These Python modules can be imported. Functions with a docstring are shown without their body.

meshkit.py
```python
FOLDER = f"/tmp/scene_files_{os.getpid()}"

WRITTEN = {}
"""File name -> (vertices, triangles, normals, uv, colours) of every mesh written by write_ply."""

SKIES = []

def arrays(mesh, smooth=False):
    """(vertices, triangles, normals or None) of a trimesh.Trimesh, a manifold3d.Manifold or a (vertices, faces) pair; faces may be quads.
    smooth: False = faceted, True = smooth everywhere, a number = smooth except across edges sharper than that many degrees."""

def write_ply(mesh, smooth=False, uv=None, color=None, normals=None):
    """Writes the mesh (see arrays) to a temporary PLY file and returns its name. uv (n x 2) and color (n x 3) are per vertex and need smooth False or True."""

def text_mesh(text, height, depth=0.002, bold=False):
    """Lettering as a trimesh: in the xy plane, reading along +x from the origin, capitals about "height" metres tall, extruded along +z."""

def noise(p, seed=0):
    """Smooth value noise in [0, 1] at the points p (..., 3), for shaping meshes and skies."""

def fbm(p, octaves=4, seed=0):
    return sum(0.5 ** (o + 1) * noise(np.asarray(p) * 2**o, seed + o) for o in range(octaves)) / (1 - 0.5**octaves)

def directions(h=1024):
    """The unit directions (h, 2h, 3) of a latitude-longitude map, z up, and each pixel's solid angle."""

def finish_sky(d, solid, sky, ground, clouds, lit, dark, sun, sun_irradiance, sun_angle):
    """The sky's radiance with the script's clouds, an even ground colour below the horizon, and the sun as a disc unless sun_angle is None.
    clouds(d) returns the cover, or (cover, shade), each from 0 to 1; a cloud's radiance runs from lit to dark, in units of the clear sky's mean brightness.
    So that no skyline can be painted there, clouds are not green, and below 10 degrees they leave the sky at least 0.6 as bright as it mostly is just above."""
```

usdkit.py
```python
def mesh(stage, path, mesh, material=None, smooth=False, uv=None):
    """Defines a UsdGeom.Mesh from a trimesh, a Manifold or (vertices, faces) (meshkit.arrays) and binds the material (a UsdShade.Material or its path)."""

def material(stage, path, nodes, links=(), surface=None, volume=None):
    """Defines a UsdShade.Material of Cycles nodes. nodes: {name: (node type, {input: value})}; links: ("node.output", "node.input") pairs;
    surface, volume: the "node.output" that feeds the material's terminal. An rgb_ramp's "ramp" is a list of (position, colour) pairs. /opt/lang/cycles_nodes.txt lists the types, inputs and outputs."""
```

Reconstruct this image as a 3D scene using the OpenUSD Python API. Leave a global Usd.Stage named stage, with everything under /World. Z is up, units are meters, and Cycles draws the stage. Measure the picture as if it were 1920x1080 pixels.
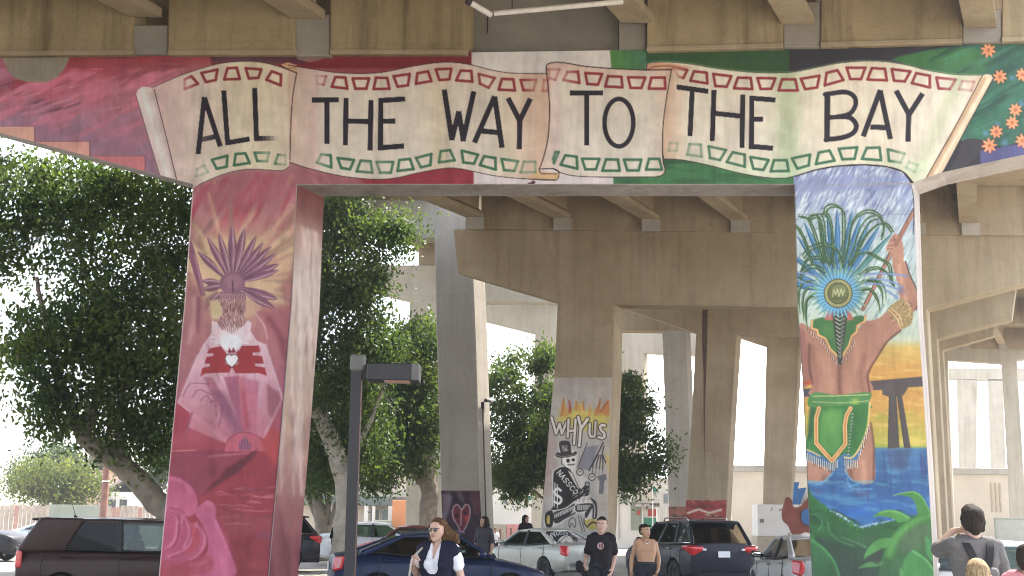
import math, random
import numpy as np
import trimesh
import manifold3d as m3
from shapely.geometry import Polygon
import meshkit, usdkit
from pxr import Usd, UsdGeom, UsdLux, UsdShade, Sdf, Gf, Vt

stage = Usd.Stage.CreateInMemory()
UsdGeom.SetStageUpAxis(stage, UsdGeom.Tokens.z)
UsdGeom.SetStageMetersPerUnit(stage, 1.0)
UsdGeom.Xform.Define(stage, '/World')
UsdGeom.Scope.Define(stage, '/World/Looks')

# ------------------------------------------------------------------ camera, sky, sun, exposure
EYE, F, PITCH, ROLL = 1.70, 2400.0, math.radians(10.25), math.radians(0.7)
EXPOSURE = 2.08
SUN_TO = np.array([0.60, 0.70, 1.38])
SUN_INT, SKY_STR = 1.1, 0.13
_R = np.array([1.0, 0, 0]); _FW = np.array([0, math.cos(PITCH), math.sin(PITCH)]); _UP = np.array([0, -math.sin(PITCH), math.cos(PITCH)])
CR = math.cos(ROLL) * _R + math.sin(ROLL) * _UP
CU = math.cos(ROLL) * _UP - math.sin(ROLL) * _R
CP = np.array([0, 0, EYE])
cam = UsdGeom.Camera.Define(stage, '/World/Camera')
cam.AddTransformOp().Set(Gf.Matrix4d(*CR, 0, *CU, 0, *(-_FW), 0, *CP, 1))
cam.CreateHorizontalApertureAttr(36.0); cam.CreateVerticalApertureAttr(20.25)
cam.CreateFocalLengthAttr(36.0 * F / 1920.0)
cam.CreateClippingRangeAttr(Gf.Vec2f(0.1, 4000))
cam.CreateExposureAttr(EXPOSURE)
SUN_TO = SUN_TO / np.linalg.norm(SUN_TO)
sun = UsdLux.DistantLight.Define(stage, '/World/sun')
sun.CreateIntensityAttr(SUN_INT); sun.CreateAngleAttr(0.53); sun.CreateNormalizeAttr(True)
sun.CreateColorAttr(Gf.Vec3f(1.0, 0.93, 0.82))
_zx = np.cross([0, 0, 1.0], SUN_TO); _zx /= np.linalg.norm(_zx); _zy = np.cross(SUN_TO, _zx)
sun.AddTransformOp().Set(Gf.Matrix4d(*_zx, 0, *_zy, 0, *SUN_TO, 0, 0, 0, 60, 1))
dome = UsdLux.DomeLight.Define(stage, '/World/sky')
sky_mat = usdkit.material(stage, '/World/Looks/sky_look', {
    'tex': ('sky_texture', {'sky_type': 'single_scattering', 'sun_disc': False, 'sun_elevation': float(math.asin(SUN_TO[2])),
                            'sun_rotation': float(math.atan2(SUN_TO[0], SUN_TO[1])), 'altitude': 50.0, 'air_density': 1.0, 'aerosol_density': 2.0}),
    'soft': ('hsv', {'saturation': 0.5, 'value': 1.05}),
    'bg': ('background_shader', {'strength': SKY_STR})}, [('tex.color', 'soft.color'), ('soft.color', 'bg.color')], surface='bg.background')
UsdShade.MaterialBindingAPI.Apply(dome.GetPrim()).Bind(sky_mat)

# ------------------------------------------------------------------ helpers
def ray(px, py):
    d = (px - 960.0) / F * CR - (py - 540.0) / F * CU + _FW
    return d

def at(px, py, D):
    """point of the vertical plane y = D that stands where the photograph's pixel shows it"""
    d = ray(px, py)
    return CP + d * (D / d[1])

def xat(px, D, z=1.0):
    """x of a point at depth D and height z seen at column px"""
    x = 0.0
    for _ in range(4):
        v = np.array([x, D, z]) - CP
        zc = v @ _FW
        x += (px - (960 + F * (v @ CR) / zc)) * zc / F
    return x

def proj(p):
    v = np.asarray(p) - CP
    zc = v @ _FW
    return 960 + F * (v @ CR) / zc, 540 - F * (v @ CU) / zc

_used = {}
def numbered(parent, name):
    k = (parent, name); n = _used.get(k, 0); _used[k] = n + 1
    return name if n == 0 else f'{name}_{n:03d}'

def _path(parent):
    return '/World' if parent is None else (parent if isinstance(parent, str) else str(parent.GetPath()))

def props(prim, label=None, cat=None, group=None, kind=None):
    for k, v in (('label', label), ('category', cat), ('group', group), ('kind', kind)):
        if v: prim.SetCustomDataByKey(k, v)
    return prim

def thing(name, label, cat, loc=(0, 0, 0), rotz=0.0, group=None, kind=None):
    x = UsdGeom.Xform.Define(stage, '/World/' + numbered('/World', name))
    x.AddTranslateOp().Set(Gf.Vec3d(*map(float, loc))); x.AddRotateZOp().Set(float(math.degrees(rotz)))
    return props(x.GetPrim(), label, cat, group, kind)

def dup(src, label, loc, rotz=0.0, group=None):
    was = src.GetCustomData()
    base = src.GetName()
    if base[-4:-3] == '_' and base[-3:].isdigit(): base = base[:-4]
    x = UsdGeom.Xform.Define(stage, '/World/' + numbered('/World', base))
    x.AddTranslateOp().Set(Gf.Vec3d(*map(float, loc))); x.AddRotateZOp().Set(float(math.degrees(rotz)))
    x.GetPrim().GetReferences().AddInternalReference(src.GetPath()); x.GetPrim().SetInstanceable(True)
    return props(x.GetPrim(), label, was.get('category'), group or was.get('group'))

def obj(name, mesh, mat, parent=None, smooth=False, **p):
    pp = _path(parent)
    m = usdkit.mesh(stage, pp + '/' + numbered(pp, name), mesh, mat, smooth)
    props(m.GetPrim(), **{('cat' if k == 'category' else k): v for k, v in p.items()})
    return m.GetPrim()

def paint_attr(prim, cols):
    UsdGeom.PrimvarsAPI(prim).CreatePrimvar('paint', Sdf.ValueTypeNames.Color3fArray, 'vertex').Set(Vt.Vec3fArray.FromNumpy(np.asarray(cols, np.float32)))

cat = trimesh.util.concatenate
def M2T(m):
    a = m.to_mesh()
    return trimesh.Trimesh(np.array(a.vert_properties[:, :3]), np.array(a.tri_verts), process=False)
def T2M(t):
    return m3.Manifold(m3.Mesh(np.asarray(t.vertices, np.float32), np.asarray(t.faces, np.uint32)))

def box(x0, x1, y0, y1, z0, z1):
    b = trimesh.creation.box((x1 - x0, y1 - y0, z1 - z0)); b.apply_translation(((x0 + x1) / 2, (y0 + y1) / 2, (z0 + z1) / 2)); return b

def rbox(x0, x1, y0, y1, z0, z1, c=0.02):
    """box with chamfered edges"""
    pts = []
    for x, sx in ((x0, 1), (x1, -1)):
        for y, sy in ((y0, 1), (y1, -1)):
            for z, sz in ((z0, 1), (z1, -1)):
                pts += [(x + sx * c, y + sy * c, z), (x + sx * c, y, z + sz * c), (x, y + sy * c, z + sz * c)]
    return trimesh.convex.convex_hull(np.array(pts))

def hullpts(p):
    return trimesh.convex.convex_hull(np.array(p, float))

_ico = trimesh.creation.icosphere(subdivisions=2).vertices
_ico1 = trimesh.creation.icosphere(subdivisions=1).vertices
def hull(balls, fine=True):
    """convex hull of balls (x, y, z, r)"""
    I = _ico if fine else _ico1
    return trimesh.convex.convex_hull(np.vstack([I * b[3] + np.array(b[:3]) for b in balls]))

def tube(pts, radii, n=8, cap=True):
    """tapered tube through points"""
    pts = np.asarray(pts, float); radii = np.broadcast_to(np.asarray(radii, float), (len(pts),))
    t = np.gradient(pts, axis=0); t /= np.linalg.norm(t, axis=1, keepdims=True) + 1e-12
    ref = np.array([0, 0, 1.0]) if abs(t[0][2]) < 0.9 else np.array([1.0, 0, 0])
    u = np.cross(t[0], ref); u /= np.linalg.norm(u)
    V = []
    a = np.arange(n) / n * 2 * np.pi
    for i in range(len(pts)):
        u = u - t[i] * (u @ t[i]); u /= np.linalg.norm(u) + 1e-12
        w = np.cross(t[i], u)
        V.append(pts[i] + radii[i] * (np.cos(a)[:, None] * u + np.sin(a)[:, None] * w))
    V = np.vstack(V); Fc = []
    for i in range(len(pts) - 1):
        for j in range(n):
            a0, a1 = i * n + j, i * n + (j + 1) % n
            Fc += [(a0, a1, a0 + n), (a1, a1 + n, a0 + n)]
    if cap:
        c0, c1 = len(V), len(V) + 1
        V = np.vstack([V, pts[0], pts[-1]]); b = (len(pts) - 1) * n
        for j in range(n):
            Fc += [(c0, (j + 1) % n, j), (c1, b + j, b + (j + 1) % n)]
    return trimesh.Trimesh(V, np.array(Fc), process=False)

def revolve(profile, n=32):
    """profile [(r, z)] about z"""
    return trimesh.creation.revolve(np.array(profile, float), sections=n)

def inset(P, c, keep=()):
    """mitre offset inward of a CCW polygon; edges in keep stay"""
    P = np.asarray(P, float); n = len(P); out = []
    e = np.roll(P, -1, 0) - P; e /= np.linalg.norm(e, axis=1, keepdims=True)
    nrm = np.stack([-e[:, 1], e[:, 0]], 1)
    off = np.array([0.0 if i in keep else c for i in range(n)])
    for i in range(n):
        a, b = nrm[i - 1], nrm[i]
        A = np.stack([a, b]); r = np.array([a @ P[i] + off[i - 1], b @ P[i] + off[i]])
        if abs(np.linalg.det(A)) < 1e-3:
            out.append(P[i] + b * off[i])
        else:
            out.append(np.linalg.solve(A, r))
    return np.array(out)

AX = 0.43      # sideways run of the bridge's axis per metre of depth
def prism(P, D, d, c=0.03, ax=AX, keep=()):
    """polygon P of (x, z) standing in the plane y = D, running back d along the bridge axis, chamfered edges"""
    P = np.asarray(P, float)
    if Polygon(P).exterior.is_ccw is False: P = P[::-1]; n = len(P); keep = [n - 2 - k if k < n - 1 else n - 1 for k in keep]
    n = len(P)
    layers = [(0, inset(P, c, keep)), (c, P), (d - c, P), (d, inset(P, c, keep))] if c else [(0, P), (d, P)]
    V = np.vstack([np.stack([Q[:, 0] + ax * h, np.full(n, D + h), Q[:, 1]], 1) for h, Q in layers])
    tri = trimesh.creation.triangulate_polygon(Polygon(layers[0][1]), engine='earcut')
    tv = tri[0]; idx = [int(np.argmin(((layers[0][1] - q) ** 2).sum(1))) for q in tv]
    cap = np.array(idx)[tri[1]]
    # orient: front cap faces -y
    Fc = []
    for f in cap:
        a, b, q = layers[0][1][f]
        area = (b[0] - a[0]) * (q[1] - a[1]) - (b[1] - a[1]) * (q[0] - a[0])
        if abs(area) < 1e-12: continue
        g = f if area > 0 else f[::-1]
        Fc.append(tuple(g)); Fc.append(tuple(np.array(g[::-1]) + (len(layers) - 1) * n))
    for k in range(len(layers) - 1):
        for i in range(n):
            j = (i + 1) % n
            a0, a1, b0, b1 = k * n + i, k * n + j, (k + 1) * n + i, (k + 1) * n + j
            Fc += [(a0, b0, a1), (a1, b0, b1)]
    return trimesh.Trimesh(V, np.array(Fc), process=False)

def pxpoly(pts, D):
    return np.array([at(x, y, D)[[0, 2]] for x, y in pts])

# ------------------------------------------------------------------ materials
LK = '/World/Looks/'
def simple(name, col, rough=0.6, metal=0.0, spec=0.5, coat=0.0, noise=0.0, scale=3.0, bump=0.0):
    nodes = {'p': ('principled_bsdf', {'roughness': rough, 'metallic': metal, 'specular_ior_level': spec, 'coat_weight': coat})}
    links = []
    if noise or bump:
        nodes['g'] = ('geometry', {}); nodes['n'] = ('noise_texture', {'scale': scale, 'detail': 6.0, 'roughness': 0.6}); links.append(('g.position', 'n.vector'))
    if noise:
        lo = [max(c * (1 - noise), 0) for c in col]; hi = [min(c * (1 + noise), 1) for c in col]
        nodes['r'] = ('rgb_ramp', {'ramp': [(0.3, lo), (0.7, hi)]}); links += [('n.fac', 'r.fac'), ('r.color', 'p.base_color')]
    else:
        nodes['p'][1]['base_color'] = col
    if bump:
        nodes['b'] = ('bump', {'strength': bump, 'distance': 0.02}); links += [('n.fac', 'b.height'), ('b.normal', 'p.normal')]
    return usdkit.material(stage, LK + name, nodes, links, surface='p.BSDF')

def concrete(name, base, stain, streak=0.5, board=0.16, rough=0.85):
    """form-marked concrete: blotches, rain streaks, pour lines, panel joints, pores and drips"""
    nodes = {
        'g': ('geometry', {}), 'sx': ('separate_xyz', {}),
        'mp': ('mapping', {'scale': (2.2, 2.2, 0.16)}), 'st': ('noise_texture', {'scale': 1.3, 'detail': 5.0, 'roughness': 0.65}),
        'mp2': ('mapping', {'scale': (0.9, 0.9, 0.10), 'location': (3.0, 7.0, 0.0)}), 'dr': ('noise_texture', {'scale': 1.1, 'detail': 4.0, 'roughness': 0.6, 'distortion': 0.4}),
        'bl': ('noise_texture', {'scale': 0.55, 'detail': 8.0, 'roughness': 0.62}), 'pt': ('noise_texture', {'scale': 0.9, 'detail': 3.0, 'roughness': 0.5, 'distortion': 1.2}),
        'fi': ('noise_texture', {'scale': 14.0, 'detail': 6.0, 'roughness': 0.7}),
        'por': ('voronoi_texture', {'scale': 5.0, 'feature': 'f1', 'dimensions': '3D'}),
        'r1': ('rgb_ramp', {'ramp': [(0.32, stain), (0.66, base)]}),
        'r2': ('rgb_ramp', {'ramp': [(0.30, (1 - 0.55 * streak,) * 3), (0.52, (1, 1, 1)), (0.8, (1, 1, 1))]}),
        'r3': ('rgb_ramp', {'ramp': [(0.25, (0.80, 0.80, 0.80)), (0.75, (1.0, 1.0, 1.0))]}),
        'r4': ('rgb_ramp', {'ramp': [(0.03, (0.45, 0.42, 0.4)), (0.085, (1, 1, 1))]}),
        'r5': ('rgb_ramp', {'ramp': [(0.30, (0.42, 0.36, 0.32)), (0.40, (1, 1, 1))]}),
        'r6': ('rgb_ramp', {'ramp': [(0.62, (1, 1, 1)), (0.66, (1.0, 0.97, 0.93)), (0.72, (0.86, 0.86, 0.87))]}),
        'zw': ('math', {'math_type': 'multiply', 'value2': 0.82}), 'zn': ('math', {'math_type': 'multiply_add', 'value2': 0.10}), 'zf': ('math', {'math_type': 'fraction'}), 'r7': ('rgb_ramp', {'ramp': [(0.0, (1 - .30 * board,) * 3), (0.022, (1 - .34 * board,) * 3), (0.035, (1.0, 1.0, 1.0)), (0.06, (1, 1, 1)), (0.97, (1, 1, 1)), (1.0, (1 - .16 * board,) * 3)]}),
        'xw': ('math', {'math_type': 'multiply', 'value2': 0.79}), 'xf': ('math', {'math_type': 'fraction'}), 'r8': ('rgb_ramp', {'ramp': [(0.0, (1 - .28 * board,) * 3), (0.018, (1, 1, 1)), (0.985, (1, 1, 1)), (1.0, (1 - .2 * board,) * 3)]}),
        'b': ('bump', {'strength': 0.35, 'distance': 0.015}),
        'p': ('principled_bsdf', {'roughness': rough, 'specular_ior_level': 0.3})}
    links = [('g.position', 'mp.vector'), ('mp.vector', 'st.vector'), ('g.position', 'mp2.vector'), ('mp2.vector', 'dr.vector'), ('g.position', 'bl.vector'), ('g.position', 'pt.vector'), ('g.position', 'fi.vector'), ('g.position', 'por.vector'),
             ('bl.fac', 'r1.fac'), ('st.fac', 'r2.fac'), ('fi.fac', 'r3.fac'), ('por.distance', 'r4.fac'), ('dr.fac', 'r5.fac'), ('pt.fac', 'r6.fac'),
             ('g.position', 'sx.vector'), ('sx.z', 'zw.value1'), ('bl.fac', 'zn.value1'), ('zw.value', 'zn.value3'), ('zn.value', 'zf.value1'), ('zf.value', 'r7.fac'), ('sx.x', 'xw.value1'), ('xw.value', 'xf.value1'), ('xf.value', 'r8.fac')]
    prev = 'r1.color'
    for k, (r, f) in enumerate((('r2', 1.0), ('r3', 1.0), ('r4', 0.8), ('r5', 0.7 * streak + .1), ('r6', 0.8), ('r7', 1.0), ('r8', 1.0))):
        nodes[f'm{k}'] = ('mix_color', {'blend_type': 'multiply', 'fac': f}); links += [(prev, f'm{k}.a'), (r + '.color', f'm{k}.b')]; prev = f'm{k}.result'
    links += [(prev, 'p.base_color'), ('fi.fac', 'b.height'), ('b.normal', 'p.normal')]
    return usdkit.material(stage, LK + name, nodes, links, surface='p.BSDF')

M = {}
M['conc'] = concrete('concrete_warm', (0.42, 0.335, 0.225), (0.325, 0.248, 0.155), 0.36)
M['conc_panel'] = concrete('concrete_panel', (0.42, 0.325, 0.195), (0.28, 0.21, 0.115), 0.8)
M['conc_grey'] = concrete('concrete_grey', (0.46, 0.42, 0.365), (0.38, 0.34, 0.29), 0.3)
M['conc_pale'] = concrete('concrete_pale', (0.48, 0.43, 0.34), (0.40, 0.35, 0.27), 0.3)
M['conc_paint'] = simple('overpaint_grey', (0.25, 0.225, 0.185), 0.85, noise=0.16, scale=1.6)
M['conc_white'] = concrete('concrete_whitewash', (0.50, 0.45, 0.42), (0.38, 0.33, 0.30), 0.5)
def mural_material(name, rough=0.62):
    nodes = {'a': ('attribute', {'attribute': 'paint'}), 'g': ('geometry', {}),
             'n': ('noise_texture', {'scale': 3.0, 'detail': 8.0, 'roughness': 0.65}), 'n2': ('noise_texture', {'scale': 22.0, 'detail': 6.0, 'roughness': 0.7}),
             'mp': ('mapping', {'scale': (3.0, 3.0, 0.22)}), 'st': ('noise_texture', {'scale': 1.2, 'detail': 5.0, 'roughness': 0.6}), 'ch': ('noise_texture', {'scale': 7.0, 'detail': 9.0, 'roughness': 0.75}),
             'r': ('rgb_ramp', {'ramp': [(0.3, (0.80, 0.79, 0.77)), (0.65, (1, 1, 1))]}), 'rs': ('rgb_ramp', {'ramp': [(0.3, (0.74, 0.72, 0.70)), (0.5, (1, 1, 1))]}),
             'rc': ('rgb_ramp', {'ramp': [(0.66, (0, 0, 0)), (0.72, (0.55, 0.55, 0.55))]}),
             'm': ('mix_color', {'blend_type': 'multiply', 'fac': 0.85}), 'm2': ('mix_color', {'blend_type': 'multiply', 'fac': 0.6}), 'm3': ('mix_color', {'blend_type': 'mix', 'b': (0.40, 0.35, 0.30)}),
             'b': ('bump', {'strength': 0.4, 'distance': 0.012}), 'p': ('principled_bsdf', {'roughness': rough, 'specular_ior_level': 0.3})}
    links = [('g.position', 'n.vector'), ('g.position', 'n2.vector'), ('g.position', 'mp.vector'), ('mp.vector', 'st.vector'), ('g.position', 'ch.vector'), ('n.fac', 'r.fac'), ('st.fac', 'rs.fac'), ('ch.fac', 'rc.fac'),
             ('a.color', 'm.a'), ('r.color', 'm.b'), ('m.result', 'm2.a'), ('rs.color', 'm2.b'), ('m2.result', 'm3.a'), ('rc.color', 'm3.fac'), ('m3.result', 'p.base_color'),
             ('n2.fac', 'b.height'), ('b.normal', 'p.normal')]
    return usdkit.material(stage, LK + name, nodes, links, surface='p.BSDF')
M['mural'] = mural_material('mural_paint')
# ------------------------------------------------------------------ ground
def asphalt():
    nodes = {'g': ('geometry', {}), 'n': ('noise_texture', {'scale': 0.25, 'detail': 8.0, 'roughness': 0.6}), 'f': ('noise_texture', {'scale': 40.0, 'detail': 3.0}),
             'r': ('rgb_ramp', {'ramp': [(0.3, (0.24, 0.222, 0.19)), (0.7, (0.33, 0.305, 0.26))]}),
             'r2': ('rgb_ramp', {'ramp': [(0.3, (0.75, 0.75, 0.75)), (0.7, (1, 1, 1))]}), 'm': ('mix_color', {'blend_type': 'multiply', 'fac': 1.0}),
             'b': ('bump', {'strength': 0.4, 'distance': 0.01}), 'p': ('principled_bsdf', {'roughness': 0.9})}
    return usdkit.material(stage, LK + 'asphalt', nodes, [('g.position', 'n.vector'), ('g.position', 'f.vector'), ('n.fac', 'r.fac'), ('f.fac', 'r2.fac'),
        ('r.color', 'm.a'), ('r2.color', 'm.b'), ('m.result', 'p.base_color'), ('f.fac', 'b.height'), ('b.normal', 'p.normal')], surface='p.BSDF')
M['asphalt'] = asphalt()
M['pavement'] = simple('pavement_concrete', (0.34, 0.32, 0.28), 0.9, noise=0.2, scale=1.5, bump=0.2)
M['line_white'] = simple('line_paint', (0.7, 0.7, 0.66), 0.7, noise=0.15, scale=6)
g = trimesh.creation.box((3000, 3000, 0.4)); g.apply_translation((0, 1000, -0.2))
obj('ground', g, M['asphalt'], kind='structure')
pv = box(-60, -13.5, 55.0, 58.5, -0.1, 0.12)
obj('pavement', pv, M['pavement'], kind='structure')
for k in range(9):
    x = -22 + k * 2.7
    q = box(x, x + 0.1, 41.0, 46.0, 0.0, 0.004)
    obj('bay_line', q, M['line_white'], kind='structure')

# ------------------------------------------------------------------ the bents of the main bridge
D1, D2, D3, D4, D5 = 21.0, 40.0, 57.0, 76.0, 95.0
DEPTH = 0.80
def down(p, q, D, z=-0.3):
    """carry the edge p->q (pixels) on down to height z in the plane D"""
    a, b = at(*p, D)[[0, 2]], at(*q, D)[[0, 2]]
    t = (z - a[1]) / (b[1] - a[1])
    return a + (b - a) * t

def column(D, L, R, mat, parent, d=DEPTH, c=0.03, name='column', label=None, up=0.03):
    """L and R: pixel points of the left and right front edge, top to bottom"""
    l = [at(*p, D)[[0, 2]] for p in L]; r = [at(*p, D)[[0, 2]] for p in R]
    l[-1] = down(L[-2], L[-1], D); r[-1] = down(R[-2], R[-1], D)
    l[0][1] += up; r[0][1] += up
    P = np.array(l + r[::-1])
    if not Polygon(P).exterior.is_ccw: P = P[::-1]
    # the edge between the two tops stays unchamfered
    n = len(P); tops = [i for i in range(n) if abs(P[i, 1] - l[0][1]) < 1e-9 or abs(P[i, 1] - r[0][1]) < 1e-9]
    k = [i for i in tops if (i + 1) % n in tops]
    return obj(name, prism(P, D, d, c, keep=k), mat, parent, label=label)

def beam(D, pts, mat, parent, d=DEPTH, c=0.03, name='crossbeam', label=None):
    return obj(name, prism(pxpoly(pts, D), D, d, c), mat, parent, label=label)

# row 1: the painted bent
COL_L = ([(361, 346), (345, 570), (322, 815), (297, 1080), (288, 1170)], [(557, 346), (547, 570), (527, 815), (504, 1080), (497, 1170)])
COL_R = ([(1489, 346), (1495, 580), (1505, 720), (1513, 900), (1522, 1080), (1526, 1170)], [(1714, 346), (1721, 580), (1731, 720), (1742, 900), (1752, 1080), (1756, 1170)])
BEAM_TOP = [(-70, 97), (870, 98), (1210, 93), (1550, 83), (1990, 72)]
BEAM_BOT = [(-70, 231), (0, 250), (361, 346), (1489, 346), (1714, 343), (1768, 324), (1920, 291), (1990, 276)]
bent1 = thing('bridge_bent', 'nearest concrete bent covered in murals, banner painted across its beam', 'bridge pier')
column(D1, *COL_L, M['conc_white'], bent1, c=.009, label='left column painted with a red mural')
column(D1, *COL_R, M['conc_white'], bent1, c=.009, label='right column painted with a feathered dancer')
beam(D1, BEAM_TOP + BEAM_BOT[::-1], M['conc_white'], bent1)

bent2 = thing('bridge_bent', 'second concrete bent, bare brown beam, column painted with flames and a skeleton', 'bridge pier')
beam(D2, [(850, 430), (1920, 437), (2050, 437), (2050, 497), (1920, 531), (1738, 579), (1165, 571), (1152, 571), (1045, 567), (858, 512)], M['conc'], bent2)
column(D2, [(1045, 567), (1040, 690), (1029, 800), (1016, 960), (1012, 1000)], [(1152, 571), (1150, 690), (1144, 840), (1140, 980), (1138, 1000)], M['conc'], bent2, label='column painted with flames and a skeleton in a top hat')
column(D2, [(1630, 577), (1650, 915)], [(1738, 579), (1757, 915)], M['conc'], bent2, label='bare column with brown stains')

bent3 = thing('bridge_bent', 'third bent, brown concrete with rust streaks and a red mural at its foot', 'bridge pier')
beam(D3, [(1150, 540), (1905, 540), (1897, 599), (1757, 636), (1690, 630), (1382, 627), (1305, 625), (1188, 585), (1150, 572)], M['conc'], bent3)
column(D3, [(1305, 625), (1298, 760), (1286, 950)], [(1382, 627), (1373, 760), (1363, 950)], M['conc'], bent3)
column(D3, [(1682, 630), (1700, 960)], [(1757, 636), (1775, 960)], M['conc'], bent3)

bent4 = thing('bridge_bent', 'fourth bent, its left column above a low cream utility box', 'bridge pier')
beam(D4, [(1345, 560), (1870, 560), (1863, 630), (1768, 657), (1700, 652), (1499, 650), (1437, 650), (1385, 633), (1345, 618)], M['conc'], bent4)
column(D4, [(1437, 650), (1430, 960)], [(1499, 650), (1482, 960)], M['conc'], bent4)
column(D4, [(1708, 652), (1725, 960)], [(1768, 657), (1786, 960)], M['conc'], bent4)

bent5 = thing('bridge_bent', 'pale far bent framing the bright opening at the right', 'bridge pier')
beam(D5, [(1500, 600), (1960, 605), (1960, 668), (1906, 676), (1878, 682), (1776, 675), (1724, 672), (1558, 668), (1500, 664)], M['conc_pale'], bent5)
column(D5, [(1724, 672), (1738, 960)], [(1776, 675), (1788, 960)], M['conc_pale'], bent5)
column(D5, [(1878, 682), (1893, 960)], [(1906, 676), (1924, 960)], M['conc_pale'], bent5)

# ------------------------------------------------------------------ bents of the narrower ramp at the left
r1 = thing('ramp_bent', 'grey ramp column with a dark heart mural at its base', 'bridge pier')
beam(46.0, [(560, 372), (880, 376), (880, 446), (814, 446), (780, 447), (700, 440), (560, 405)], M['conc_grey'], r1)
column(46.0, [(814, 446), (818, 620), (829, 1000)], [(884, 446), (891, 620), (903, 1000)], M['conc_grey'], r1, d=1.0)
r2 = thing('ramp_bent', 'beige ramp bent behind the grey column and the treetop', 'bridge pier')
beam(60.0, [(660, 497), (1055, 497), (1055, 568), (830, 566), (768, 566), (660, 540)], M['conc_pale'], r2)
column(60.0, [(768, 566), (760, 960)], [(836, 566), (840, 960)], M['conc_pale'], r2)
r3 = thing('ramp_bent', 'pale ramp bent with a sloping arm left of the flame column', 'bridge pier')
beam(78.0, [(880, 548), (1100, 548), (1100, 628), (1046, 628), (1003, 627), (912, 604), (880, 596)], M['conc_pale'], r3)
column(78.0, [(1003, 627), (996, 960)], [(1052, 628), (1050, 960)], M['conc_pale'], r3)
r4 = thing('ramp_bent', 'grey ramp bent just right of the flame column', 'bridge pier')
beam(62.0, [(1110, 540), (1330, 540), (1330, 600), (1286, 621), (1241, 621), (1160, 620), (1110, 605)], M['conc'], r4)
column(62.0, [(1241, 621), (1254, 960)], [(1286, 621), (1299, 960)], M['conc_grey'], r4)
r5 = thing('ramp_bent', 'sunlit cream bent seen through the gap right of the flame column', 'bridge pier')
beam(88.0, [(1120, 590), (1330, 590), (1330, 668), (1246, 664), (1207, 662), (1163, 661), (1120, 650)], M['conc_pale'], r5)
column(88.0, [(1163, 661), (1156, 960)], [(1207, 662), (1203, 960)], M['conc_pale'], r5)

# ------------------------------------------------------------------ decks
def axis_line(px, py, D):
    """x and z of a point on a bent"""
    p = at(px, py, D); return p[0], p[2]

zt = {}      # beam tops
zt[1] = at(900, 98, D1)[2]; zt[2] = at(1100, 432, D2)[2]; zt[3] = zt[2] + 1.45; zt[4] = zt[3] + 1.3; zt[5] = zt[4] + 1.1
YB = {1: D1, 2: D2, 3: D3, 4: D4, 5: D5}
GX0 = [at(px, 60, D1)[0] for px in (-25, 280, 585, 893, 1200, 1500, 1840)]
GX0.append(GX0[-1] + 0.9)
def gz(y):
    """underside of the girders along the bridge"""
    ys = [-8, D1, D2, D3, D4, D5, 130]; zs = [zt[1] + 0.10, zt[1] + 0.52, zt[2] + 0.35, zt[3] + 0.35, zt[4] + 0.35, zt[5] + 0.35, zt[5] + 2.0]
    return float(np.interp(y, ys, zs))
def gx(i, y):
    return GX0[i] + AX * (y - D1)
GPROF = [(-0.28, 0), (0.28, 0), (0.28, 0.16), (0.12, 0.3), (0.12, 1.05), (0.30, 1.25), (-0.30, 1.25), (-0.12, 1.05), (-0.12, 0.3), (-0.28, 0.16)]
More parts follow.
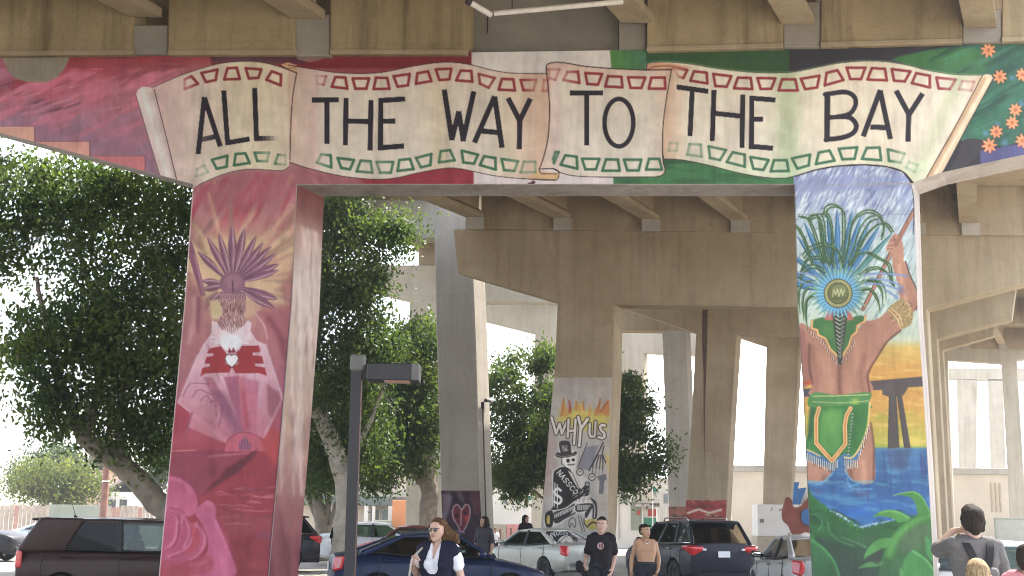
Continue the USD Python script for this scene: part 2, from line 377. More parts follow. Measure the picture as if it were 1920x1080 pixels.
def girder_mesh(xa, ya, za, xb, yb, zb, s=1.0):
    P = np.array(GPROF) * s; n = len(P)
    V = np.vstack([np.stack([xa + P[:, 0], np.full(n, ya), za + P[:, 1]], 1), np.stack([xb + P[:, 0], np.full(n, yb), zb + P[:, 1]], 1)])
    tri = trimesh.creation.triangulate_polygon(Polygon(P), engine='earcut')
    idx = np.array([int(np.argmin(((P - q) ** 2).sum(1))) for q in tri[0]]); Fc = []
    for f in idx[tri[1]]:
        a, b, q = P[f]
        if (b[0] - a[0]) * (q[1] - a[1]) - (b[1] - a[1]) * (q[0] - a[0]) < 0: f = f[::-1]
        Fc += [tuple(f), tuple(np.array(f[::-1]) + n)]
    for i in range(n):
        j = (i + 1) % n; Fc += [(i, n + i, j), (j, n + i, n + j)]
    return trimesh.Trimesh(V, np.array(Fc), process=False)

def slab(x0a, x1a, ya, za, x0b, x1b, yb, zb, th):
    V = [(x0a, ya, za), (x1a, ya, za), (x1a, ya, za + th), (x0a, ya, za + th), (x0b, yb, zb), (x1b, yb, zb), (x1b, yb, zb + th), (x0b, yb, zb + th)]
    Fc = [(0, 1, 2), (0, 2, 3), (5, 4, 7), (5, 7, 6), (0, 4, 5), (0, 5, 1), (3, 2, 6), (3, 6, 7), (0, 3, 7), (0, 7, 4), (1, 5, 6), (1, 6, 2)]
    return trimesh.Trimesh(np.array(V, float), np.array(Fc), process=False)

deck = thing('bridge_deck', 'wide concrete bridge deck on girders overhead', 'bridge deck')
spans = [(-6.0, D1), (D1, D2), (D2, D3), (D3, D4), (D4, D5)]
for si, (ya, yb) in enumerate(spans):
    a = ya + (0.95 if si else 0); b = yb - 0.12
    for i in range(7):
        if si == 0 and i == 3: continue
        xa_, xb_ = gx(i, a), gx(i, b) - (.2 if si == 1 else 0)
        if si == 1 and i == 6: xa_, xb_ = at(1818, 345, a)[0], at(1815, 423, b)[0]
        obj('girder', girder_mesh(xa_, a, gz(a), xb_, b, gz(b)), M['conc'], deck)
    obj('deck_slab', slab(gx(0, ya) - 0.9, gx(7, ya) + 0.9, ya, gz(ya) + 1.25, gx(0, yb) - 0.9, gx(7, yb) + 0.9, yb, gz(yb) + 1.25, 0.3), M['conc'], deck)
    if si:
        # diaphragm wall between the girders over the next bent
        for i in range(len(GX0) - 1):
            x0, x1 = gx(i, b), gx(i + 1, b)
            obj('diaphragm', box(x0, x1, b + 0.02, b + 0.30, gz(b) - 0.36, gz(b) + 1.24), M['conc'], deck)
for y0, k in ((D2, 2), (D3, 3), (D4, 4), (D5, 5)):
    for i in range(7):
        x = gx(i, y0 - .12) - (.2 if k == 2 else 0)
        if k == 2 and i == 6: x = at(1815, 423, y0)[0]
        obj('pedestal', box(x - 0.3, x + 0.3, y0 - 0.28, y0 - 0.105, gz(y0) - 0.40, gz(y0 - .12) - 0.004), M['conc_grey'], deck)
# end panels over the painted bent: they stand a little in front of its beam
PF = D1 - 0.13
for (xa, xb, ba, bb) in ((-90, 249, 104, 102), (314, 553, 102, 102), (618, 872, 101, 101), (1212, 1468, 95, 89), (1538, 1804, 87, 80), (1878, 2010, 78, 73)):
    P = pxpoly([(xa, ba), (xb, bb), (xb, -190), (xa, -190)], PF)
    pn = obj('end_panel', prism(P, PF, 0.35, 0.025), M['conc_panel'], deck)
    lip = pxpoly([(xa, ba), (xb, bb), (xb, bb - 9), (xa, ba - 9)], PF - 0.03)
    obj('panel_lip', prism(lip, PF - 0.03, 0.06, 0.01), M['conc'], deck)
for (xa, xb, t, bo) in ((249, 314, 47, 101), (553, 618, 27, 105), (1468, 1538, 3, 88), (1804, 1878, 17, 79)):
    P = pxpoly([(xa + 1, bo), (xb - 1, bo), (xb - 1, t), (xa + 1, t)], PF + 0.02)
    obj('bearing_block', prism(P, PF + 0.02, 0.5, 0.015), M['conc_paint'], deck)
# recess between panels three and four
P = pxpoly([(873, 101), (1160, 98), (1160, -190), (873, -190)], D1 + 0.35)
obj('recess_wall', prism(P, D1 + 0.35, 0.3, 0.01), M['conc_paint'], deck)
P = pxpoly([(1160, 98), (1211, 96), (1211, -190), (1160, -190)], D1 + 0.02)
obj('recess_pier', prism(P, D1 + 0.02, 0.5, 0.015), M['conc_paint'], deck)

M['pipe_white'] = simple('pipe_white', (0.72, 0.68, 0.62), 0.5, noise=0.12, scale=8)
M['dark_steel'] = simple('dark_steel', (0.05, 0.045, 0.05), 0.5, metal=0.3)
lt = thing('strip_light', 'long white tube light fixture hung under the deck above the banner', 'light fixture')
p0, p1 = at(926, 25, D1 - 1.1), at(1168, 3, D1 - 1.1)
ex = (p1 - p0) / np.linalg.norm(p1 - p0)
obj('housing', tube([p0, p0 + (p1 - p0) * 0.5, p1], 0.045, 10), M['pipe_white'], lt, smooth=40)
obj('bracket', tube([p0 + ex * 0.3, p0 + ex * 0.3 + [0, 0, 0.9]], 0.012, 6), M['dark_steel'], lt)
obj('bracket', tube([p1 - ex * 0.3, p1 - ex * 0.3 + [0, 0, 0.9]], 0.012, 6), M['dark_steel'], lt)
pc = thing('conduit', 'short white conduit elbow beside the tube light, under the deck', 'pipe')
q0, q1 = at(879, 3, D1 - 1.3), at(921, 28, D1 - 1.05)
obj('pipe', tube([q0, (q0 + q1) / 2, q1], 0.05, 10), M['pipe_white'], pc, smooth=40)
obj('collar', tube([q0 - (q1 - q0) * 0.08, q0 + (q1 - q0) * 0.08], 0.06, 10), M['dark_steel'], pc)
q2 = at(914, 62, D1 + 0.3)
obj('drop_wire', tube([at(914, 30, D1 + 0.3), q2], 0.012, 6), M['dark_steel'], pc)

# ramp deck at the left: it comes from over the trees and veers off behind the grey column
rdeck = thing('ramp_deck', 'narrow ramp deck over the grey column at the left', 'bridge deck')
za = at(800, 372, 46.0)[2] + .25
rz = lambda y: float(np.interp(y, [2, 46, 60, 78, 95], [za - 2.0, za, at(800, 497, 60.0)[2] + 0.9, at(960, 548, 78.0)[2] + 0.6, at(960, 548, 78.0)[2] + 1.3]))
rr_ = lambda y: GX0[0] - .9 + AX * (min(y, 46.0) - D1) - 2.7 + .22 * max(0, y - 46.0)
for (ya, yb) in ((2.0, 24.0), (24.0, 46.0), (46.0, 60.0), (60.0, 78.0), (78.0, 92.0)):
    for o_ in (.8, 2.4, 4.0, 5.6):
        obj('girder', girder_mesh(rr_(ya) - o_, ya + 0.9, rz(ya), rr_(yb) - o_, yb - 0.1, rz(yb)), M['conc'], rdeck)
    obj('deck_slab', slab(rr_(ya) - 6.4, rr_(ya), ya, rz(ya) + 1.25, rr_(yb) - 6.4, rr_(yb), yb, rz(yb) + 1.25, 0.3), M['conc'], rdeck)
    obj('diaphragm', box(rr_(yb) - 5.6, rr_(yb) - .8, yb + 0.2, yb + 0.5, rz(yb) - 0.9 if 50 < yb < 61 else rz(yb) - 0.55, rz(yb) + 1.2), M['conc'], rdeck)
# rust streaks with their own shape on the third bent and beside the right-hand columns
M['rust'] = simple('rust_streak', (0.10, 0.062, 0.045), 0.9, noise=0.4, scale=2.0)
def streak(pts, D, par): obj('rust_streak', prism(pxpoly(pts, D - .004), D - .004, .006, 0, ax=0), M['rust'], par)
streak([(1317, 577), (1327, 577), (1326, 640), (1324, 700), (1322, 770), (1321, 880), (1319, 770), (1319, 700), (1316, 640)], D3, bent3)
streak([(1741, 640), (1745, 640), (1749, 780), (1752, 900), (1750, 900), (1746, 780)], D3, bent3)
# green paint on the side of the flame column
gp = np.array([[at(x, y, D2) + np.array([.006, 0, 0]) + np.array([AX, 1, 0]) * DEPTH * s_ for s_ in (.05, .95)] for x, y in ((1139.5, 938), (1138.5, 965), (1137.5, 1000), (1134, 1060), (1131, 1085))]).reshape(-1, 3)
obj('side_paint', trimesh.Trimesh(gp, np.array([f for k in range(4) for f in ((2 * k, 2 * k + 2, 2 * k + 3), (2 * k, 2 * k + 3, 2 * k + 1))]), process=False), simple('side_green', (0.06, 0.22, 0.15), .8, noise=.25, scale=2), bent2, label='green painted foot of the flame column')
# ------------------------------------------------------------------ wall paintings: flat colour on fine sheets over the concrete faces
PAINT_GAIN = 1.10
def s2l(c):
    c = np.clip(np.asarray(c, float), 0, 1)
    return np.where(c < 0.04045, c / 12.92, ((c + 0.055) / 1.055) ** 2.4)

def spline(pts, n=8, closed=False):
    P = np.asarray(pts, float)
    Q = np.vstack([P[-1], P, P[0], P[1]]) if closed else np.vstack([2 * P[0] - P[1], P, 2 * P[-1] - P[-2]])
    out = []
    for i in range(1, len(Q) - 2):
        t = np.linspace(0, 1, n, endpoint=False)[:, None]
        a, b, c, d = Q[i - 1], Q[i], Q[i + 1], Q[i + 2]
        out.append(0.5 * (2 * b + (c - a) * t + (2 * a - 5 * b + 4 * c - d) * t * t + (3 * b - a - 3 * c + d) * t ** 3))
    out = np.vstack(out)
    return out if closed else np.vstack([out, P[-1]])

def Z(ox, oy, s):
    return lambda *pts: [(ox + x / s, oy + y / s) for x, y in pts]

class Wall:
    sat, gam, gain = 0.80, 1.10, 1.10
    def __init__(self, U, V, base=(200, 190, 180)):
        self.U, self.V = U.ravel().astype(float), V.ravel().astype(float)
        self.C = np.tile(np.array(base, float) / 255, (len(self.U), 1))
        p = np.stack([self.U, self.V, np.zeros_like(self.U)], 1)
        self.p = p
    def sel(self, P, pad):
        lo, hi = P.min(0) - pad, P.max(0) + pad
        return np.nonzero((self.U >= lo[0]) & (self.U <= hi[0]) & (self.V >= lo[1]) & (self.V <= hi[1]))[0]
    def put(self, i, m, col):
        col = np.asarray(col, float)
        self.C[i] += m[:, None] * (col / 255 - self.C[i])
    def dist(self, i, P):
        """distance to a polyline and the position along it"""
        u, v = self.U[i], self.V[i]; d = np.full(len(i), 1e9); s = np.zeros(len(i))
        L = np.r_[0, np.cumsum(np.linalg.norm(np.diff(P, axis=0), axis=1))]; T = max(L[-1], 1e-9)
        for k in range(len(P) - 1):
            a, b = P[k], P[k + 1]; e = b - a; q = max(e @ e, 1e-9)
            t = np.clip(((u - a[0]) * e[0] + (v - a[1]) * e[1]) / q, 0, 1)
            dd = np.hypot(u - a[0] - t * e[0], v - a[1] - t * e[1])
            n = dd < d; d[n] = dd[n]; s[n] = ((L[k] + t * math.sqrt(q)) / T)[n]
        return d, s
    def inside(self, i, P):
        u, v = self.U[i], self.V[i]; c = np.zeros(len(i), bool)
        for k in range(len(P)):
            a, b = P[k - 1], P[k]
            if a[1] == b[1]: continue
            c ^= ((a[1] > v) != (b[1] > v)) & (u < (b[0] - a[0]) * (v - a[1]) / (b[1] - a[1]) + a[0])
        return c
    def fill(self, P, col, soft=1.0, a=1.0, col2=None, axis=1):
        """polygon; soft = width of its blurred edge; col2: colour at the far end of the axis"""
        P = np.asarray(P, float); i = self.sel(P, soft)
        if not len(i): return
        d, _ = self.dist(i, np.vstack([P, P[:1]])); sd = np.where(self.inside(i, P), d, -d)
        m = np.clip(sd / soft + 0.5, 0, 1); m = m * m * (3 - 2 * m) * a
        if col2 is not None:
            w = (self.U, self.V)[axis][i]; t = np.clip((w - P[:, axis].min()) / np.ptp(P[:, axis]), 0, 1)[:, None]
            col = np.asarray(col) * (1 - t) + np.asarray(col2) * t
        self.put(i, m, col)
    def line(self, P, w, col, soft=1.0, a=1.0, taper=None, fade=None):
        """brush stroke; taper: widths along it; fade: (alpha at start, alpha at end)"""
        P = np.asarray(P, float); wm = max(w, *(taper or [0])); i = self.sel(P, wm / 2 + soft)
        if not len(i): return
        d, s = self.dist(i, P)
        ww = w if taper is None else np.interp(s, np.linspace(0, 1, len(taper)), taper)
        m = np.clip((ww / 2 - d) / soft + 0.5, 0, 1) * a
        if fade: m = m * (fade[0] * (1 - s) + fade[1] * s)
        self.put(i, m, col)
    def ell(self, cx, cy, rx, ry, col, soft=1.0, a=1.0, rot=0.0, col2=None):
        t = np.linspace(0, 2 * np.pi, 36, endpoint=False); c, s = math.cos(rot), math.sin(rot)
        x, y = rx * np.cos(t), ry * np.sin(t)
        self.fill(np.stack([cx + c * x - s * y, cy + s * x + c * y], 1), col, soft, a, col2)
    def glow(self, cx, cy, rx, ry, col, a=1.0):
        i = self.sel(np.array([[cx - rx, cy - ry], [cx + rx, cy + ry]]), 0)
        d = np.hypot((self.U[i] - cx) / rx, (self.V[i] - cy) / ry)
        m = np.clip(1 - d, 0, 1); self.put(i, m * m * (3 - 2 * m) * a, col)
    def band(self, stops, axis=1, where=None, a=1.0):
        w = (self.U, self.V)[axis]; xs = [s[0] for s in stops]
        col = np.stack([np.interp(w, xs, [s[1][k] for s in stops]) for k in range(3)], 1)
        i = np.arange(len(w)) if where is None else np.nonzero(where)[0]
        self.put(i, np.full(len(i), a), col[i])
    def streaks(self, col, ang, length, width, seed, thr=0.55, a=0.6, where=None, sharp=6.0):
        c, s = math.cos(ang), math.sin(ang)
        q = np.stack([(self.U * c + self.V * s) / length, (-self.U * s + self.V * c) / width, np.full_like(self.U, seed * 7.3)], 1)
        m = np.clip((meshkit.fbm(q, 3, seed) - thr) * sharp, 0, 1) * a
        if where is not None: m = m * where
        i = np.nonzero(m > 0.002)[0]; self.put(i, m[i], col)
    def colours(self):
        # the painter's hand: slight unevenness
        n = meshkit.fbm(self.p / 26.0, 4, 5); n2 = meshkit.fbm(self.p / np.array([5.0, 38.0, 1]), 3, 9)
        C = self.C * (0.93 + 0.14 * n[:, None]) * (0.96 + 0.08 * n2[:, None])
        L = s2l(C); g = L @ np.array([0.3, 0.55, 0.15]); L = g[:, None] + self.sat * (L - g[:, None])
        return np.clip(np.maximum(L, 0.002) ** self.gam * self.gain, 0.006, 0.82)

def sheet(name, parent, D, U, V, wall, label=None, off=0.004, mat='mural'):
    """the painted sheet itself: a grid of points on the plane y = D"""
    h, w = U.shape
    d = (U[..., None] - 960) / F * CR - (V[..., None] - 540) / F * CU + _FW
    P = (CP + d * ((D - off) / d[..., 1:2])).reshape(-1, 3)
    i = np.arange(h * w).reshape(h, w); a, b, c, e = i[:-1, :-1].ravel(), i[:-1, 1:].ravel(), i[1:, 1:].ravel(), i[1:, :-1].ravel()
    m = trimesh.Trimesh(P, np.vstack([np.stack([a, e, c], 1), np.stack([a, c, b], 1)]), process=False)
    o = obj(name, m, M[mat], parent, label=label)
    paint_attr(o, wall.colours()); return o

def polyx(L, y):
    L = np.array(L, float); return np.interp(y, L[:, 1], L[:, 0])

def column_grid(L, R, y0, y1, step, ins=0.9):
    ys = np.arange(y0, y1 + step, step); n = int((R[0][0] - L[0][0]) / step) + 2; s = np.linspace(0, 1, n)
    l, r = polyx(L, ys) + ins, polyx(R, ys) - ins
    return l[:, None] + (r - l)[:, None] * s, np.repeat(ys[:, None], n, 1)

STEP = 1.3
rng = np.random.default_rng(11)
# ================================================================== the beam
xs = np.arange(-66, 1985, STEP)
top = np.interp(xs, [p[0] for p in BEAM_TOP], [p[1] for p in BEAM_TOP]) + 0.5
bot = np.interp(xs, [p[0] for p in BEAM_BOT], [p[1] for p in BEAM_BOT])
bot = bot - np.where(((xs > 361) & (xs < 556)) | ((xs > 1490) & (xs < 1713)), 0.0, 1.3)
T = np.linspace(0, 1, int(248 / STEP))
U = np.repeat(xs[None, :], len(T), 0); V = top[None, :] + (bot - top)[None, :] * T[:, None]
DARKP = (58, 36, 42)
INK = (44, 36, 48)
def beam_paint(W):
    U, V = W.U, W.V
    left = np.clip((470 - U) / 60, 0, 1)
    W.band([(-70, (196, 106, 138)), (140, (196, 100, 128)), (260, (176, 102, 122)), (360, (172, 110, 122)), (560, (160, 96, 106)), (640, (150, 62, 74)), (890, (150, 48, 62)), (891, (206, 198, 196)), (1146, (204, 198, 194)), (1150, (84, 140, 66)), (1205, (58, 110, 60)), (1216, (48, 92, 54)), (1479, (46, 78, 46)), (1482, (48, 44, 52)), (1985, (50, 50, 60))], 0)
    # left wing: red flames over mauve
    i = np.nonzero(U < 420)[0]; t = np.clip((V[i] - 100) / 70 - np.clip((170 - U[i]) / 130, 0, 1) * 0.6, 0, 1)
    W.put(i, (1 - t) * np.clip((420 - U[i]) / 60, 0, 1) * 0.9, (150, 44, 52))
    i = np.nonzero(U < 380)[0]; t = np.clip((V[i] - 170 - (U[i]) * 0.10) / 70, 0, 1)
    W.put(i, t * 0.9 * np.clip((380 - U[i]) / 50, 0, 1), (150, 112, 136))
    W.streaks((214, 112, 140), -0.45, 90, 14, 3, 0.48, 0.75, left * (V > 128) * np.clip((300 - V) / 90, 0.15, 1))
    W.streaks((150, 122, 146), -0.6, 60, 11, 4, 0.53, 0.6, left * np.clip((V - 175) / 40, 0, 1))
    W.streaks((222, 150, 165), -0.3, 60, 7, 6, 0.6, 0.55, left * (V > 140) * (V < 215))
    W.streaks((182, 56, 62), 0.1, 70, 9, 8, 0.52, 0.6, left * np.clip((158 - V) / 20, 0, 1) * np.clip((U - 110) / 60, 0, 1))
    W.streaks((110, 40, 48), 0.05, 80, 8, 12, 0.56, 0.6, left * np.clip((145 - V) / 20, 0, 1) * np.clip((U - 110) / 60, 0, 1))
    W.streaks((192, 122, 150), 0.9, 50, 12, 14, 0.52, 0.5, left * (V > 160)); W.fill([(-70, 100), (40, 100), (20, 160), (-70, 180)], (160, 104, 136), 20, 0.6)
    for P, c in (([(-70, 237), (65, 237), (65, 268), (-70, 240)], (214, 158, 140)), ([(70, 265.5), (168.5, 265.5), (168.5, 296), (70, 268)], (212, 150, 138)), ([(174, 292.5), (272, 292.5), (272, 326), (174, 297)], (204, 116, 124))):
        W.fill(P, c, 1.2); W.line([P[1], P[2]], 1.6, (110, 70, 84)); W.line([P[0], P[1]], 1.2, (150, 84, 96), a=0.7)
    W.streaks((96, 60, 80), -0.35, 60, 6, 15, 0.57, 0.6, left * (V > 150) * (U < 150) * np.clip((228 - V) / 20, 0, 1)); W.fill([(2, 90), (131, 90), (129, 112), (120, 130), (106, 146), (88, 154), (52, 154), (28, 147), (14, 130), (6, 112)], (140, 131, 112), 2.5)
    # red band along the top and bottom
    W.fill([(395, 90), (892, 90), (891, 130), (860, 128), (395, 128)], (128, 32, 36), 3)
    W.fill([(385, 90), (560, 90), (575, 118), (470, 120), (400, 118)], (84, 44, 62), 8, 0.9)
    W.fill([(545, 100), (620, 101), (600, 113), (580, 117), (560, 112)], (150, 118, 100), 3, 0.8)
    W.fill([(640, 300), (889, 300), (891, 360), (700, 360)], (150, 40, 58), 6)
    W.fill([(356, 310), (660, 318), (690, 360), (350, 360)], (160, 92, 100), 16, 0.9)
    W.streaks((190, 120, 128), 0.9, 60, 10, 21, 0.52, 0.5, ((U > 360) & (U < 640) & (V > 305)) * 1.0)
    W.fill([(884, 90), (1152, 90), (1152, 132), (884, 132)], (206, 200, 196), 3); W.fill([(888, 308), (1152, 308), (1152, 360), (888, 360)], (208, 196, 198), 4)
    W.fill([(1143, 90), (1212, 90), (1212, 134), (1147, 134)], (72, 134, 52), 3, col2=(66, 120, 90), axis=0)
    W.fill([(1150, 310), (1495, 300), (1495, 360), (1150, 360)], (58, 118, 66), 5); W.streaks((46, 92, 56), 0.1, 60, 10, 31, 0.5, 0.6, ((U > 1150) & (U < 1495) & (V > 300)) * 1.0)
    W.fill([(1212, 84), (1480, 84), (1480, 150), (1212, 150)], (42, 84, 46), 3); W.streaks((52, 88, 34), 0.0, 90, 12, 33, 0.5, 0.6, ((U > 1215) & (U < 1479) & (V < 150)) * 1.0)
    # right wing: leaves, flowers
    W.fill([(1481, 60), (1990, 60), (1990, 300), (1700, 350), (1481, 160)], (50, 46, 54), 2)
    W.fill(spline([(1672, 112), (1720, 98), (1800, 87), (1990, 78), (1990, 240), (1930, 262), (1850, 270), (1780, 190), (1740, 132), (1700, 118)], 6, True), (40, 98, 78), 3)
    W.fill(spline([(1678, 111), (1730, 98), (1800, 90), (1850, 100), (1800, 122), (1740, 128)], 6, True), (48, 110, 52), 5)
    W.fill(spline([(1742, 130), (1800, 112), (1860, 112), (1840, 136), (1790, 142)], 6, True), (56, 112, 60), 6, 0.8)
    W.fill(spline([(1800, 260), (1830, 200), (1880, 160), (1990, 130), (1990, 200), (1900, 230), (1850, 262)], 6, True), (44, 112, 84), 5, 0.85)
    W.fill(spline([(1808, 262), (1840, 262), (1848, 275), (1800, 322), (1776, 330), (1795, 290)], 6, True), (60, 56, 62), 3)
    W.fill([(1838, 283), (1920, 268), (1990, 255), (1990, 310), (1838, 330)], (78, 78, 128), 3)
    W.streaks((66, 140, 110), -0.4, 70, 9, 41, 0.55, 0.5, ((U > 1760) & (V < 262)) * 1.0); W.streaks((28, 70, 62), -0.5, 80, 8, 43, 0.55, 0.7, ((U > 1740) & (V < 270)) * 1.0)
    for x, y, r in ((1898, 146, 6), (1884, 268, 7), (1848, 250, 6), (1870, 232, 5), (1915, 195, 7)): W.glow(x, y, r * 1.6, r * 1.6, (78, 128, 160), 0.9)
    for x, y, r in ((1853, 94, 13), (1875, 144, 12), (1917, 140, 11), (1904, 206, 11), (1898, 230, 11), (1868, 247, 11), (1855, 273, 13), (1917, 264, 12), (1960, 180, 12)):
        W.glow(x, y, r * 1.5, r * 1.5, (150, 44, 34), 0.8)
        for k in range(8):
            a = k * math.pi / 4 + x; W.line([(x + 3 * math.cos(a), y + 3 * math.sin(a)), (x + r * math.cos(a), y + r * math.sin(a))], 4.5, (226, 140, 78), taper=[3.5, 5.5, 3.0])
        W.ell(x, y, 3.6, 3.6, (190, 96, 40))
    # ---- the banner
    CREAM = (212, 201, 182)
    roll = [(255, 178), (258, 168), (268, 163), (280, 163), (289, 170), (310, 250), (331, 337), (299, 328), (276, 250)]
    edgeA = [(556, 137), (549, 180), (545.5, 230), (543.5, 300)]
    topA = spline([(286, 164), (340, 141), (400, 122), (440, 116), (482, 116), (520, 124), (556, 137)])
    botA = spline([(541, 313), (530, 319.5), (505, 319), (470, 317), (435, 322), (400, 334), (359, 353)])
    A = np.vstack([topA, spline(edgeA), botA, [(331, 337)]])
    edgeC = [(1024, 131), (1028, 165), (1030.5, 205), (1028, 255), (1020, 292), (1011, 318)]
    topB = spline([(540, 122), (590, 130), (630, 136), (680, 138), (720, 135), (770, 125), (815, 118), (850, 117), (885, 122), (920, 131), (960, 137), (1026, 138)])
    botB = spline([(1040, 337), (980, 335), (930, 330), (890, 322), (860, 316), (830, 316), (780, 325), (740, 334), (700, 336), (640, 330), (580, 316), (543, 304)])
    B = np.vstack([topB, spline(edgeC), [(1048, 325)], botB])
    topC = spline([(1024, 131), (1026, 121), (1040, 117), (1060, 118), (1095, 124), (1140, 128), (1200, 131), (1259, 131)])
    rightC = spline([(1259, 131), (1252, 170), (1246, 210), (1242.5, 250), (1243, 300), (1247, 318), (1242, 328), (1230, 331.5)])
    botC = spline([(1230, 331.5), (1180, 332), (1130, 332), (1080, 330), (1052, 324), (1038, 316.5), (1011, 317)])
    C = np.vstack([topC, rightC, botC, spline(edgeC)[::-1]])
    topD = spline([(1212, 132), (1214, 120), (1235, 116.5), (1262, 117), (1300, 121), (1340, 128), (1400, 135), (1450, 137), (1490, 135), (1530, 127), (1570, 119), (1620, 114.5), (1660, 116), (1700, 122), (1740, 132), (1790, 140), (1843, 141)])
    botD = spline([(1716, 348), (1709, 338), (1692, 321), (1662, 312), (1620, 308.5), (1570, 311), (1530, 318), (1490, 330), (1468, 334), (1430, 332), (1380, 323), (1330, 310), (1280, 300), (1246, 298)])
    Dp = np.vstack([topD, [(1735, 336), (1717, 345)], botD])
    for P in (A, B, Dp): W.fill(P, CREAM, 1.3)
    W.fill(A, (206, 172, 170), 60, 0.35)
    i = W.sel(A, 0); m = W.inside(i, A); i = i[m]
    W.put(i, np.clip((380 - U[i]) / 110, 0, 1) * 0.75, (205, 158, 162)); W.put(i, np.exp(-((U[i] - 480) / 70) ** 2) * 0.55, (214, 202, 162)); W.put(i, np.clip((U[i] - 515) / 40, 0, 1) * 0.5, (206, 168, 148))
    i = W.sel(B, 0); i = i[W.inside(i, B)]
    W.put(i, np.clip((600 - U[i]) / 55, 0, 1) * 0.75, (204, 164, 138)); W.put(i, np.exp(-((U[i] - 585) / 16) ** 2) * 0.35, (206, 140, 142)); W.put(i, np.exp(-((U[i] - 822) / 22) ** 2) * 0.6, (208, 186, 146))
    W.put(i, np.clip((U[i] - 930) / 80, 0, 1) * 0.8, (206, 160, 128)); W.put(i, np.exp(-((U[i] - 955) / 18) ** 2) * 0.4, (210, 196, 150)); W.put(i, 0.25 * np.ones(len(i)), (196, 180, 176))
    W.put(i, np.clip((160 - V[i]) / 40, 0, 1) * 0.3, (206, 150, 150))
    i = W.sel(Dp, 0); i = i[W.inside(i, Dp)]
    W.put(i, np.clip((1292 - U[i]) / 40, 0, 1) * 0.75, (198, 158, 128)); W.put(i, np.exp(-((U[i] - 1478) / 26) ** 2) * 0.8, (166, 184, 142)); W.put(i, np.clip((U[i] - 1800) / 40 + (V[i] - 240) / 300, 0, 1) * 0.8, (192, 146, 108))
    W.put(i, np.exp(-(((U[i] - 1775) + (V[i] - 200) * 0.45) / 16) ** 2) * 0.5, (168, 184, 136)); W.put(i, np.exp(-((U[i] - 1620) / 110) ** 2) * 0.4, (216, 196, 164)); W.put(i, np.exp(-((V[i] - 318) / 18) ** 2) * 0.35, (176, 204, 160))
    W.line(topD, 4, (176, 206, 160), 3, 0.45)
    W.fill(C, (208, 197, 182), 1.3)
    i = W.sel(C, 0); i = i[W.inside(i, C)]
    ed = np.clip(1 - np.minimum(U[i] - 1016, 1252 - U[i]) / 34, 0, 1); W.put(i, ed * 0.55, (208, 166, 144)); W.put(i, np.clip((160 - V[i]) / 36, 0, 1) * 0.5, (208, 160, 144)); W.put(i, np.exp(-((U[i] - 1044) / 9) ** 2) * 0.4, (212, 176, 184))
    tail = [(1011, 318), (1016, 325), (1044, 325), (1048, 322), (1047, 334), (1038, 338), (985, 336)]
    W.fill(tail, (208, 168, 116), 1.2); W.line(spline([(1011, 318), (1015, 325), (1030, 326), (1044, 326)]), 1.6, DARKP); W.line(spline([(1038, 316), (1046, 320), (1048, 328), (1044, 337), (1030, 338), (980, 335)]), 1.6, DARKP); W.line(spline([(1013, 317), (1036, 316.5), (1050, 324)]), 1.6, DARKP)
    # left roll
    W.fill(roll, (214, 196, 192), 1.3); W.line([(268, 168), (290, 250), (313, 330)], 9, (228, 214, 208), 6, 0.8); W.line([(286, 172), (306, 250), (329, 335)], 5, (190, 158, 156), 4, 0.6)
    W.line([(289, 168), (310, 250), (331, 336)], 1.6, (70, 42, 50)); W.line([(255, 178), (276, 250), (299, 327)], 1.4, (96, 56, 66), a=0.8)
    # right roll
    rr = [(1841, 142), (1850, 139), (1858, 140), (1862, 147), (1820, 225), (1770, 318), (1758, 332), (1736, 336)]
    W.fill(rr, (206, 182, 148), 1.3); W.line([(1846, 148), (1790, 244), (1742, 332)], 7, (184, 144, 102), 5, 0.8); W.line([(1853, 150), (1804, 240), (1754, 326)], 4, (224, 206, 172), 4, 0.8)
    W.line([(1842, 142), (1790, 240), (1736, 335)], 1.7, (74, 40, 34)); W.line([(1862, 148), (1820, 225), (1770, 320)], 1.8, (34, 30, 36))
    # folds at the tops
    W.fill([(526, 121), (540, 117), (556, 122), (557, 137), (540, 130)], (198, 152, 108), 1.3); W.line(spline([(524, 122), (545, 132), (557, 137)]), 1.4, DARKP); W.line([(540, 129), (556, 125)], 1, DARKP, a=0.6)
    W.fill([(1212, 131), (1214, 121), (1235, 117), (1262, 120), (1300, 126), (1258, 131)], (204, 150, 112), 1.4); W.line(spline([(1213, 131), (1228, 125), (1258, 124), (1290, 130)]), 1.5, (96, 50, 40)); W.line([(1213, 120), (1212, 132)], 1.4, DARKP)
    for P, w in ((topA, 1.2), (spline(edgeA), 2.0), (botA, 1.3), (topB, 1.5), (botB, 1.5), (topC, 2.1), (rightC, 2.0), (botC, 1.6), (spline(edgeC), 2.2), (topD, 1.0), (botD, 1.5)):
        W.line(P, w, DARKP, 1.0, 0.9)
    W.line([(1213, 132), (1259, 130)], 1.4, DARKP)
    # zig-zag border of trapezoids
    RED, GRN = (152, 44, 52), (62, 116, 82)
    def traps(z, col, L, w=5.2):
        for q in L:
            f = q[4] if len(q) > 4 else 1.0; P = np.array(z(*q[:4]))
            c2 = np.array(col) * 1.0
            fl, fr = (f if isinstance(f, tuple) else (f, f))
            for (a, b) in ((0, 1), (1, 2), (2, 3), (3, 0)):
                fa, fb = [(fl, fr)[int(k in (1, 2))] for k in (a, b)]
                W.line([P[a], P[b]], w, c2, 1.2, fade=(fa, fb))
            if fl > 0.6 and fr > 0.6: W.line(np.vstack([P, P[:1]]), 1.0, np.array(col) * 0.8, 1.0, 0.5)
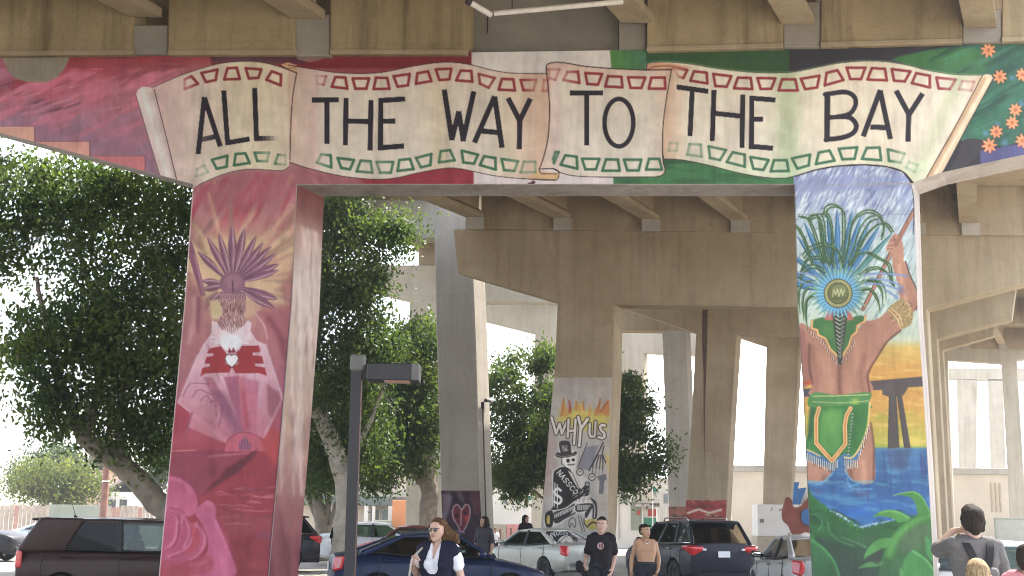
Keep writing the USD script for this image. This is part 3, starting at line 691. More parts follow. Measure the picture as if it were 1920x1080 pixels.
    zA, zB, zB2, zC, zD, zE, zF = Z(250, 90, 4), Z(530, 90, 4), Z(820, 90, 4), Z(1000, 90, 4), Z(1200, 90, 4), Z(1460, 70, 3.723), Z(1660, 70, 3.6)
    traps(zA, RED, [((385, 235), (437, 213), (485, 268), (385, 308), (.35, 1)), ((510, 188), (630, 162), (618, 240), (545, 256)), ((706, 152), (776, 148), (798, 232), (682, 236)), ((843, 152), (960, 160), (938, 224), (866, 228)), ((1038, 175), (1108, 200), (1105, 280), (998, 238))])
    traps(zA, GRN, [((478, 908), (530, 880), (560, 930), (470, 965), .22), ((590, 838), (706, 808), (700, 890), (625, 906)), ((768, 795), (840, 790), (872, 862), (755, 880)), ((910, 785), (1018, 785), (1002, 850), (930, 848), (.9, .35)), ((1085, 800), (1140, 805), (1140, 875), (1062, 868), (.6, .15))])
    traps(zB, RED, [((250, 210), (325, 212), (308, 275), (260, 270), (.1, .4)), ((395, 218), (470, 222), (485, 305), (368, 290)), ((525, 228), (648, 228), (628, 305), (545, 305)), ((700, 222), (785, 225), (800, 305), (682, 308)), ((832, 212), (952, 195), (940, 280), (862, 290)), ((1010, 190), (1090, 175), (1115, 248), (1000, 268)), ((1148, 160), (1265, 155), (1250, 235), (1175, 240))])
    traps(zB, GRN, [((290, 798), (360, 805), (365, 895), (255, 860), (.4, 1)), ((412, 825), (535, 840), (505, 910), (440, 900)), ((585, 845), (660, 850), (672, 935), (555, 925), (.9, .7)), ((705, 855), (828, 855), (812, 935), (730, 935), (.6, .95)), ((875, 840), (955, 832), (982, 908), (862, 922)), ((1000, 825), (1115, 795), (1108, 878), (1038, 895), (.8, 1)), ((1185, 775), (1255, 765), (1290, 842), (1172, 858), .85)])
    traps(zB2, RED, [((175, 170), (255, 172), (262, 252), (142, 242)), ((310, 195), (430, 225), (385, 298), (320, 268), .75), ((485, 232), (570, 235), (582, 318), (460, 312)), ((625, 240), (740, 240), (720, 318), (645, 316), (1, .35)), ((800, 240), (830, 240), (830, 320), (790, 320), .3)])
    traps(zB2, GRN, [((182, 770), (305, 800), (275, 868), (195, 858)), ((350, 812), (435, 825), (438, 912), (320, 878)), ((482, 832), (605, 850), (578, 922), (500, 915), (1, .6)), ((650, 852), (735, 855), (735, 930), (625, 932), .4)])
    traps(zC, RED, [((110, 160), (195, 160), (165, 238), (120, 225), .3), ((255, 180), (335, 178), (345, 262), (225, 240), (.4, 1)), ((390, 188), (515, 195), (485, 275), (405, 270)), ((560, 212), (660, 215), (668, 295), (540, 288)), ((710, 220), (840, 222), (810, 300), (730, 300)), ((885, 222), (985, 222), (990, 305), (865, 305))])
    traps(zC, GRN, [((165, 780), (190, 780), (155, 865), (150, 830), .7), ((240, 805), (325, 815), (330, 905), (205, 875)), ((365, 830), (495, 832), (470, 910), (390, 910)), ((545, 835), (635, 838), (648, 920), (518, 920)), ((680, 838), (810, 838), (790, 918), (705, 918)), ((868, 832), (945, 832), (965, 912), (845, 912))])
    traps(zD, RED, [((245, 152), (355, 165), (325, 225), (290, 215), (.2, .95)), ((405, 175), (500, 185), (505, 265), (378, 245)), ((550, 195), (685, 212), (650, 290), (565, 285)), ((735, 222), (830, 225), (842, 308), (705, 302)), ((880, 225), (1015, 228), (985, 305), (905, 308)), ((1065, 235), (1165, 235), (1182, 318), (1040, 318))])
    traps(zE, RED, [((155, 290), (285, 268), (268, 350), (185, 362)), ((335, 248), (410, 230), (452, 298), (322, 335)), ((475, 212), (605, 212), (575, 292), (500, 292)), ((650, 215), (742, 220), (755, 300), (620, 295)), ((790, 222), (920, 238), (880, 308), (805, 302)), ((960, 250), (1055, 268), (1055, 350), (930, 320))])
    traps(zF, RED, [((345, 272), (475, 285), (435, 350), (360, 345), (1, .55)), ((520, 295), (600, 300), (580, 360), (495, 350), .25)])
    traps(zD, GRN, [((225, 712), (280, 715), (275, 770), (215, 770), .2), ((372, 720), (455, 725), (462, 815), (355, 800), .45), ((515, 738), (645, 765), (600, 840), (525, 825), .8), ((695, 782), (785, 800), (785, 890), (650, 855), .9), ((828, 818), (965, 840), (925, 915), (850, 905)), ((1005, 842), (1100, 842), (1115, 922), (980, 925)), ((1140, 828), (1275, 800), (1265, 880), (1180, 905))])
    traps(zE, GRN, [((280, 805), (355, 790), (390, 860), (260, 885)), ((420, 778), (548, 768), (530, 848), (445, 852)), ((615, 772), (705, 770), (715, 858), (582, 848)), ((762, 782), (880, 812), (850, 875), (770, 862), (1, .3)), ((910, 870), (970, 890), (950, 940), (890, 910), .18)])
    # lettering
    def letters(z, L, w):
        for q in L:
            fd = None
            if isinstance(q[-1][0], str): fd = q[-1][1:]; q = q[:-1]
            if len(q) == 2:
                a, b = np.array(z(*q)); e = (b - a) / np.linalg.norm(b - a); n = np.array([-e[1], e[0]]) * w / 2
                if fd:
                    for t in range(6): p0, p1 = a + (b - a) * t / 6, a + (b - a) * (t + 1) / 6; W.fill([p0 + n, p1 + n, p1 - n, p0 - n], INK, 1.0, min(1, fd[0] * (1 - t / 5) + fd[1] * t / 5))
                else: W.fill([a + n, b + n, b - n, a - n], INK, 1.0)
            else: W.line(z(*q), w, INK, 1.0, fade=fd)
    letters(zA, [((486, 795), (533, 368)), ((533, 372), (652, 738)), ((505, 688), (630, 662), ('f', .7, 1)), ((678, 318), (708, 728)), ((700, 712), (872, 682)), ((910, 300), (924, 695)), ((912, 680), (1085, 676), ('f', 1.2, .1))], 9.4)
    letters(zB, [((220, 390), (420, 388)), ((332, 390), (332, 720)), ((476, 375), (470, 730)), ((663, 390), (656, 768)), ((480, 548), (660, 552)), ((736, 385), (733, 768)), ((720, 395), (918, 382)), ((740, 550), (845, 548)), ((735, 748), (910, 735))], 9.6)
    letters(zB2, [((52, 312), (110, 692)), ((108, 690), (162, 475)), ((160, 475), (196, 700)), ((192, 698), (274, 325)), ((278, 710), (430, 362)), ((430, 365), (485, 748)), ((330, 622), (465, 635)), ((530, 375), (618, 545)), ((698, 380), (618, 545)), ((618, 530), (615, 760))], 9.8)
    letters(zC, [((275, 337), (522, 337)), ((400, 337), (400, 730))], 9.6)
    t = np.linspace(0, 2 * np.pi, 48); W.line(np.stack([1000 + (642 + 108 * np.cos(t)) / 4, 90 + (560 + 178 * np.sin(t)) / 4], 1), 8.4, INK)
    letters(zD, [((275, 292), (512, 325)), ((392, 310), (375, 660)), ((555, 315), (542, 698)), ((770, 350), (765, 748)), ((560, 490), (770, 512)), ((838, 362), (835, 758)), ((820, 375), (1015, 390)), ((845, 535), (922, 535)), ((835, 738), (998, 752))], 9.4)
    letters(zE, [((340, 385), (338, 728))], 10.6)
    W.line(spline(zE((325, 398), (460, 382), (525, 412), (537, 470), (500, 530), (430, 552), (355, 560))), 8.8, INK); W.line(spline(zE((430, 553), (500, 562), (541, 612), (522, 665), (450, 698), (330, 715))), 9.2, INK)
    letters(zE, [((590, 692), (710, 368)), ((708, 370), (780, 710)), ((640, 626), (750, 630)), ((820, 372), (910, 540)), ((1005, 392), (910, 540)), ((908, 530), (903, 728))], 9.8)
    W.ell(994, 345, 5, 3, (96, 40, 60)); W.ell(1000, 342, 4, 3, (90, 40, 60))

BW = Wall(U, V); BW.gam, BW.gain = 1.06, 1.24; beam_paint(BW)
i = np.nonzero(BW.V > 0)[0]
U_b, V_b = U, V

# ================================================================== left column
def left_paint(W):
    U, V = W.U, W.V
    W.band([(340, (172, 104, 114)), (430, (184, 122, 120)), (462, (208, 168, 130)), (560, (206, 164, 130)), (620, (186, 116, 118)), (700, (172, 92, 110)), (800, (180, 76, 98)), (850, (172, 58, 76)), (950, (160, 48, 64)), (1080, (150, 52, 66)), (1180, (140, 48, 62))], 1)
    W.streaks((206, 160, 128), -1.05, 90, 11, 51, 0.53, 0.8, np.clip((480 - V) / 60, 0, 1)); W.streaks((132, 100, 104), -1.0, 80, 10, 52, 0.56, 0.8, np.clip((470 - V) / 50, 0, 1)); W.streaks((178, 66, 84), -1.1, 80, 12, 53, 0.52, 0.8, np.clip((450 - V) / 50, 0, 1))
    W.fill([(355, 350), (440, 330), (560, 320), (560, 360), (450, 400), (390, 400)], (166, 86, 100), 22, 0.6)
    z = Z(330, 330, 4.32)
    W.fill(z((735, 430), (985, 430), (985, 640), (820, 640)), (206, 176, 132), 22, 0.35); W.line(z((735, 428), (985, 430)), 1.0, (150, 96, 84), a=0.6)
    for P in (((980, 250), (900, 420), (860, 520)), ((140, 380), (190, 480), (210, 560))): W.line(z(*P), 9, (150, 118, 96), 6, 0.6)
    W.fill(z((975, 560), (940, 760), (880, 860), (840, 900), (900, 1080), (960, 1080)), (172, 98, 100), 14, 0.8)
    W.glow(438, 505, 120, 110, (214, 178, 132), 0.85)
    for k in range(40):
        a = -math.pi + rng.uniform(0, 1) * math.pi * 1.25 - .4; r0, r1 = rng.uniform(60, 95), rng.uniform(110, 190); W.line([(435 + r0 * math.cos(a), 528 + r0 * math.sin(a)), (435 + r1 * math.cos(a), 528 + r1 * math.sin(a))], rng.uniform(4, 9), ((216, 182, 138), (176, 108, 108), (150, 112, 100))[k % 3], 7, 0.5, taper=[2, 9, 3])
    # fan of feathers
    ctr = np.array(z((455, 880))[0])
    FE, FL, FD = (146, 92, 118), (206, 168, 172), (108, 62, 88)
    tips = [(180, 615), (258, 500), (348, 468), (455, 412), (553, 430), (650, 488), (700, 548), (768, 572), (808, 632), (830, 715), (828, 765), (820, 998), (800, 1075), (215, 850), (222, 918), (255, 1048)]
    for k, tp in enumerate(tips):
        tp = np.array(z(tp)[0]); e = (tp - ctr) / np.linalg.norm(tp - ctr); b = ctr + e * 17; n = np.array([-e[1], e[0]]); L = np.linalg.norm(tp - b)
        wd = 7.6 if k in (3, 4, 9, 11, 12) else 6.2
        P = [b + n * 1.6, b + e * L * .55 + n * wd, b + e * L * .85 + n * wd * .6, tp, b + e * L * .85 - n * wd * .6, b + e * L * .55 - n * wd, b - n * 1.6]
        P = spline(P, 4, True); W.fill(P, FE, 1.2); W.line(np.vstack([P, P[:1]]), 1.2, FD, 1.0, 0.5)
        W.line([b + n * 2, b + e * L * .5 + n * wd * .55, tp], 2.4, FL, 1.6, 0.75); W.line([b - n * 1.5, b + e * L * .55 - n * wd * .35, tp], 3, FD, 2.2, 0.5); W.line([b, tp], 1.0, (190, 150, 160), 1, 0.7)
    W.ell(ctr[0], ctr[1] - 2, 24, 21, (150, 98, 120), 1.5); W.ell(ctr[0] + 2, ctr[1] - 6, 17, 13, (170, 118, 134), 8, 0.8); W.line(z((458, 850), (462, 950)), 2, (96, 54, 76))
    W.fill(z((355, 940), (560, 940), (575, 1085), (360, 1085)), (150, 96, 112), 1.5)
    for k in range(15): x = 362 + k * 14; W.line(z((x, 955), (x + 1, 1010)), 1.3, (206, 170, 170), 0.8, 0.8); W.line(z((x + 6, 960), (x + 8, 1080)), 1.0, (96, 54, 76), 0.8, 0.6)
    W.fill(z((105, 470), (150, 600), (215, 850), (238, 970), (200, 975), (150, 810), (105, 660)), (140, 84, 108), 3); W.line(z((150, 640), (225, 960)), 2, (196, 150, 160), 2, 0.7)
    W.line(z((245, 1080), (250, 1000), (330, 940)), 5, (150, 100, 110), 3, 0.7)
    # body
    z = Z(310, 560, 4)
    W.fill(z((150, -200), (230, -120), (300, 20), (330, 170), (260, 330), (110, 700), (85, 640)), (172, 104, 108), 26, 0.85); W.line(z((215, 0), (205, 200), (180, 330)), 8, (206, 150, 150), 8, 0.6); W.line(z((250, 0), (245, 250)), 6, (140, 76, 92), 6, 0.7)
    W.fill(z((660, 80), (760, 230), (900, 470), (880, 740), (960, 600), (960, 40)), (170, 86, 100), 26, 0.75); W.line(spline(z((665, 100), (740, 200), (765, 300))), 3, (214, 160, 166), 3, 0.8); W.line(spline(z((780, 150), (860, 280), (905, 460))), 10, (138, 66, 86), 10, 0.7)
    W.fill(z((330, 20), (410, 0), (440, 90), (420, 150), (350, 150)), (208, 180, 130), 4); W.fill(z((575, 20), (640, 0), (720, 80), (610, 150), (580, 130)), (204, 160, 130), 6, 0.8)
    W.fill(z((400, 0), (600, 0), (590, 130), (610, 170), (560, 260), (440, 260), (390, 180), (430, 110)), (176, 124, 122), 4)
    for k in range(120): x, y = rng.uniform(405, 600), rng.uniform(0, 210); W.line(z((x, y), (x + rng.uniform(-10, 10), y + 22)), 1.2, (108, 62, 84) if k % 2 else (210, 178, 174), 0.8, 0.75)
    dress = z((350, 165), (388, 178), (420, 230), (500, 262), (585, 205), (618, 162), (646, 180), (640, 245), (685, 312), (752, 345), (880, 745), (735, 1045), (600, 1005), (460, 1080), (230, 930), (98, 775), (240, 430), (282, 345), (345, 260))
    W.fill(dress, (220, 190, 198), 2.6, 1.0, (190, 100, 122)); W.line(z((240, 430), (98, 775)), 4, (216, 184, 192), 4, 0.55); W.line(z((752, 345), (880, 745), (740, 1040)), 4, (218, 184, 194), 4, 0.55)
    for k in range(34):
        a = rng.uniform(0, 1); x0, y0 = 300 + 440 * a, rng.uniform(330, 620); W.line(z((x0, y0), (x0 + (590 - x0) * .35 + rng.uniform(-20, 20), y0 + rng.uniform(120, 300))), rng.uniform(2, 5), (222, 190, 200) if k % 2 else (166, 74, 104), 4, 0.3, fade=(1, .1))
    W.ell(310 + 495 / 4, 560 + 330 / 4, 20, 15, (226, 222, 226), 4)
    for k in range(26): a = math.pi + k * math.pi / 25; r = rng.uniform(26, 42); c = (310 + 495 / 4, 560 + 335 / 4); W.line([(c[0] + 18 * math.cos(a), c[1] + 14 * math.sin(a)), (c[0] + r * math.cos(a), c[1] + r * .9 * math.sin(a))], 1.5, (232, 222, 226), 1, 0.8)
    # folds and rays of the skirt
    W.fill(z((290, 590), (350, 590), (600, 995), (500, 1030), (330, 690)), (184, 104, 126), 4); W.fill(z((345, 680), (440, 700), (578, 995), (520, 1010)), (140, 78, 112), 16, 0.7); W.fill(z((440, 590), (545, 580), (578, 990), (560, 960)), (170, 84, 116), 5, 0.9)
    W.fill(z((545, 578), (600, 578), (640, 985), (585, 990)), (180, 62, 84), 12, 0.75); W.fill(z((600, 600), (700, 620), (680, 1000), (640, 980)), (192, 98, 126), 5, 0.9); W.fill(z((760, 640), (850, 700), (870, 760), (800, 900), (770, 860)), (160, 84, 104), 8, 0.8)
    for x in (560, 578, 597, 615, 634, 650, 668, 690): W.line(z((x, 560), (x + 6, 700)), 2.6, (222, 186, 198), 3, 0.45, fade=(1, 0))
    for k in range(9):
        a0 = 280 + k * 26; W.line(spline(z((130 + k * 34, 730 + k * 8), (190 + k * 30, 640 + k * 22), (330 + k * 9, 640 + k * 40))), 2.4, (206, 130, 144) if k % 2 else (140, 66, 96), 2, 0.55)
    W.fill(z((85, 790), (190, 850), (165, 970), (60, 1080), (60, 900)), (178, 56, 78), 4); W.line(z((100, 780), (455, 1075)), 3, (216, 150, 160), 2.5, 0.8); W.fill(z((190, 860), (230, 860), (470, 1050), (440, 1080), (170, 965)), (206, 124, 140), 5, 0.8); W.line(z((200, 855), (165, 970)), 2.5, (120, 60, 84), 2, 0.7)
    # red hands and heart
    RH = (172, 38, 48)
    W.fill(z((330, 375), (415, 355), (452, 402), (462, 420), (448, 440), (450, 490), (496, 512), (480, 553), (300, 560), (262, 586), (276, 520), (334, 508), (334, 488), (296, 490), (306, 440), (360, 428), (360, 408), (312, 412)), RH, 1.0)
    W.fill(z((572, 355), (700, 350), (712, 400), (656, 406), (656, 426), (725, 430), (738, 486), (672, 486), (672, 505), (746, 516), (762, 578), (700, 558), (525, 560), (503, 512), (546, 490), (548, 430), (530, 402), (556, 386)), RH, 1.0)
    W.fill(z((470, 405), (478, 365), (494, 392), (512, 365), (528, 405)), (150, 30, 44), 1.0); W.fill(z((497, 400), (490, 372), (505, 372)), (226, 214, 216), 1.0)
    hp = z((497, 430), (512, 420), (535, 424), (546, 448), (530, 485), (497, 512), (464, 485), (450, 450), (460, 425), (482, 420)); W.line(np.vstack([hp, hp[:1]]), 3.5, (120, 28, 44), 1.2); W.fill(hp, (226, 220, 222), 1.2)
    # half sun with little tower, then the sea
    z = Z(280, 800, 3.856)
    W.fill(z((160, 175), (950, 175), (950, 1080), (60, 1080)), (164, 50, 66), 3); W.fill(z((165, 180), (560, 170), (700, 200), (520, 330), (350, 520), (130, 380)), (150, 62, 86), 12, 0.7)
    t = np.linspace(math.pi, 2 * math.pi, 24); W.fill(np.vstack([np.stack([280 + (690 + 150 * np.cos(t)) / 3.856, 800 + (178 + 138 * np.sin(t)) / 3.856], 1)]), (196, 84, 104), 1.6); W.line(np.stack([280 + (690 + 150 * np.cos(t)) / 3.856, 800 + (178 + 138 * np.sin(t)) / 3.856], 1), 2, (150, 50, 76), 1.5, 0.7)
    W.fill(z((800, 120), (890, 10), (960, 60), (950, 330), (840, 190)), (190, 62, 56), 14, 0.7)
    for x0, y0 in ((655, 120), (672, 95), (690, 70), (708, 95), (725, 120)): W.line(z((x0, 165), (x0, y0)), 3, (104, 82, 124), 1.5, 0.8)
    W.line(z((165, 178), (330, 170)), 2.4, (206, 124, 124), 2, 0.8); W.line(z((430, 215), (720, 190)), 4, (196, 116, 126), 4, 0.6)
    W.fill(z((785, 160), (770, 200), (640, 330), (420, 470), (380, 500), (560, 300)), (104, 46, 62), 8, 0.75)
    for k in range(36):
        x, y = rng.uniform(450, 860), rng.uniform(430, 720); L = rng.uniform(60, 220); W.line(spline(z((x, y), (x + L / 2, y - rng.uniform(2, 14)), (min(x + L, 915), y + 4))), rng.uniform(1.5, 4), (206, 118, 132) if k % 3 else (128, 60, 84), 3, 0.55, taper=[.5, 3, .5])
    W.glow(280 + 840 / 3.856, 800 + 790 / 3.856, 26, 14, (140, 84, 120), 0.6)
    W.fill(z((500, 600), (900, 660), (900, 760), (560, 780)), (160, 74, 84), 16, 0.5); W.fill(z((600, 800), (880, 800), (870, 1080), (600, 1080)), (146, 50, 60), 20, 0.6)
    W.glow(280 + 770 / 3.856, 800 + 1000 / 3.856, 36, 16, (180, 74, 62), 0.6)
    # rose
    P1, P2, P3 = (198, 84, 122), (214, 108, 142), (150, 48, 84)
    W.fill(spline(z((60, 380), (140, 360), (230, 375), (310, 430), (350, 520), (340, 600), (280, 650), (60, 660)), 6, True), (186, 76, 108), 4, col2=(204, 90, 126)); W.line(spline(z((240, 378), (318, 440), (352, 530), (345, 600))), 2.5, P3, 2.5, 0.7); W.line(spline(z((150, 372), (240, 400), (300, 470))), 7, P2, 7, 0.6)
    W.fill(spline(z((330, 620), (380, 555), (430, 535), (475, 565), (480, 640), (520, 740), (560, 830), (600, 940), (610, 1080), (300, 1090), (420, 900), (400, 750)), 6, True), (198, 86, 124), 4); W.line(spline(z((420, 548), (465, 600), (478, 690), (540, 800), (560, 860))), 7, P2, 7, 0.6); W.line(spline(z((480, 640), (520, 740), (562, 840), (606, 950))), 2.5, P3, 3, 0.6)
    W.fill(spline(z((60, 560), (150, 560), (240, 600), (290, 690), (350, 700), (405, 770), (410, 860), (350, 930), (290, 965), (60, 1000)), 6, True), (190, 74, 108), 4)
    for Q, w in ((((130, 575), (205, 590), (240, 640), (235, 700)), 5), (((120, 600), (190, 640), (205, 720), (180, 830), (120, 880)), 6), (((250, 640), (285, 720), (285, 800), (250, 870)), 5), (((340, 700), (395, 770), (400, 850), (350, 930), (295, 965)), 6), (((330, 730), (300, 840), (240, 900), (140, 940)), 7), (((200, 700), (190, 800), (150, 870)), 5)):
        W.line(spline(z(*Q)), w, P2, 4, 0.75); W.line(spline([(x + 3.2, y + 2) for x, y in z(*Q)]), 3, P3, 3, 0.6)
    W.fill(spline(z((300, 720), (350, 745), (365, 820), (320, 900), (250, 920), (310, 830)), 6, True), (190, 62, 78), 6, 0.8)
    W.fill(spline(z((60, 990), (290, 970), (420, 930), (470, 990), (420, 1060), (300, 1080), (60, 1120)), 6, True), (184, 66, 88), 8, 0.8); W.line(spline(z((300, 1000), (380, 990), (440, 950))), 6, (206, 94, 116), 6, 0.6); W.line(z((520, 930), (560, 1080)), 10, (206, 104, 132), 10, 0.6)
    W.line([(362, 346), (346, 570), (323, 815), (298, 1080), (289, 1170)], 2.6, (214, 200, 196), 1.2, 0.9); W.line([(556, 430), (546, 570), (526, 815), (503, 1080)], 3, (70, 30, 60), 3, 0.6)

EDGE_INS = 1.3
U, V = column_grid(*COL_L, 346, 1165, STEP)
LW = Wall(U, V); tq = np.clip((LW.V - 346) / 220, 0, 1)[:, None]; LW.sat, LW.gam, LW.gain = 0.80 - .06 * tq, 1.06 + .04 * tq, 1.24 - .06 * tq
left_paint(LW)
# the banner's end hangs over the head of the column
LW.fill([(355, 340), (372, 346), (362, 353), (355, 356)], (206, 180, 172), 2)
sheet('column_mural', bent1, D1, U, V, LW, 'red mural of a feathered dancer, a half sun and a rose')

# overspray on the inner side of the left column
lt_, rt_ = np.array(COL_L[1], float), None
ys = np.linspace(347, 1165, 120); ss = np.linspace(0.004, 0.985, 14)
xr = polyx(COL_L[1], ys)
PTS = np.array([[at(x, y, D1) + np.array([0.004, 0, 0]) + np.array([AX, 1, 0]) * DEPTH * s for s in ss] for x, y in zip(xr, ys)])
uu = np.repeat((xr)[:, None], len(ss), 1) + ss * 48; vv = np.repeat(ys[:, None], len(ss), 1)
SW = Wall(uu, vv, (196, 172, 158))
SW.band([(340, (128, 62, 58)), (385, (134, 76, 70)), (425, (176, 136, 124)), (520, (206, 186, 178)), (650, (196, 172, 156)), (800, (184, 146, 126)), (900, (170, 116, 108)), (960, (150, 84, 86)), (1080, (146, 66, 76)), (1170, (140, 60, 70))], 1)
SW.streaks((226, 212, 204), 1.57, 200, 7, 61, 0.52, 0.6, ((SW.V > 420) & (SW.V < 930)) * 1.0); SW.streaks((140, 96, 90), 1.57, 160, 6, 62, 0.58, 0.6); SW.streaks((110, 40, 50), 1.5, 120, 9, 63, 0.54, 0.6, (SW.V > 900) * 1.0)
h, w = PTS.shape[:2]; ii = np.arange(h * w).reshape(h, w); a, b, c, e = ii[:-1, :-1].ravel(), ii[:-1, 1:].ravel(), ii[1:, 1:].ravel(), ii[1:, :-1].ravel()
o = obj('side_paint', trimesh.Trimesh(PTS.reshape(-1, 3), np.vstack([np.stack([a, e, c], 1), np.stack([a, c, b], 1)]), process=False), M['mural'], bent1, label='red overspray on the inner side of the left column'); paint_attr(o, SW.colours())
# ================================================================== right column: dancer seen from behind
def right_paint(W):
    U, V = W.U, W.V
    W.band([(330, (136, 146, 182)), (380, (150, 162, 188)), (430, (168, 184, 190)), (560, (184, 200, 192)), (636, (188, 196, 170)), (652, (200, 168, 84)), (700, (206, 152, 58)), (760, (202, 152, 62)), (800, (190, 168, 58)), (836, (186, 182, 62)), (842, (76, 126, 168)), (900, (58, 104, 156)), (960, (52, 112, 176)), (1000, (46, 104, 164)), (1180, (50, 92, 72))], 1)
    sky = np.clip((640 - V) / 60, 0, 1); hi = np.clip((470 - V) / 80, 0, 1)
    W.streaks((112, 120, 164), -1.05, 22, 3.2, 71, 0.5, 0.85, hi, 8); W.streaks((206, 214, 216), -1.05, 20, 3.0, 72, 0.5, 0.75, hi, 8); W.streaks((96, 124, 130), -1.1, 18, 3.0, 73, 0.54, 0.5, sky * (1 - hi), 8); W.streaks((206, 220, 212), -1.0, 24, 4, 74, 0.52, 0.5, sky * (1 - hi))
    W.fill([(1485, 335), (1720, 330), (1720, 352), (1600, 356), (1485, 360)], (126, 136, 176), 12, 0.6)
    W.line([(1490, 402), (1716, 402)], 1.0, (120, 136, 150), 1, 0.7); W.line([(1604, 346), (1604, 404)], 0.9, (130, 144, 166), 1, 0.5)
    W.streaks((222, 186, 92), 0.05, 60, 8, 75, 0.52, 0.6, ((V > 650) & (V < 838)) * 1.0); W.streaks((150, 168, 44), 0.1, 40, 9, 76, 0.54, 0.6, ((V > 770) & (V < 838)) * 1.0)
    W.streaks((92, 160, 186), 0.05, 40, 8, 77, 0.53, 0.5, (V > 842) * 1.0); W.streaks((70, 82, 140), 1.5, 50, 9, 78, 0.54, 0.6, ((V > 845) & (V < 940) & (U > 1610)) * 1.0)
    # far bridge painted behind the dancer
    BR = (98, 86, 84); z5 = Z(1470, 540, 4.911); z6 = Z(1480, 720, 5.4); z4 = Z(1470, 330, 4.321); z7 = Z(1490, 880, 5.4)
    W.fill(z5((780, 858), (1300, 812), (1300, 905), (1145, 915), (1098, 990), (965, 1002), (905, 980), (905, 940), (785, 938)), BR, 2); W.fill(z5((160, 930), (265, 922), (265, 998), (160, 1002)), (86, 82, 92), 2)
    W.fill(z6((1012, 100), (1085, 120), (1115, 645), (998, 655)), (92, 84, 80), 2); W.fill(z6((1088, 100), (1138, 100), (1230, 650), (1162, 650)), (92, 84, 80), 2); W.line(z6((1012, 130), (1000, 640)), 1.6, (58, 54, 58), a=0.8); W.line(z6((1100, 160), (1165, 640)), 1.4, (54, 50, 54), a=0.8)
    W.fill(z6((985, 660), (1240, 660), (1180, 860), (1020, 860)), (76, 86, 124), 10, 0.6)
    # legs
    SK, SD, SL = (178, 128, 104), (124, 82, 70), (206, 156, 124)
    W.fill(spline(z6((160, 760), (260, 800), (380, 840), (425, 890), (400, 950), (330, 990), (160, 985)), 6, True), SK, 2); W.glow(*z6((360, 960))[0], 12, 14, SD, 0.7)
    W.fill(spline(z6((560, 860), (700, 740), (800, 420), (835, 500), (862, 700), (855, 985), (660, 992), (600, 930)), 6, True), SK, 2); W.line(spline(z6((828, 400), (856, 650), (850, 990))), 4, SD, 3, 0.8); W.line(spline(z6((740, 800), (760, 900), (750, 980))), 9, SL, 9, 0.7); W.fill(z6((580, 880), (640, 830), (650, 980), (610, 940)), SD, 5, 0.6)
    # back
    back = spline(z5((140, 345), (235, 362), (330, 420), (515, 560), (680, 380), (745, 310), (800, 300), (880, 272), (965, 205), (1020, 260), (1075, 345), (1075, 392), (965, 478), (905, 560), (850, 650), (790, 750), (772, 820), (790, 965), (262, 990), (258, 900), (215, 780), (150, 700)), 5, True)
    W.fill(back, SK, 2); W.line(spline(z5((1075, 392), (965, 480), (905, 560), (850, 650), (790, 750), (772, 830), (788, 960))), 3.5, (104, 66, 58), 3, 0.8)
    W.line(spline(z5((512, 690), (508, 820), (515, 970))), 7, (132, 86, 76), 7, 0.85); W.line(spline(z5((240, 560), (300, 760), (290, 960))), 14, (150, 100, 86), 14, 0.5); W.line(spline(z5((380, 640), (420, 800), (400, 960))), 18, SL, 18, 0.45); W.line(spline(z5((640, 560), (650, 760), (640, 950))), 20, SL, 20, 0.4); W.line(spline(z5((740, 640), (700, 780), (730, 940))), 10, (146, 96, 82), 10, 0.5)
    W.fill(spline(z5((130, 400), (200, 440), (240, 700), (250, 860), (150, 880)), 5, True), (166, 112, 100), 5, 0.9); W.line(spline(z5((235, 520), (235, 700), (260, 880))), 4, (110, 70, 64), 4, 0.7); W.fill(z5((165, 870), (255, 850), (255, 890), (170, 890)), (196, 84, 48), 3, 0.8)
    # raised arm, bangle, hand and staff
    fore = spline(z4((880, 700), (975, 690), (1015, 800), (1060, 900), (1088, 1000), (1082, 1060), (1030, 1120), (960, 1150), (900, 1120), (935, 1030), (930, 900), (900, 800)), 5, True)
    W.line(z4((1062, 270), (900, 560), (640, 1080)), 7.5, (158, 106, 84), 1.6); W.line(z4((1062, 275), (905, 555), (650, 1060)), 2.0, (206, 150, 118), 1.5, 0.7); W.line(z4((1048, 262), (890, 545), (632, 1068)), 1.4, (60, 40, 40), 1, 0.8)
    W.fill(fore, SK, 1.6); W.line(spline(z4((985, 690), (1020, 800), (1070, 910), (1090, 1010), (1070, 1085))), 2.4, (84, 50, 46), 1.6, 0.85); W.line(spline(z4((930, 720), (960, 860), (985, 1000))), 8, SL, 7, 0.7); W.glow(*z4((950, 930))[0], 14, 12, (122, 106, 140), 0.6)
    W.fill(spline(z4((880, 480), (915, 470), (960, 540), (970, 620), (960, 700), (885, 700), (870, 620), (830, 610), (835, 560)), 5, True), (182, 132, 106), 1.5)
    for q in (((835, 570), (880, 560)), ((832, 592), (876, 590)), ((862, 520), (905, 515)), ((890, 485), (900, 540))): W.line(z4(*q), 1.4, (100, 62, 54), 1, 0.8)
    W.line(z4((905, 560), (1000, 385)), 7.5, (158, 106, 84), 1.5)
    W.fill(spline(z5((955, 205), (1080, 100), (1140, 150), (1190, 220), (1170, 330), (1090, 375), (1050, 330)), 5, True), (164, 140, 88), 2)
    for k in range(60): a = rng.uniform(0, 1); b = rng.uniform(0, 1); x, y = 965 + 190 * a + 30 * b, 200 - 90 * a + 190 * b; W.line(z5((x, y), (x + 12, y - 10)), 1.2, (214, 186, 128) if k % 2 else (92, 72, 50), 0.8, 0.8)
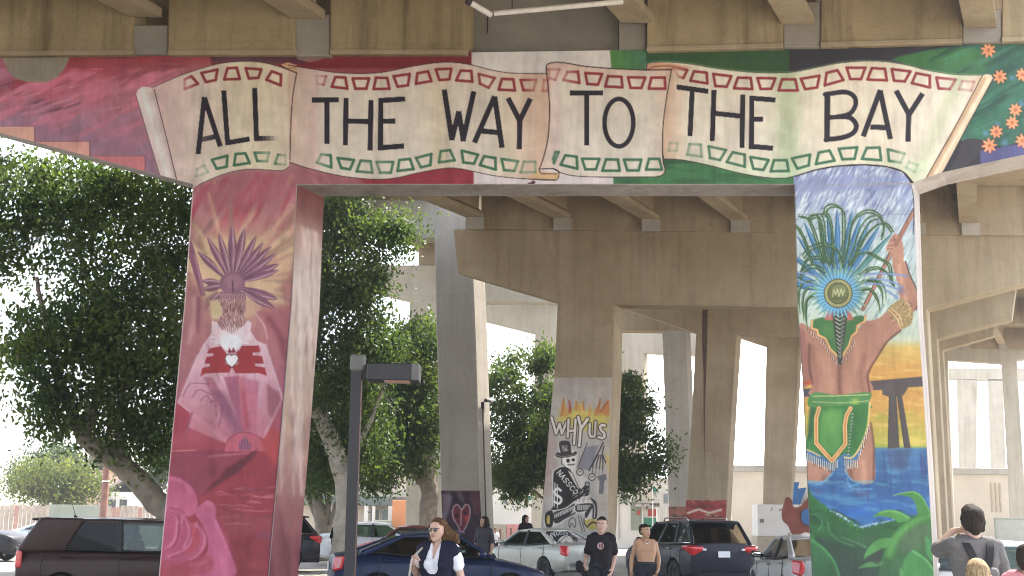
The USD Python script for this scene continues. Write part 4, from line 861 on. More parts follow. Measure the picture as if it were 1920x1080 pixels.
    for q in (((962, 200), (1040, 280), (1072, 370)), ((985, 185), (1062, 260), (1095, 350)), ((1120, 120), (1165, 190), (1150, 260))): W.line(spline(z5(*q)), 1.6, (222, 182, 130), 1, 0.9)
    # collar, fringe, plait
    col = z5((272, 290), (345, 270), (460, 285), (570, 300), (680, 250), (742, 258), (738, 305), (672, 345), (664, 405), (622, 440), (590, 530), (545, 605), (515, 660), (488, 618), (430, 560), (392, 470), (322, 432), (310, 388), (266, 372))
    W.fill(col, (72, 124, 66), 1.4); W.glow(*z5((400, 400))[0], 16, 22, (94, 150, 78), 0.6)
    GB = (222, 178, 104)
    for q in (((258, 300), (256, 372), (305, 385), (316, 432), (384, 466), (425, 560), (490, 625), (512, 672)), ((748, 258), (742, 308), (676, 345), (668, 405), (626, 440), (595, 532), (550, 606), (522, 660))):
        W.line(z5(*q), 4.4, (120, 80, 40), 1.2, 0.7); W.line(z5(*q), 3.4, GB, 1.2)
    fr = np.array(z5((240, 385), (300, 440), (370, 490), (420, 580), (470, 650), (512, 690), (560, 640), (610, 560), (650, 480)))
    for k in range(46):
        t = k / 45 * 8; j = min(int(t), 7); p = fr[j] + (fr[j + 1] - fr[j]) * (t - j); W.line([p, p + (rng.uniform(-1, 1), rng.uniform(5, 8))], 1.1, (214, 202, 190) if k % 2 else (92, 70, 60), 0.7, 0.9)
    W.fill(z5((370, 292), (430, 190), (600, 190), (640, 290), (570, 305), (450, 300)), (184, 108, 94), 3); W.fill(z5((440, 180), (580, 180), (570, 220), (450, 220)), (146, 132, 100), 2)
    W.fill(spline(z5((455, 215), (575, 215), (575, 340), (550, 520), (530, 690), (500, 690), (480, 520), (455, 340)), 5, True), (70, 78, 66), 1.6)
    for k in range(11):
        y = 240 + k * 38; sx = 48 * (1 - k / 13); W.line(z5((515, y + 26), (515 - sx, y)), 2, (178, 186, 164), 1, 0.85); W.line(z5((515, y + 26), (515 + sx, y)), 2, (150, 160, 140), 1, 0.8); W.line(z5((515, y + 36), (515 - sx, y + 12)), 1.2, (34, 40, 34), 0.8, 0.8)
    # headdress
    c = np.array([1571.5, 550.0])
    tips = [(70, 640), (110, 490), (165, 380), (285, 368), (350, 300), (430, 272), (550, 290), (625, 318), (695, 362), (772, 408), (872, 470), (50, 780), (20, 860)]
    for k, tp in enumerate(tips):
        tp = np.array(z4(tp)[0]); e = (tp - c) / np.linalg.norm(tp - c); n = np.array([-e[1], e[0]]); b = c + e * 30; L = np.linalg.norm(tp - b); wd = 5.6
        P = spline([b + n * 2, b + e * L * .5 + n * wd, b + e * L * .8 + n * wd * .7, tp, b + e * L * .8 - n * wd * .7, b + e * L * .5 - n * wd, b - n * 2], 4, True)
        gr = k in (10,); W.fill(P, (74, 128, 116) if gr else (52, 112, 160), 1.2, a=0.95); W.line([b + n, b + e * L * .6 + n * 1.5, tp], 2, (120, 176, 204), 1.5, 0.6); W.line([b - n * 3, b + e * L * .5 - n * (wd + .5), tp], 1.2, (30, 62, 84), 1, 0.7)
    GK, GV = (40, 66, 46), (92, 128, 70)
    loops = [((300, 700), (250, 500), (190, 350), (120, 325)), ((330, 700), (300, 520), (270, 330), (215, 320), (195, 350)), ((380, 700), (340, 560), (330, 400), (300, 310), (240, 320)), ((400, 700), (400, 560), (390, 400), (360, 310), (325, 290)),
             ((440, 700), (470, 560), (475, 400), (465, 270), (395, 230), (335, 250), (320, 310)), ((480, 700), (520, 560), (545, 400), (600, 310), (690, 275), (770, 310), (810, 400), (790, 490)), ((520, 700), (570, 560), (620, 420), (680, 340), (740, 320)),
             ((560, 700), (620, 580), (680, 470), (770, 390), (840, 390), (885, 450)), ((240, 720), (190, 560), (140, 450), (100, 400)), ((470, 720), (440, 610), (380, 560), (290, 545), (200, 580), (150, 640)), ((540, 720), (600, 640), (690, 620), (770, 660), (860, 720), (880, 860)),
             ((420, 720), (370, 670), (280, 650), (190, 670), (140, 760)), ((610, 800), (680, 750), (770, 740), (850, 800), (880, 880)), ((330, 760), (250, 720), (170, 740), (120, 830))]
    loops += [[(x + ddx, y_ + ddy) for x, y_ in q] for q in loops for ddx, ddy in ((rng.uniform(-24, 24), rng.uniform(4, 30)),)]
    for k, q in enumerate(loops):
        P = spline(z4(*q), 8); W.line(P, 3.4, GV, 2, 0.8); W.line(P, 1.8, GK, 1.0, 0.9)
        m = len(P) // 2
        for j in range(2, len(P) - 2, 3): e = P[j + 1] - P[j - 1]; e /= np.linalg.norm(e) + 1e-9; s = 1 if (k + j) % 2 else -1; W.line([P[j], P[j] + 5 * e + 5 * s * np.array([-e[1], e[0]])], 1.3, (64, 100, 62) if j % 2 else (120, 160, 110), 0.8, 0.55)
    for q, w in ((((600, 870), (720, 850), (790, 930), (800, 1050)), 5), (((640, 850), (740, 840), (810, 900), (830, 1010)), 4), (((620, 930), (700, 920), (760, 1010), (780, 1120)), 5), (((200, 900), (160, 960), (150, 1060), (165, 1180)), 4), (((250, 960), (190, 1000), (175, 1100), (190, 1250)), 5), (((220, 850), (150, 870), (120, 960), (130, 1120)), 4)):
        W.line(spline(z4(*q)), w, (52, 88, 52), 1.5, taper=[w, w * 1.2, .6]); W.line(spline([(x - .8, y - .8) for x, y in z4(*q)]), 1.2, (140, 172, 92), 1, 0.8)
    for q in (((630, 800), (800, 790), (1000, 810)), ((650, 870), (800, 880), (940, 920)), ((110, 780), (230, 800), (300, 820)), ((110, 850), (220, 880), (300, 880)), ((700, 830), (850, 850), (960, 900)), ((820, 920), (880, 960), (920, 990))): W.line(spline(z4(*q)), 4, (94, 122, 178), 2.5, 0.8); W.line(spline(z4(*q)), 1.2, (170, 186, 214), 1, 0.7)
    for ring, r0, r1, n, col, col_t in ((0, 30, 55, 30, (92, 140, 120), (150, 186, 150)), (1, 26, 46, 34, (84, 150, 186), (150, 200, 210))):
        for k in range(n):
            a = k / n * 2 * math.pi + ring * .1
            if ring == 0 and 0.9 < a % (2 * math.pi) < 2.2: continue
            e = np.array([math.cos(a), math.sin(a)]); rr = r1 + rng.uniform(-3, 3)
            W.line([c + e * r0 * .8, c + e * rr], 6, col, 1.2, taper=[6, 7, 1.0]); W.line([c + e * r0, c + e * rr], 1.6, col_t, 1, 0.8)
    W.ell(c[0], c[1], 27, 27.5, (60, 66, 46), 1.2); W.ell(c[0], c[1], 25.5, 26, (160, 156, 100), 1.2); W.ell(c[0], c[1], 20, 20.5, (76, 82, 50), 1.2); W.ell(c[0], c[1], 18.5, 19, (112, 118, 70), 1.5); W.ell(c[0] + 2, c[1] - 8, 13, 8, (138, 140, 86), 6, 0.8)
    W.line([(1561, 556), (1563, 543), (1567, 553), (1570, 542), (1573, 556), (1577, 542), (1580, 554), (1583, 545)], 1.8, (196, 200, 150), 1.2, 0.9); W.line([(1560, 560), (1584, 560)], 1.2, (70, 76, 46), 1, 0.8)
    # loincloth
    G1, G2 = (64, 130, 62), (92, 154, 74)
    W.fill(spline(z6((238, 90), (500, 110), (815, 85), (806, 190), (800, 250), (232, 250)), 5, True), (84, 142, 74), 1.6); W.line(spline(z6((240, 125), (520, 118), (805, 108))), 1.5, (206, 206, 130), 1, 0.9); W.line(spline(z6((238, 180), (520, 190), (800, 172))), 1.3, (206, 206, 140), 1, 0.8); W.glow(*z6((665, 180))[0], 12, 12, (170, 196, 76), 0.8); W.line(z6((235, 245), (800, 235)), 2, (40, 84, 44), 2, 0.7)
    W.fill(z6((228, 240), (205, 480), (160, 600), (160, 668), (290, 700), (430, 800), (560, 700), (650, 735), (730, 630), (790, 440), (808, 200)), G1, 1.6); W.fill(z6((330, 260), (540, 260), (530, 600), (430, 730), (305, 600)), G2, 10, 0.8); W.glow(*z6((420, 380))[0], 26, 40, (112, 170, 74), 0.7); W.line(z6((225, 260), (200, 540)), 8, (48, 92, 62), 6, 0.8); W.line(z6((660, 260), (640, 560)), 8, (52, 118, 70), 8, 0.6)
    bd = z6((300, 245), (272, 350), (272, 598), (432, 778), (568, 606), (562, 420), (580, 320), (620, 245))
    W.line(bd, 9.0, (70, 70, 40), 1.5, 0.7); W.line(bd, 7.6, (226, 186, 110), 1.2); W.line(bd, 3.4, (200, 132, 70), 1.2)
    W.line(spline(z6((815, 190), (790, 440), (720, 630), (640, 740), (560, 745))), 3.2, (222, 190, 110), 1.2); W.line(z6((160, 660), (240, 690), (310, 730)), 2.6, (206, 176, 110), 1.2)
    for k in range(64):
        t = k / 63
        if t < .3: x, y = 175 + t / .3 * 200, 700 + t / .3 * 90; L = 90
        elif t < .5: x, y = 380 + (t - .3) / .2 * 110, 800 + (10 if t < .4 else -10) + abs(t - .4) * -200; L = 90
        elif t < .75: x, y = 550 + (t - .5) / .25 * 140, 770; L = 80
        else: x, y = 690 + (t - .75) / .25 * 115, 740 - (t - .75) / .25 * 330; L = 60
        W.line(z6((x, y), (x + 3, y + L * rng.uniform(.7, 1.1))), 1.4, (222, 216, 206) if k % 2 else (70, 62, 66), 0.8, 0.9)
    for k in range(26): y = 280 + k * 17; W.line(z6((648 - k * 1.8, y), (636 - k * 1.8, y + 14)), 1.4, (206, 206, 196) if k % 2 else (60, 60, 56), 0.8, 0.85)
    # water's edge and foam
    W.line(spline(z6((165, 985), (260, 990), (340, 990), (410, 930), (440, 900))), 3.5, (104, 168, 200), 3, 0.8); W.line(spline(z6((570, 860), (600, 940), (680, 990), (850, 985))), 3, (104, 172, 204), 3, 0.8)
    for q in (((550, 180), (620, 200), (780, 200)), ((530, 90), (560, 170), (640, 150)), ((130, 130), (250, 150), (340, 110))): W.line(spline(z7(*q)), 2.4, (110, 170, 206), 2.5, 0.7)
    W.glow(*z7((680, 250))[0], 24, 12, (96, 90, 130), 0.6); W.glow(*z7((230, 220))[0], 16, 9, (96, 90, 130), 0.5); W.glow(*z7((620, 440))[0], 50, 14, (40, 112, 190), 0.8)
    # leaves
    LG, LD, LB = (52, 118, 58), (44, 72, 58), (84, 160, 74)
    W.fill(spline(z7((100, 260), (180, 270), (260, 340), (380, 430), (520, 520), (660, 590), (800, 570), (1000, 520), (1200, 470), (1400, 420), (1480, 500), (1480, 1600), (100, 1600)), 5, True), LG, 3, col2=(44, 84, 60))
    W.streaks((40, 82, 52), 0.5, 60, 9, 81, 0.5, 0.7, (V > 955) * 1.0); W.streaks((80, 104, 84), 0.3, 50, 10, 82, 0.55, 0.5, (V > 1000) * 1.0)
    W.fill(spline(z7((200, 700), (420, 740), (700, 800), (880, 780), (900, 1100), (850, 1600), (380, 1600), (400, 1100), (330, 850)), 5, True), (62, 82, 72), 14, 0.8)
    W.fill(spline(z7((140, 700), (230, 740), (330, 830), (420, 960), (460, 1100), (460, 1400), (300, 1600), (100, 1600)), 5, True), (60, 128, 70), 3, col2=(60, 84, 74)); W.line(spline(z7((170, 715), (300, 810), (400, 940), (450, 1080))), 4, (96, 176, 96), 4, 0.6)
    big = spline(z7((1480, 430), (1370, 440), (1180, 510), (1050, 600), (960, 720), (900, 850), (860, 1000), (830, 1300), (830, 1600), (1480, 1600)), 5, True)
    W.fill(big, (66, 132, 62), 3, col2=(64, 92, 76)); W.line(spline(z7((1370, 460), (1200, 540), (1060, 660), (990, 760), (960, 860))), 12, (98, 172, 72), 12, 0.7); W.fill(spline(z7((1100, 660), (1340, 540), (1370, 700), (1250, 800), (1060, 860)), 5, True), (96, 112, 88), 14, 0.6)
    W.fill(spline(z7((1370, 450), (1330, 360), (1290, 270), (1200, 220), (1080, 240), (1000, 265), (1080, 262), (1180, 290), (1230, 370), (1260, 480)), 5, True), (72, 142, 64), 1.6); W.line(spline(z7((1200, 225), (1280, 275), (1340, 370), (1375, 450))), 2.5, (120, 186, 88), 2, 0.7); W.line(spline(z7((1000, 265), (1090, 240), (1190, 228))), 2, (150, 200, 150), 1.5, 0.6)
    W.fill(spline(z7((790, 480), (860, 430), (960, 410), (1060, 430), (1180, 500), (1060, 540), (1000, 500), (920, 480), (850, 475)), 5, True), (80, 148, 66), 1.8); W.line(spline(z7((860, 440), (960, 420), (1060, 440), (1150, 490))), 3.5, (122, 184, 84), 3, 0.7)
    W.fill(spline(z7((700, 900), (730, 820), (800, 740), (880, 700), (1000, 700), (1040, 740), (900, 800), (800, 850), (740, 890)), 5, True), (84, 150, 74), 1.8); W.fill(spline(z7((640, 1005), (720, 950), (820, 925), (900, 940), (860, 980), (740, 990)), 5, True), (82, 138, 78), 2)
    W.fill(spline(z7((720, 890), (800, 850), (890, 800), (870, 900), (850, 960), (760, 930)), 5, True), (70, 76, 66), 6, 0.7)
    W.fill(spline(z7((1180, 830), (1260, 850), (1380, 960), (1440, 1080), (1460, 1400), (1400, 1600), (1150, 1600), (1100, 1200), (1100, 950)), 5, True), (72, 146, 76), 4); W.line(spline(z7((1200, 830), (1320, 910), (1420, 1040))), 4, (112, 190, 104), 4, 0.7); W.fill(spline(z7((1320, 690), (1360, 700), (1400, 800), (1400, 930), (1340, 860)), 5, True), (76, 146, 84), 3)
    W.fill(spline(z7((1070, 1000), (1120, 1100), (1160, 1300), (1100, 1500), (1060, 1200)), 5, True), (92, 150, 88), 4)
    for q in (((160, 450), (230, 470), (280, 540), (240, 620)), ((330, 540), (360, 640), (450, 720), (600, 780)), ((480, 690), (600, 730), (750, 800))): W.line(spline(z7(*q)), 3, (96, 148, 104), 3, 0.6)
    fo = spline(z7((370, 425), (440, 450), (500, 490), (560, 530), (660, 585), (760, 560), (860, 545), (1005, 510)), 8)
    W.line(fo, 1.6, (170, 200, 190), 2.5, 0.6)
    for k in range(90): p = fo[rng.integers(0, len(fo))] + rng.uniform(-2, 2, 2); W.line([p, p + rng.uniform(-3, 3, 2)], 1.5, (206, 222, 212), 1.5, 0.45)
    for k in range(40): x = rng.uniform(150, 640); y = np.interp(x, [150, 380, 640], [270, 440, 580]); W.line(z7((x, y + 30), (x + 8, y - rng.uniform(10, 40))), 2.2, (58, 124, 60), 1.2, taper=[3, .5])
    # banner's edge rounding over the head of the column
    W.line(spline([(1660, 312), (1690, 321), (1706, 338), (1713, 362), (1716, 400)]), 4, (196, 196, 176), 1.5); ED = spline([(1640, 309), (1662, 312), (1692, 322), (1706, 340), (1712, 364), (1714, 400), (1712, 440)]); W.line(ED, 1.8, (48, 40, 46), 1, 0.9)
    W.fill([(1706, 336), (1722, 336), (1722, 372), (1713, 364)], (200, 194, 178), 1.5)
    W.line([(1490, 346), (1496, 580), (1506, 720), (1514, 900), (1523, 1080), (1527, 1170)], 1.8, (60, 52, 60), 1, 0.6)

U, V = column_grid(*COL_R, 346, 1165, STEP)
RW = Wall(U, V); tq = np.clip((RW.V - 346) / 220, 0, 1)[:, None]; RW.sat, RW.gam, RW.gain = 0.80 + .02 * tq, 1.06 + .10 * tq, 1.24 - .16 * tq; right_paint(RW)
sheet('column_mural', bent1, D1, U, V, RW, 'mural of a feathered dancer seen from behind above water and leaves')

# the heads of both columns belong to the column murals: bring their tops up into the beam under the banner
def head_blend(W):
    for paint, x0, x1, yb in ((left_paint, 361, 556, None), (right_paint, 1490, 1713, None)):
        i = np.nonzero((W.U > x0 - 2) & (W.U < x1 + 2) & (W.V > 300))[0]
        if not len(i): continue
        T_ = Wall(W.U[i], W.V[i]); paint(T_)
        if paint is right_paint:
            lim = np.interp(W.U[i], [1490, 1530, 1570, 1620, 1662, 1692, 1706, 1716], [331, 319, 312, 309.5, 313, 322, 340, 350]); m = np.clip((W.V[i] - lim) / 1.2, 0, 1)
        else:
            lim = np.interp(W.U[i], [355, 400, 435, 470, 505, 560], [354, 335, 323, 318.5, 320, 322]); m = np.clip((W.V[i] - lim - 1) / 8, 0, 1)
        W.C[i] += m[:, None] * (T_.C - W.C[i])
    ED = spline([(1490, 331), (1530, 318.5), (1570, 311.5), (1620, 309), (1662, 312.5), (1692, 321.5), (1706, 339), (1712, 352)]); W.line(ED, 1.8, (48, 40, 46), 1, 0.9)
head_blend(BW)
sheet('crossbeam_mural', bent1, D1, U_b, V_b, BW, 'painted banner reading ALL THE WAY TO THE BAY')

# ================================================================== WHY US column
def why_paint(W):
    U, V = W.U, W.V; z = Z(1030, 730, 8.31); y = Z(1010, 830, 6.353); q = Z(1000, 700, 3.485)
    W.band([(700, (176, 162, 152)), (730, (180, 168, 158)), (800, (186, 176, 166)), (1000, (176, 168, 160)), (1060, (150, 146, 142))], 1)
    W.fill([(1020, 800), (1044, 800), (1040, 930), (1010, 930)], (178, 146, 138), 10, 0.6); W.fill([(1118, 700), (1150, 700), (1150, 780), (1136, 1010), (1118, 1010)], (190, 174, 160), 6, 0.8)
    # flames
    W.fill(z((100, 470), (160, 420), (170, 330), (940, 320), (935, 470), (880, 640), (520, 640), (300, 560)), (206, 186, 70), 14, 0.95)
    for P, c in ((((170, 420), (185, 260), (215, 120), (240, 220), (285, 330), (300, 420)), (214, 150, 60)), (((295, 380), (310, 250), (285, 140), (320, 200), (340, 290), (345, 380)), (196, 70, 42)), (((360, 420), (390, 260), (415, 160), (440, 250), (460, 190), (480, 260), (520, 160), (550, 270), (570, 420)), (214, 164, 64)), (((590, 420), (620, 300), (630, 210), (655, 290), (650, 420)), (208, 150, 60)), (((690, 420), (720, 300), (770, 220), (795, 130), (800, 220), (780, 300), (800, 420)), (206, 128, 56)), (((720, 420), (790, 320), (880, 190), (930, 160), (940, 300), (930, 420)), (206, 132, 62))):
        W.fill(z(*P), c, 3.0)
    for P in (((225, 150), (215, 280), (190, 400)), ((420, 190), (415, 320)), ((525, 190), (540, 320)), ((795, 150), (760, 300)), ((925, 190), (800, 330))): W.line(z(*P), 2, (150, 84, 44), 2, 0.6)
    W.glow(*z((450, 380))[0], 34, 9, (216, 204, 70), 0.8); W.glow(*z((800, 420))[0], 18, 9, (206, 192, 60), 0.8)
    # lettering WHY US: white with dark outlines
    def word(strokes, w):
        for s in strokes: W.line(s, w + 3.4, (50, 44, 46), 0.9, 0.95)
        for s in strokes: W.line(s, w, (220, 206, 194), 0.9)
    word([z((35, 440), (105, 690)), z((105, 690), (160, 540)), z((160, 540), (195, 690)), z((195, 690), (265, 520))], 4.6)
    word([z((300, 470), (285, 740)), z((410, 470), (385, 850)), z((295, 650), (400, 640))], 4.6)
    word([z((450, 430), (495, 610)), z((600, 460), (495, 610)), z((490, 600), (465, 880))], 5.2)
    word([z(*[(630, 540), (625, 690), (650, 740), (700, 735), (712, 690), (720, 510)])], 4.4)
    word([spline(z((865, 565), (830, 555), (790, 585), (810, 640), (850, 680), (855, 735), (820, 760), (770, 745)), 4)], 5.0)
    # factory roofs and rays
    W.fill(y((555, 50), (720, 30), (600, 330), (470, 300)), (142, 136, 146), 2); W.line(y((580, 0), (465, 290)), 1.3, (46, 40, 44)); W.line(y((770, 0), (600, 330)), 2.6, (70, 64, 72), 1.2)
    for x in (660, 700, 740, 775): W.line(spline(y((700 + (x - 660) * .5, 150), (x - 10, 250), (x - 20, 365))), 2.2, (56, 50, 56), 1.2, 0.8)
    W.line(spline(y((780, 40), (760, 130), (800, 240))), 2.0, (60, 52, 60), 1.0)
    W.fill(y((690, 400), (800, 370), (810, 440), (780, 460), (770, 610), (715, 610), (725, 460)), (104, 104, 112), 2, 0.9); W.fill(y((640, 300), (760, 320), (760, 370), (640, 360)), (200, 192, 186), 3, 0.6)
    for k in range(14): W.line(y((800 + k * 4, 120 + k * 7), (815 + k * 5, 230 + k * 30)), 1.8, (208, 190, 80) if k % 3 else (196, 150, 110), 2, 0.7)
    # figure with top hat and sash
    BK, WH = (52, 46, 48), (210, 200, 190)
    outl = spline(y((190, 180), (215, 120), (250, 90), (230, -10), (380, -10), (400, 90), (450, 90), (470, 160), (450, 260), (450, 310), (560, 420), (620, 480), (600, 620), (700, 740), (710, 900), (690, 1010), (560, 1000), (540, 860), (440, 850), (200, 1000), (70, 1000), (70, 850), (160, 780), (155, 380), (210, 300), (270, 270), (270, 200)), 3, True)
    W.fill(outl, WH, 2.4, 0.95)
    body = spline(y((175, 390), (215, 320), (290, 290), (380, 330), (480, 540), (560, 500), (600, 480), (600, 620), (520, 640), (420, 700), (300, 780), (140, 800), (175, 740)), 4, True)
    W.fill(body, BK, 1.2)
    W.fill(spline(y((245, -10), (370, -10), (390, 120), (440, 100), (455, 130), (380, 180), (240, 180), (200, 150), (230, 110), (260, 120)), 3, True), (70, 62, 62), 1.2); W.fill(y((275, 40), (340, 30), (350, 100), (290, 105)), WH, 3, 0.7); W.line(y((300, 90), (310, 40), (345, 70)), 1.2, (60, 52, 52)); W.line(spline(y((215, 150), (300, 165), (430, 140))), 1.4, (190, 182, 176), 1, 0.6)
    W.fill(spline(y((280, 190), (340, 175), (440, 160), (450, 220), (440, 290), (370, 300), (310, 270)), 4, True), (220, 212, 204), 1.0); W.ell(*y((350, 215))[0], 3.4, 3.8, BK); W.ell(*y((412, 205))[0], 3.2, 3.0, BK); W.line(y((345, 262), (435, 255)), 1.2, BK); W.line(y((270, 190), (275, 250), (340, 310)), 1.2, BK)
    for x in (360, 378, 396, 414): W.line(y((x, 255), (x, 275)), 0.9, BK)
    W.fill(y((345, 330), (410, 370), (490, 540), (470, 550), (420, 470)), WH, 1.2); W.line(y((400, 360), (480, 540)), 1.2, BK)
    W.fill(y((215, 335), (280, 320), (470, 570), (430, 620)), (44, 38, 42), 1.2, 0.9)
    # sash letters
    def glyphs(txt, p0, p1, h, col, w, z=y):
        G = {'N': [[(0, 1), (0, 0), (.7, 1), (.7, 0)]], 'A': [[(0, 1), (.35, 0), (.7, 1)], [(.15, .65), (.55, .65)]], 'S': [[(.7, .12), (.35, 0), (.02, .2), (.15, .45), (.55, .55), (.68, .8), (.35, 1), (0, .88)]], 'C': [[(.7, .15), (.35, 0), (0, .35), (0, .7), (.35, 1), (.7, .85)]], 'O': [[(.35, 0), (0, .3), (0, .7), (.35, 1), (.7, .7), (.7, .3), (.35, 0)]]}
        p0, p1 = np.array(p0, float), np.array(p1, float); e = (p1 - p0); L = np.linalg.norm(e); e /= L; n = np.array([-e[1], e[0]]); st = L / len(txt)
        for k, ch in enumerate(txt):
            for s in G[ch]:
                P = np.array([p0 + e * (k * st + a * st * .95) + n * (b - .5) * h for a, b in s]); W.line(z(*P), w, col, 0.8)
    glyphs('NASSCO', (240, 345), (462, 615), 62, (214, 208, 200), 1.9)
    # dollar sign
    W.line(spline(y((262, 570), (225, 545), (190, 580), (205, 620), (255, 650), (270, 690), (240, 725), (190, 705)), 5), 4.6, (218, 212, 204), 1); W.line(y((195, 480), (185, 760)), 1.8, (218, 212, 204)); W.line(y((222, 500), (222, 780)), 1.8, (218, 212, 204))
    # fists, pistol legs with scrawl
    for c0, r in (((490, 350), 7), ((635, 410), 7), ((580, 490), 5)): W.ell(*y(c0)[0], r, r, BK, 1.2); W.ell(*y(c0)[0], r - 1.6, r - 1.6, (200, 192, 184), 1.2); W.line(y((c0[0] - 15, c0[1]), (c0[0] + 15, c0[1] - 8)), 1.4, BK)
    for k in range(60): x, yy = rng.uniform(400, 600), rng.uniform(540, 720); W.line(y((x, yy), (x + rng.uniform(-14, 14), yy + rng.uniform(-12, 12))), 1.3, (206, 198, 190) if k % 3 else BK, 0.8, 0.8)
    for P in (spline(y((430, 720), (330, 780), (180, 830), (170, 930), (240, 960), (400, 830)), 4, True), spline(y((440, 740), (630, 720), (620, 790), (460, 830)), 4, True)):
        W.fill(P, (60, 54, 56), 1.2); W.line(np.vstack([P, P[:1]]), 1.2, WH, 0.8, 0.9)
    for k in range(24): t = k / 23; x, yy = 190 + t * 240, 880 - t * 110; W.line(y((x, yy - 22), (x + rng.uniform(-5, 8), yy + 18)), 1.5, (214, 206, 198), 0.8, 0.85)
    for k in range(12): x = 460 + k * 14; W.line(y((x, 745), (x + rng.uniform(-6, 10), 800)), 1.5, (214, 206, 198), 0.8, 0.85)
    for k in range(22): t = k / 21; x, yy = 200 + t * 230, 960 - t * 110; W.line(y((x, yy), (x + 8, yy - 24)), 1.3, (60, 54, 54), 0.8, 0.85)
    W.fill(spline(y((600, 650), (680, 700), (700, 800), (690, 900), (640, 900), (640, 780), (570, 900), (550, 840), (640, 720)), 4, True), (60, 54, 58), 1.2); W.line(spline(y((610, 670), (665, 760), (665, 890))), 2.2, (196, 190, 184), 1.2, 0.9)
    W.fill(spline(y((550, 930), (620, 910), (700, 930), (700, 1020), (600, 1030), (560, 990)), 4, True), (186, 170, 60), 1.4); W.line(spline(y((590, 990), (640, 950), (690, 960))), 3, (50, 44, 46), 1.5, 0.9); W.line(spline(y((540, 900), (545, 960), (580, 1010))), 2, BK)
    W.fill(spline(y((75, 860), (130, 810), (170, 830), (165, 990), (90, 1000)), 4, True), (52, 46, 48), 1.4); W.fill(spline(y((100, 880), (130, 870), (130, 960), (100, 960)), 4, True), (190, 172, 66), 1.4)
    W.line(spline(y((400, 890), (360, 940), (370, 1010), (390, 960), (430, 1010), (440, 930), (400, 890))), 1.6, (70, 64, 64), 1, 0.9)
    for x in (470, 500): W.line(y((x, 870), (x + 50, 1060)), 1.4, (70, 64, 64), 1, 0.9)
    W.streaks((150, 120, 150), 1.57, 40, 5, 91, 0.58, 0.5, ((U > 1120) & (V > 900)) * 1.0)

WL = ([(1040, 690), (1029, 800), (1016, 960), (1012, 1000), (1004, 1085)], [(1150, 690), (1144, 840), (1140, 980), (1138, 1000), (1133, 1085)])
U, V = column_grid(*WL, 708, 1080, 0.8, 0.8)
WW = Wall(U, V); why_paint(WW)
sheet('column_mural', bent2, D2, U, V, WW, 'flames, the words WHY US and a skeleton in a top hat with a sash')

# ================================================================== small paintings at the feet of other columns
HL = ([(826, 915), (831, 1010), (834, 1085)], [(900, 915), (905, 1010), (908, 1085)])
U, V = column_grid(*HL, 920, 1075, 1.2, 0.6); HW = Wall(U, V, (74, 46, 62))
HW.streaks((120, 104, 120), 1.2, 30, 9, 101, 0.52, 0.7); HW.streaks((44, 32, 48), 0.8, 30, 8, 102, 0.5, 0.7)
HW.fill([(830, 925), (848, 930), (840, 965), (830, 985)], (150, 140, 154), 6, 0.7); HW.fill([(885, 918), (902, 918), (904, 960), (890, 965)], (112, 50, 62), 6, 0.7)
hp = spline([(866, 955), (858, 946), (850, 952), (849, 968), (858, 985), (866, 998), (875, 984), (881, 966), (880, 950), (873, 946)], 4, True)
HW.fill(hp, (120, 44, 60), 1.5); HW.line(np.vstack([hp, hp[:1]]), 2.2, (196, 172, 178), 1.2, 0.9); HW.line([(865, 955), (864, 985)], 2.2, (190, 150, 150), 1.5); HW.ell(875, 972, 3.5, 6, (190, 44, 56), 1.5); HW.ell(857, 966, 3.5, 4, (52, 34, 46), 1.5); HW.ell(872, 962, 3, 3, (52, 34, 46), 1.5); HW.line([(858, 996), (872, 1000)], 2, (150, 130, 160), 1.5)
sheet('foot_mural', r1, 46.0, U, V, HW, 'dark purple painting of a red heart')
RL = ([(1286, 930), (1284, 1000)], [(1364, 930), (1360, 1000)])
U, V = column_grid(*RL, 938, 1020, 1.5, 0.5); FWm = Wall(U, V, (176, 66, 56)); FWm.streaks((120, 44, 44), 0.2, 20, 6, 111, 0.5, 0.8); FWm.streaks((210, 190, 170), 0.3, 16, 5, 112, 0.57, 0.8); FWm.line([(1290, 962), (1310, 955), (1330, 962), (1352, 956)], 4, (220, 200, 180), 2)
sheet('foot_mural', bent3, D3, U, V, FWm, 'red painted foot of the column')
GL = ([(1252, 930), (1255, 1000)], [(1299, 930), (1302, 1000)])
U, V = column_grid(*GL, 950, 1020, 1.5, 0.5); GWm = Wall(U, V, (164, 104, 80)); GWm.streaks((90, 70, 64), 0.3, 16, 5, 113, 0.55, 0.8); GWm.line([(1262, 966), (1275, 972), (1290, 964)], 3, (70, 60, 60), 2)
sheet('foot_mural', r4, 62.0, U, V, GWm, 'orange-brown painted foot of the column')
